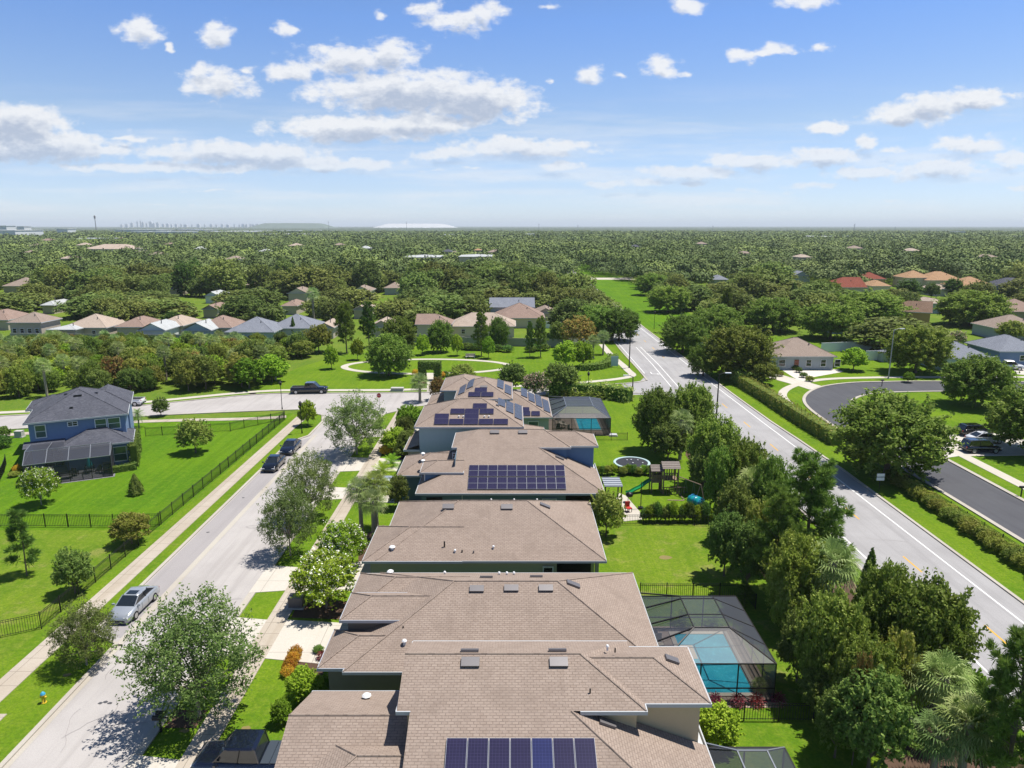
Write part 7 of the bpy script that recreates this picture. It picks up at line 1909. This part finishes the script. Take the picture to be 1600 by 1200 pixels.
# ------------------------------------------------------------------ oaks beyond: the largest as things, the rest as one woodland
g = random.Random(8)
def px_of(x, y, z):
    # forward projection (placement test only)
    dz = z - CH; f = y * CP - dz * SP; u = y * SP + dz * CP
    return 800 + FPX * x / f, 600 - FPX * u / f, FPX / f
def lawn_clear(x, y, r):
    if 26 < x < 66 - max(0, (y - 330)) * .02 and y < 420 and x - r < 57: 
        if x + r > 33 - (0 if y > 150 else 8): return True
    if y >= 420 and 38 + (y - 420) * .012 < x < 52 and y < 1100: return True
    if y < 186 and not (x > 50 and y > 162): return True
    if 300 < y < 330 and 58 < x < 90: return True
    return False
cand = []
y = 162.0
while y < 2400:
    sp = 11.0 if y < 420 else (12.5 if y < 900 else 16.0)
    half = .745 * y + 30; x = -half + g.uniform(0, sp)
    while x < half:
        X = x + g.uniform(-.33, .33) * sp; Y = y + g.uniform(-.33, .33) * sp
        r = sp * g.choice((g.uniform(.38, .58), g.uniform(.55, .95))); h = (g.choice((g.uniform(6.0, 9.5), g.uniform(9.0, 14.5))) if y > 250 else g.uniform(6.5, 9.6)) * (1 + .12 * math.sin(X * .02) * math.sin(Y * .013))
        x += sp
        if lawn_clear(X, Y, r): continue
        if any((X - a) ** 2 + (Y - b) ** 2 < (c + r * .75) ** 2 for a, b, c in FP if abs(Y - b) < 40): continue
        u, v, s = px_of(X, Y, h * .6); bad = False
        for (x0, y0, x1, y1, yw) in HB:
            if Y < yw + 3 and u + r * s * .75 > x0 and u - r * s * .75 < x1 and v + h * .3 * s > y0 and v - h * .42 * s < y1: bad = True; break
        if bad and g.random() < .97: continue
        # open gardens round the houses
        if Y < 300 and g.random() < (.12 if X < 30 else .06) : continue
        cand.append((Y, X, r, h))
    y += sp * .88
cand.sort(key=lambda c: c[0] - 4 * c[2])
NI = 290
for (Y, X, r, h) in cand[:NI]:
    plant('faroak', X, Y, r * 1.12, h, 'oak in the dense woodland around the houses beyond the park', 'oaks of the dense woodland')
rest = np.array([(c[1], c[0], c[2], c[3]) for c in cand[NI:]])
rng = np.random.default_rng(9)
def far_mass(arr, nq, leaf, name, label):
    K = len(arr)
    if K == 0: return
    d = unit(rng.normal(size=(K, nq, 3)).reshape(-1, 3)); d[:, 2] = np.where(d[:, 2] < -.25, -d[:, 2], d[:, 2]); d = d.reshape(K, nq, 3)
    lob = 1 + .22 * np.sin(d[:, :, 0] * 5 + arr[:, None, 0]) * np.sin(d[:, :, 1] * 6 + arr[:, None, 1]) + .12 * rng.normal(size=(K, nq))
    R_ = arr[:, 2][:, None]; H_ = arr[:, 3][:, None]
    c = np.stack([arr[:, 0][:, None] + d[:, :, 0] * R_ * lob * 1.05, arr[:, 1][:, None] + d[:, :, 1] * R_ * lob * 1.05, H_ * .58 + d[:, :, 2] * H_ * .42 * lob], 2).reshape(-1, 3)
    n = unit(d.reshape(-1, 3) + .4 * rng.normal(size=(K * nq, 3)) + np.array([0, 0, .25]))
    s = leaf * rng.uniform(.7, 1.35, K * nq)
    V = leaf_quads(c, n, s, .8, rng)
    tone = np.repeat(np.clip(rng.normal(.35, .38, K), 0, 1), nq) * .75 + rng.random(K * nq) * .14
    o = bpy.data.objects.new(name, quads_mesh(name, V, tone, ['canopy_mass'])); COL.objects.link(o)
    struct(o, 'stuff', label, 'woodland'); return o
m_, t_, b_ = newmat('canopy_mass')
b_.inputs['Roughness'].default_value = .7; b_.inputs['Specular IOR Level'].default_value = .2
at = t_.nodes.new('ShaderNodeAttribute'); at.attribute_name = 'leaf_tone'
nn = noise(t_, .009, 5, .65); n3 = noise(t_, .12, 2, .5)
c = mixc_(t_, mrange(t_, at.outputs['Fac'], .1, .9), (0.075, 0.118, 0.026), (0.215, 0.280, 0.065))
c = mixc_(t_, mrange(t_, nn.outputs['Fac'], .4, .65, 0, .5), c, (0.17, 0.205, 0.065))
c = mixc_(t_, mrange(t_, n3.outputs['Fac'], .5, .7, 0, .4), c, (0.085, 0.12, 0.035))
n4 = noise(t_, .032, 3, .55)
c = mixc_(t_, mrange(t_, n4.outputs['Fac'], .5, .68, 0, .65), c, (0.050, 0.085, 0.022))
t_.links.new(c, b_.inputs['Base Color'])
r1 = rest[rest[:, 1] < 480]; r2 = rest[(rest[:, 1] >= 480) & (rest[:, 1] < 1000)]; r3 = rest[rest[:, 1] >= 1000]
allw = []
for arr, nq, lf in ((r1, 620, .55), (r2, 260, .78), (r3, 60, 1.6)): far_mass(arr, nq, lf, 'woodland', 'dense oak woodland spreading over the flat plain to the horizon')
plain('far_canopy', (0.058, 0.085, 0.040), 0.9, var=.35, scale=.006)  # darkened base: crown self-shadow put into the colour, the sheet has none
# beyond 2.3 km the canopy is one rolling leafy surface
na, nr = 560, 150
th = np.linspace(-.70, .70, na); rr = 2300 * (38000 / 2300) ** (np.linspace(0, 1, nr) ** 1.0)
T_, R2 = np.meshgrid(th, rr); X = R2 * np.tan(T_) ; Y = R2
hh = 8.5 + 2.8 * np.sin(X * .021 + 3 * np.sin(Y * .004)) * np.sin(Y * .017) + rng.normal(0, 1.5, X.shape)
V = np.stack([X, Y, hh], 2).reshape(-1, 3); idx = np.arange(na * nr).reshape(nr, na)
F = np.stack([idx[:-1, :-1], idx[:-1, 1:], idx[1:, 1:], idx[1:, :-1]], 2).reshape(-1, 4)
me = bpy.data.meshes.new('woodland'); me.from_pydata(V.tolist(), [], F.tolist()); me.materials.append(MATS['far_canopy'])
at2 = me.attributes.new('leaf_tone', 'FLOAT', 'FACE'); at2.data.foreach_set('value', rng.random(len(F)).astype(np.float32) * .8)
o = bpy.data.objects.new('woodland', me); COL.objects.link(o); struct(o, 'stuff', 'far woodland fading into the humid horizon', 'woodland')

# ------------------------------------------------------------------ on the horizon
def at_px(px, Y): return (px - 800) / (FPX * CP) * Y * 1.0
def hgt(py, Y):
    t = py - 600.0; return CH - Y * (FPX * SP + t * CP) / (FPX * CP - t * SP)
def industrial(px0, px1, pyt, Y, mat, label, group='pale industrial sheds near the horizon', z0=0):
    x0, x1 = [(p_ - 800) * Y / (FPX * CP - (pyt - 600) * SP) for p_ in (px0, px1)]; zt = max(11, hgt(pyt, Y))
    t = thing('warehouse', label, 'building', ((x0 + x1) / 2, Y, 0), group=group); m = MB(); m.box((0, 0, zt / 2), (x1 - x0, (x1 - x0) * .6 + 20, zt), mat); m.build('wall', t)
    m = MB(); m.box((0, 0, zt + .4), (x1 - x0 + 2, (x1 - x0) * .6 + 22, .8), 'white_paint'); m.build('roof', t)
LB = 'pale flat roofed shed among the woodland near the horizon'
for a, b, c, Y in ((0, 17, 353, 2000), (-40, 46, 360, 1500), (32, 43, 354, 2200), (95, 112, 358, 1900), (130, 172, 373, 1050), (192, 256, 359, 2100), (210, 240, 362, 1800), (265, 330, 359.5, 2300), (250, 300, 362, 1750), (330, 400, 362, 2000), (280, 310, 358, 2800), (356, 420, 361, 2350), (438, 470, 360.5, 2300), (415, 490, 366, 1500), (480, 500, 360, 2500), (690, 730, 367, 1500), (745, 790, 368, 1400), (1225, 1262, 371, 1300), (1262, 1300, 372, 1250), (1302, 1320, 369, 1300), (1490, 1502, 362, 1700), (1565, 1600, 370, 1300), (820, 835, 366, 1500)):
    industrial(a, b, c, Y, 'wall_white', LB)
def mast(px, pyt, Y, w, label, name='mast', mat='vent_metal'):
    x = (px - 800) * Y / (FPX * CP - (pyt - 600) * SP); zt = hgt(pyt, Y); t = thing(name, label, 'tower', (x, Y, 0)); m = MB(); m.tube((0, 0, 0), (0, 0, zt), w, w * .55, 6, mat); m.build('shaft', t)
    m = MB(); m.lathe((0, 0, zt - zt * .18), [(w * 1.2, 0), (w * 2.0, zt * .05), (w * 2.0, zt * .14), (w * .8, zt * .18)], 8, mat); m.build('head', t)
mast(147.5, 336.5, 2600, 1.6, 'slim dark communication tower on the left horizon', 'communication_tower')
for a, b in ((635, 346), (513, 345), (1114, 352), (1336, 349), (1317, 356), (1208 + 60, 359), (800 + 42, 349), (903, 351), (1335, 350), (1399, 354), (1360, 357)):
    x = (a - 800) * 3000 / (FPX * CP - (b - 600) * SP); zt = hgt(b, 3000); t = thing('pylon', 'thin grey pylon standing above the distant woodland', 'pylon', (x, 3000, 0), group='distant pylons')
    m = MB(); m.tube((0, 0, 0), (0, 0, zt), .9, .5, 5, 'grey_metal'); m.build('shaft', t); m = MB(); m.box((0, 0, zt * .86), (7, .6, .6), 'grey_metal'); m.build('crossarm', t)
g = random.Random(12)
for i in range(30):
    a = [190, 198, 206, 214, 219, 223, 229, 235, 240, 246, 255, 262, 268, 275, 283, 290, 300, 310, 320, 330, 338, 347, 356, 366, 374, 380, 385, 391, 396, 402][i]
    b = [350, 349, 346, 342, 340, 344, 347, 342, 347, 345, 349, 348, 350, 349, 349, 350, 350, 349, 350, 349.5, 350, 349, 350, 349, 350, 349, 350, 349, 350, 349][i]
    Y = 9000; x = (a - 800) * Y / (FPX * CP - (b - 600) * SP); zt = hgt(350.6 - (350.6 - b) * .62, Y); w = g.uniform(14, 40)
    t = thing('skyscraper', 'pale hazy skyscraper of the faint skyline on the left horizon', 'skyscraper', (x, Y, 0), group='faint skyline on the left horizon')
    m = MB(); m.box((0, 0, zt * .45), (w, w, zt * .9), 'skyline_haze_white'); m.build('tower', t); m = MB(); m.box((0, 0, zt * .95), (w * .6, w * .6, zt * .10), 'skyline_haze_white'); m.build('crown', t)
def mound(px0, px1, pyt, Y, mat, nm, seed):
    f = FPX * CP - (pyt - 600) * SP; x0, x1 = (px0 - 800) * Y / f, (px1 - 800) * Y / f; zt = hgt(pyt, Y); rg = random.Random(seed); n_ = 24; m = MB(); d = 500; prev = None
    for i in range(n_ + 1):
        s = i / n_; e = min(1, min(s, 1 - s) * 5.5) ** .8; z = 2 + (zt - 2) * e * (1 - .10 * abs(s - .45)) + rg.uniform(-.8, .8); x = x0 + (x1 - x0) * s
        cur = [(x, Y - d, 0), (x, Y - d * .3, z), (x, Y + d * .3, z), (x, Y + d, 0)]
        if prev:
            for k in range(3): m.poly([prev[k], cur[k], cur[k + 1], prev[k + 1]], mat)
        prev = cur
    struct(m.build(nm, None, True))
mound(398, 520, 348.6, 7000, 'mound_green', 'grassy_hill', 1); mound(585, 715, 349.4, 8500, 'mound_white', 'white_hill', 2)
m = MB(); m.poly([(-14000, 16000, 12), (-3500, 16000, 12), (-3500, 20500, 12), (-14000, 20500, 12)], 'fascia_grey'); struct(m.build('bay_water'))

# ------------------------------------------------------------------ humid air
hm = bpy.data.materials.new('haze_air'); hm.use_nodes = True; hn = hm.node_tree; hn.nodes.clear()
ho = hn.nodes.new('ShaderNodeOutputMaterial'); pv = hn.nodes.new('ShaderNodeVolumePrincipled')
pv.inputs['Color'].default_value = (0.86, 0.94, 1.0, 1); pv.inputs['Density'].default_value = 0.00008; pv.inputs['Anisotropy'].default_value = 0.0
hn.links.new(pv.outputs[0], ho.inputs['Volume'])
MATS['haze_air'] = hm
m = MB(); m.span(-42000, 42000, -2500, 42000, -1.5, 165, 'haze_air'); struct(m.build('haze'), 'stuff')
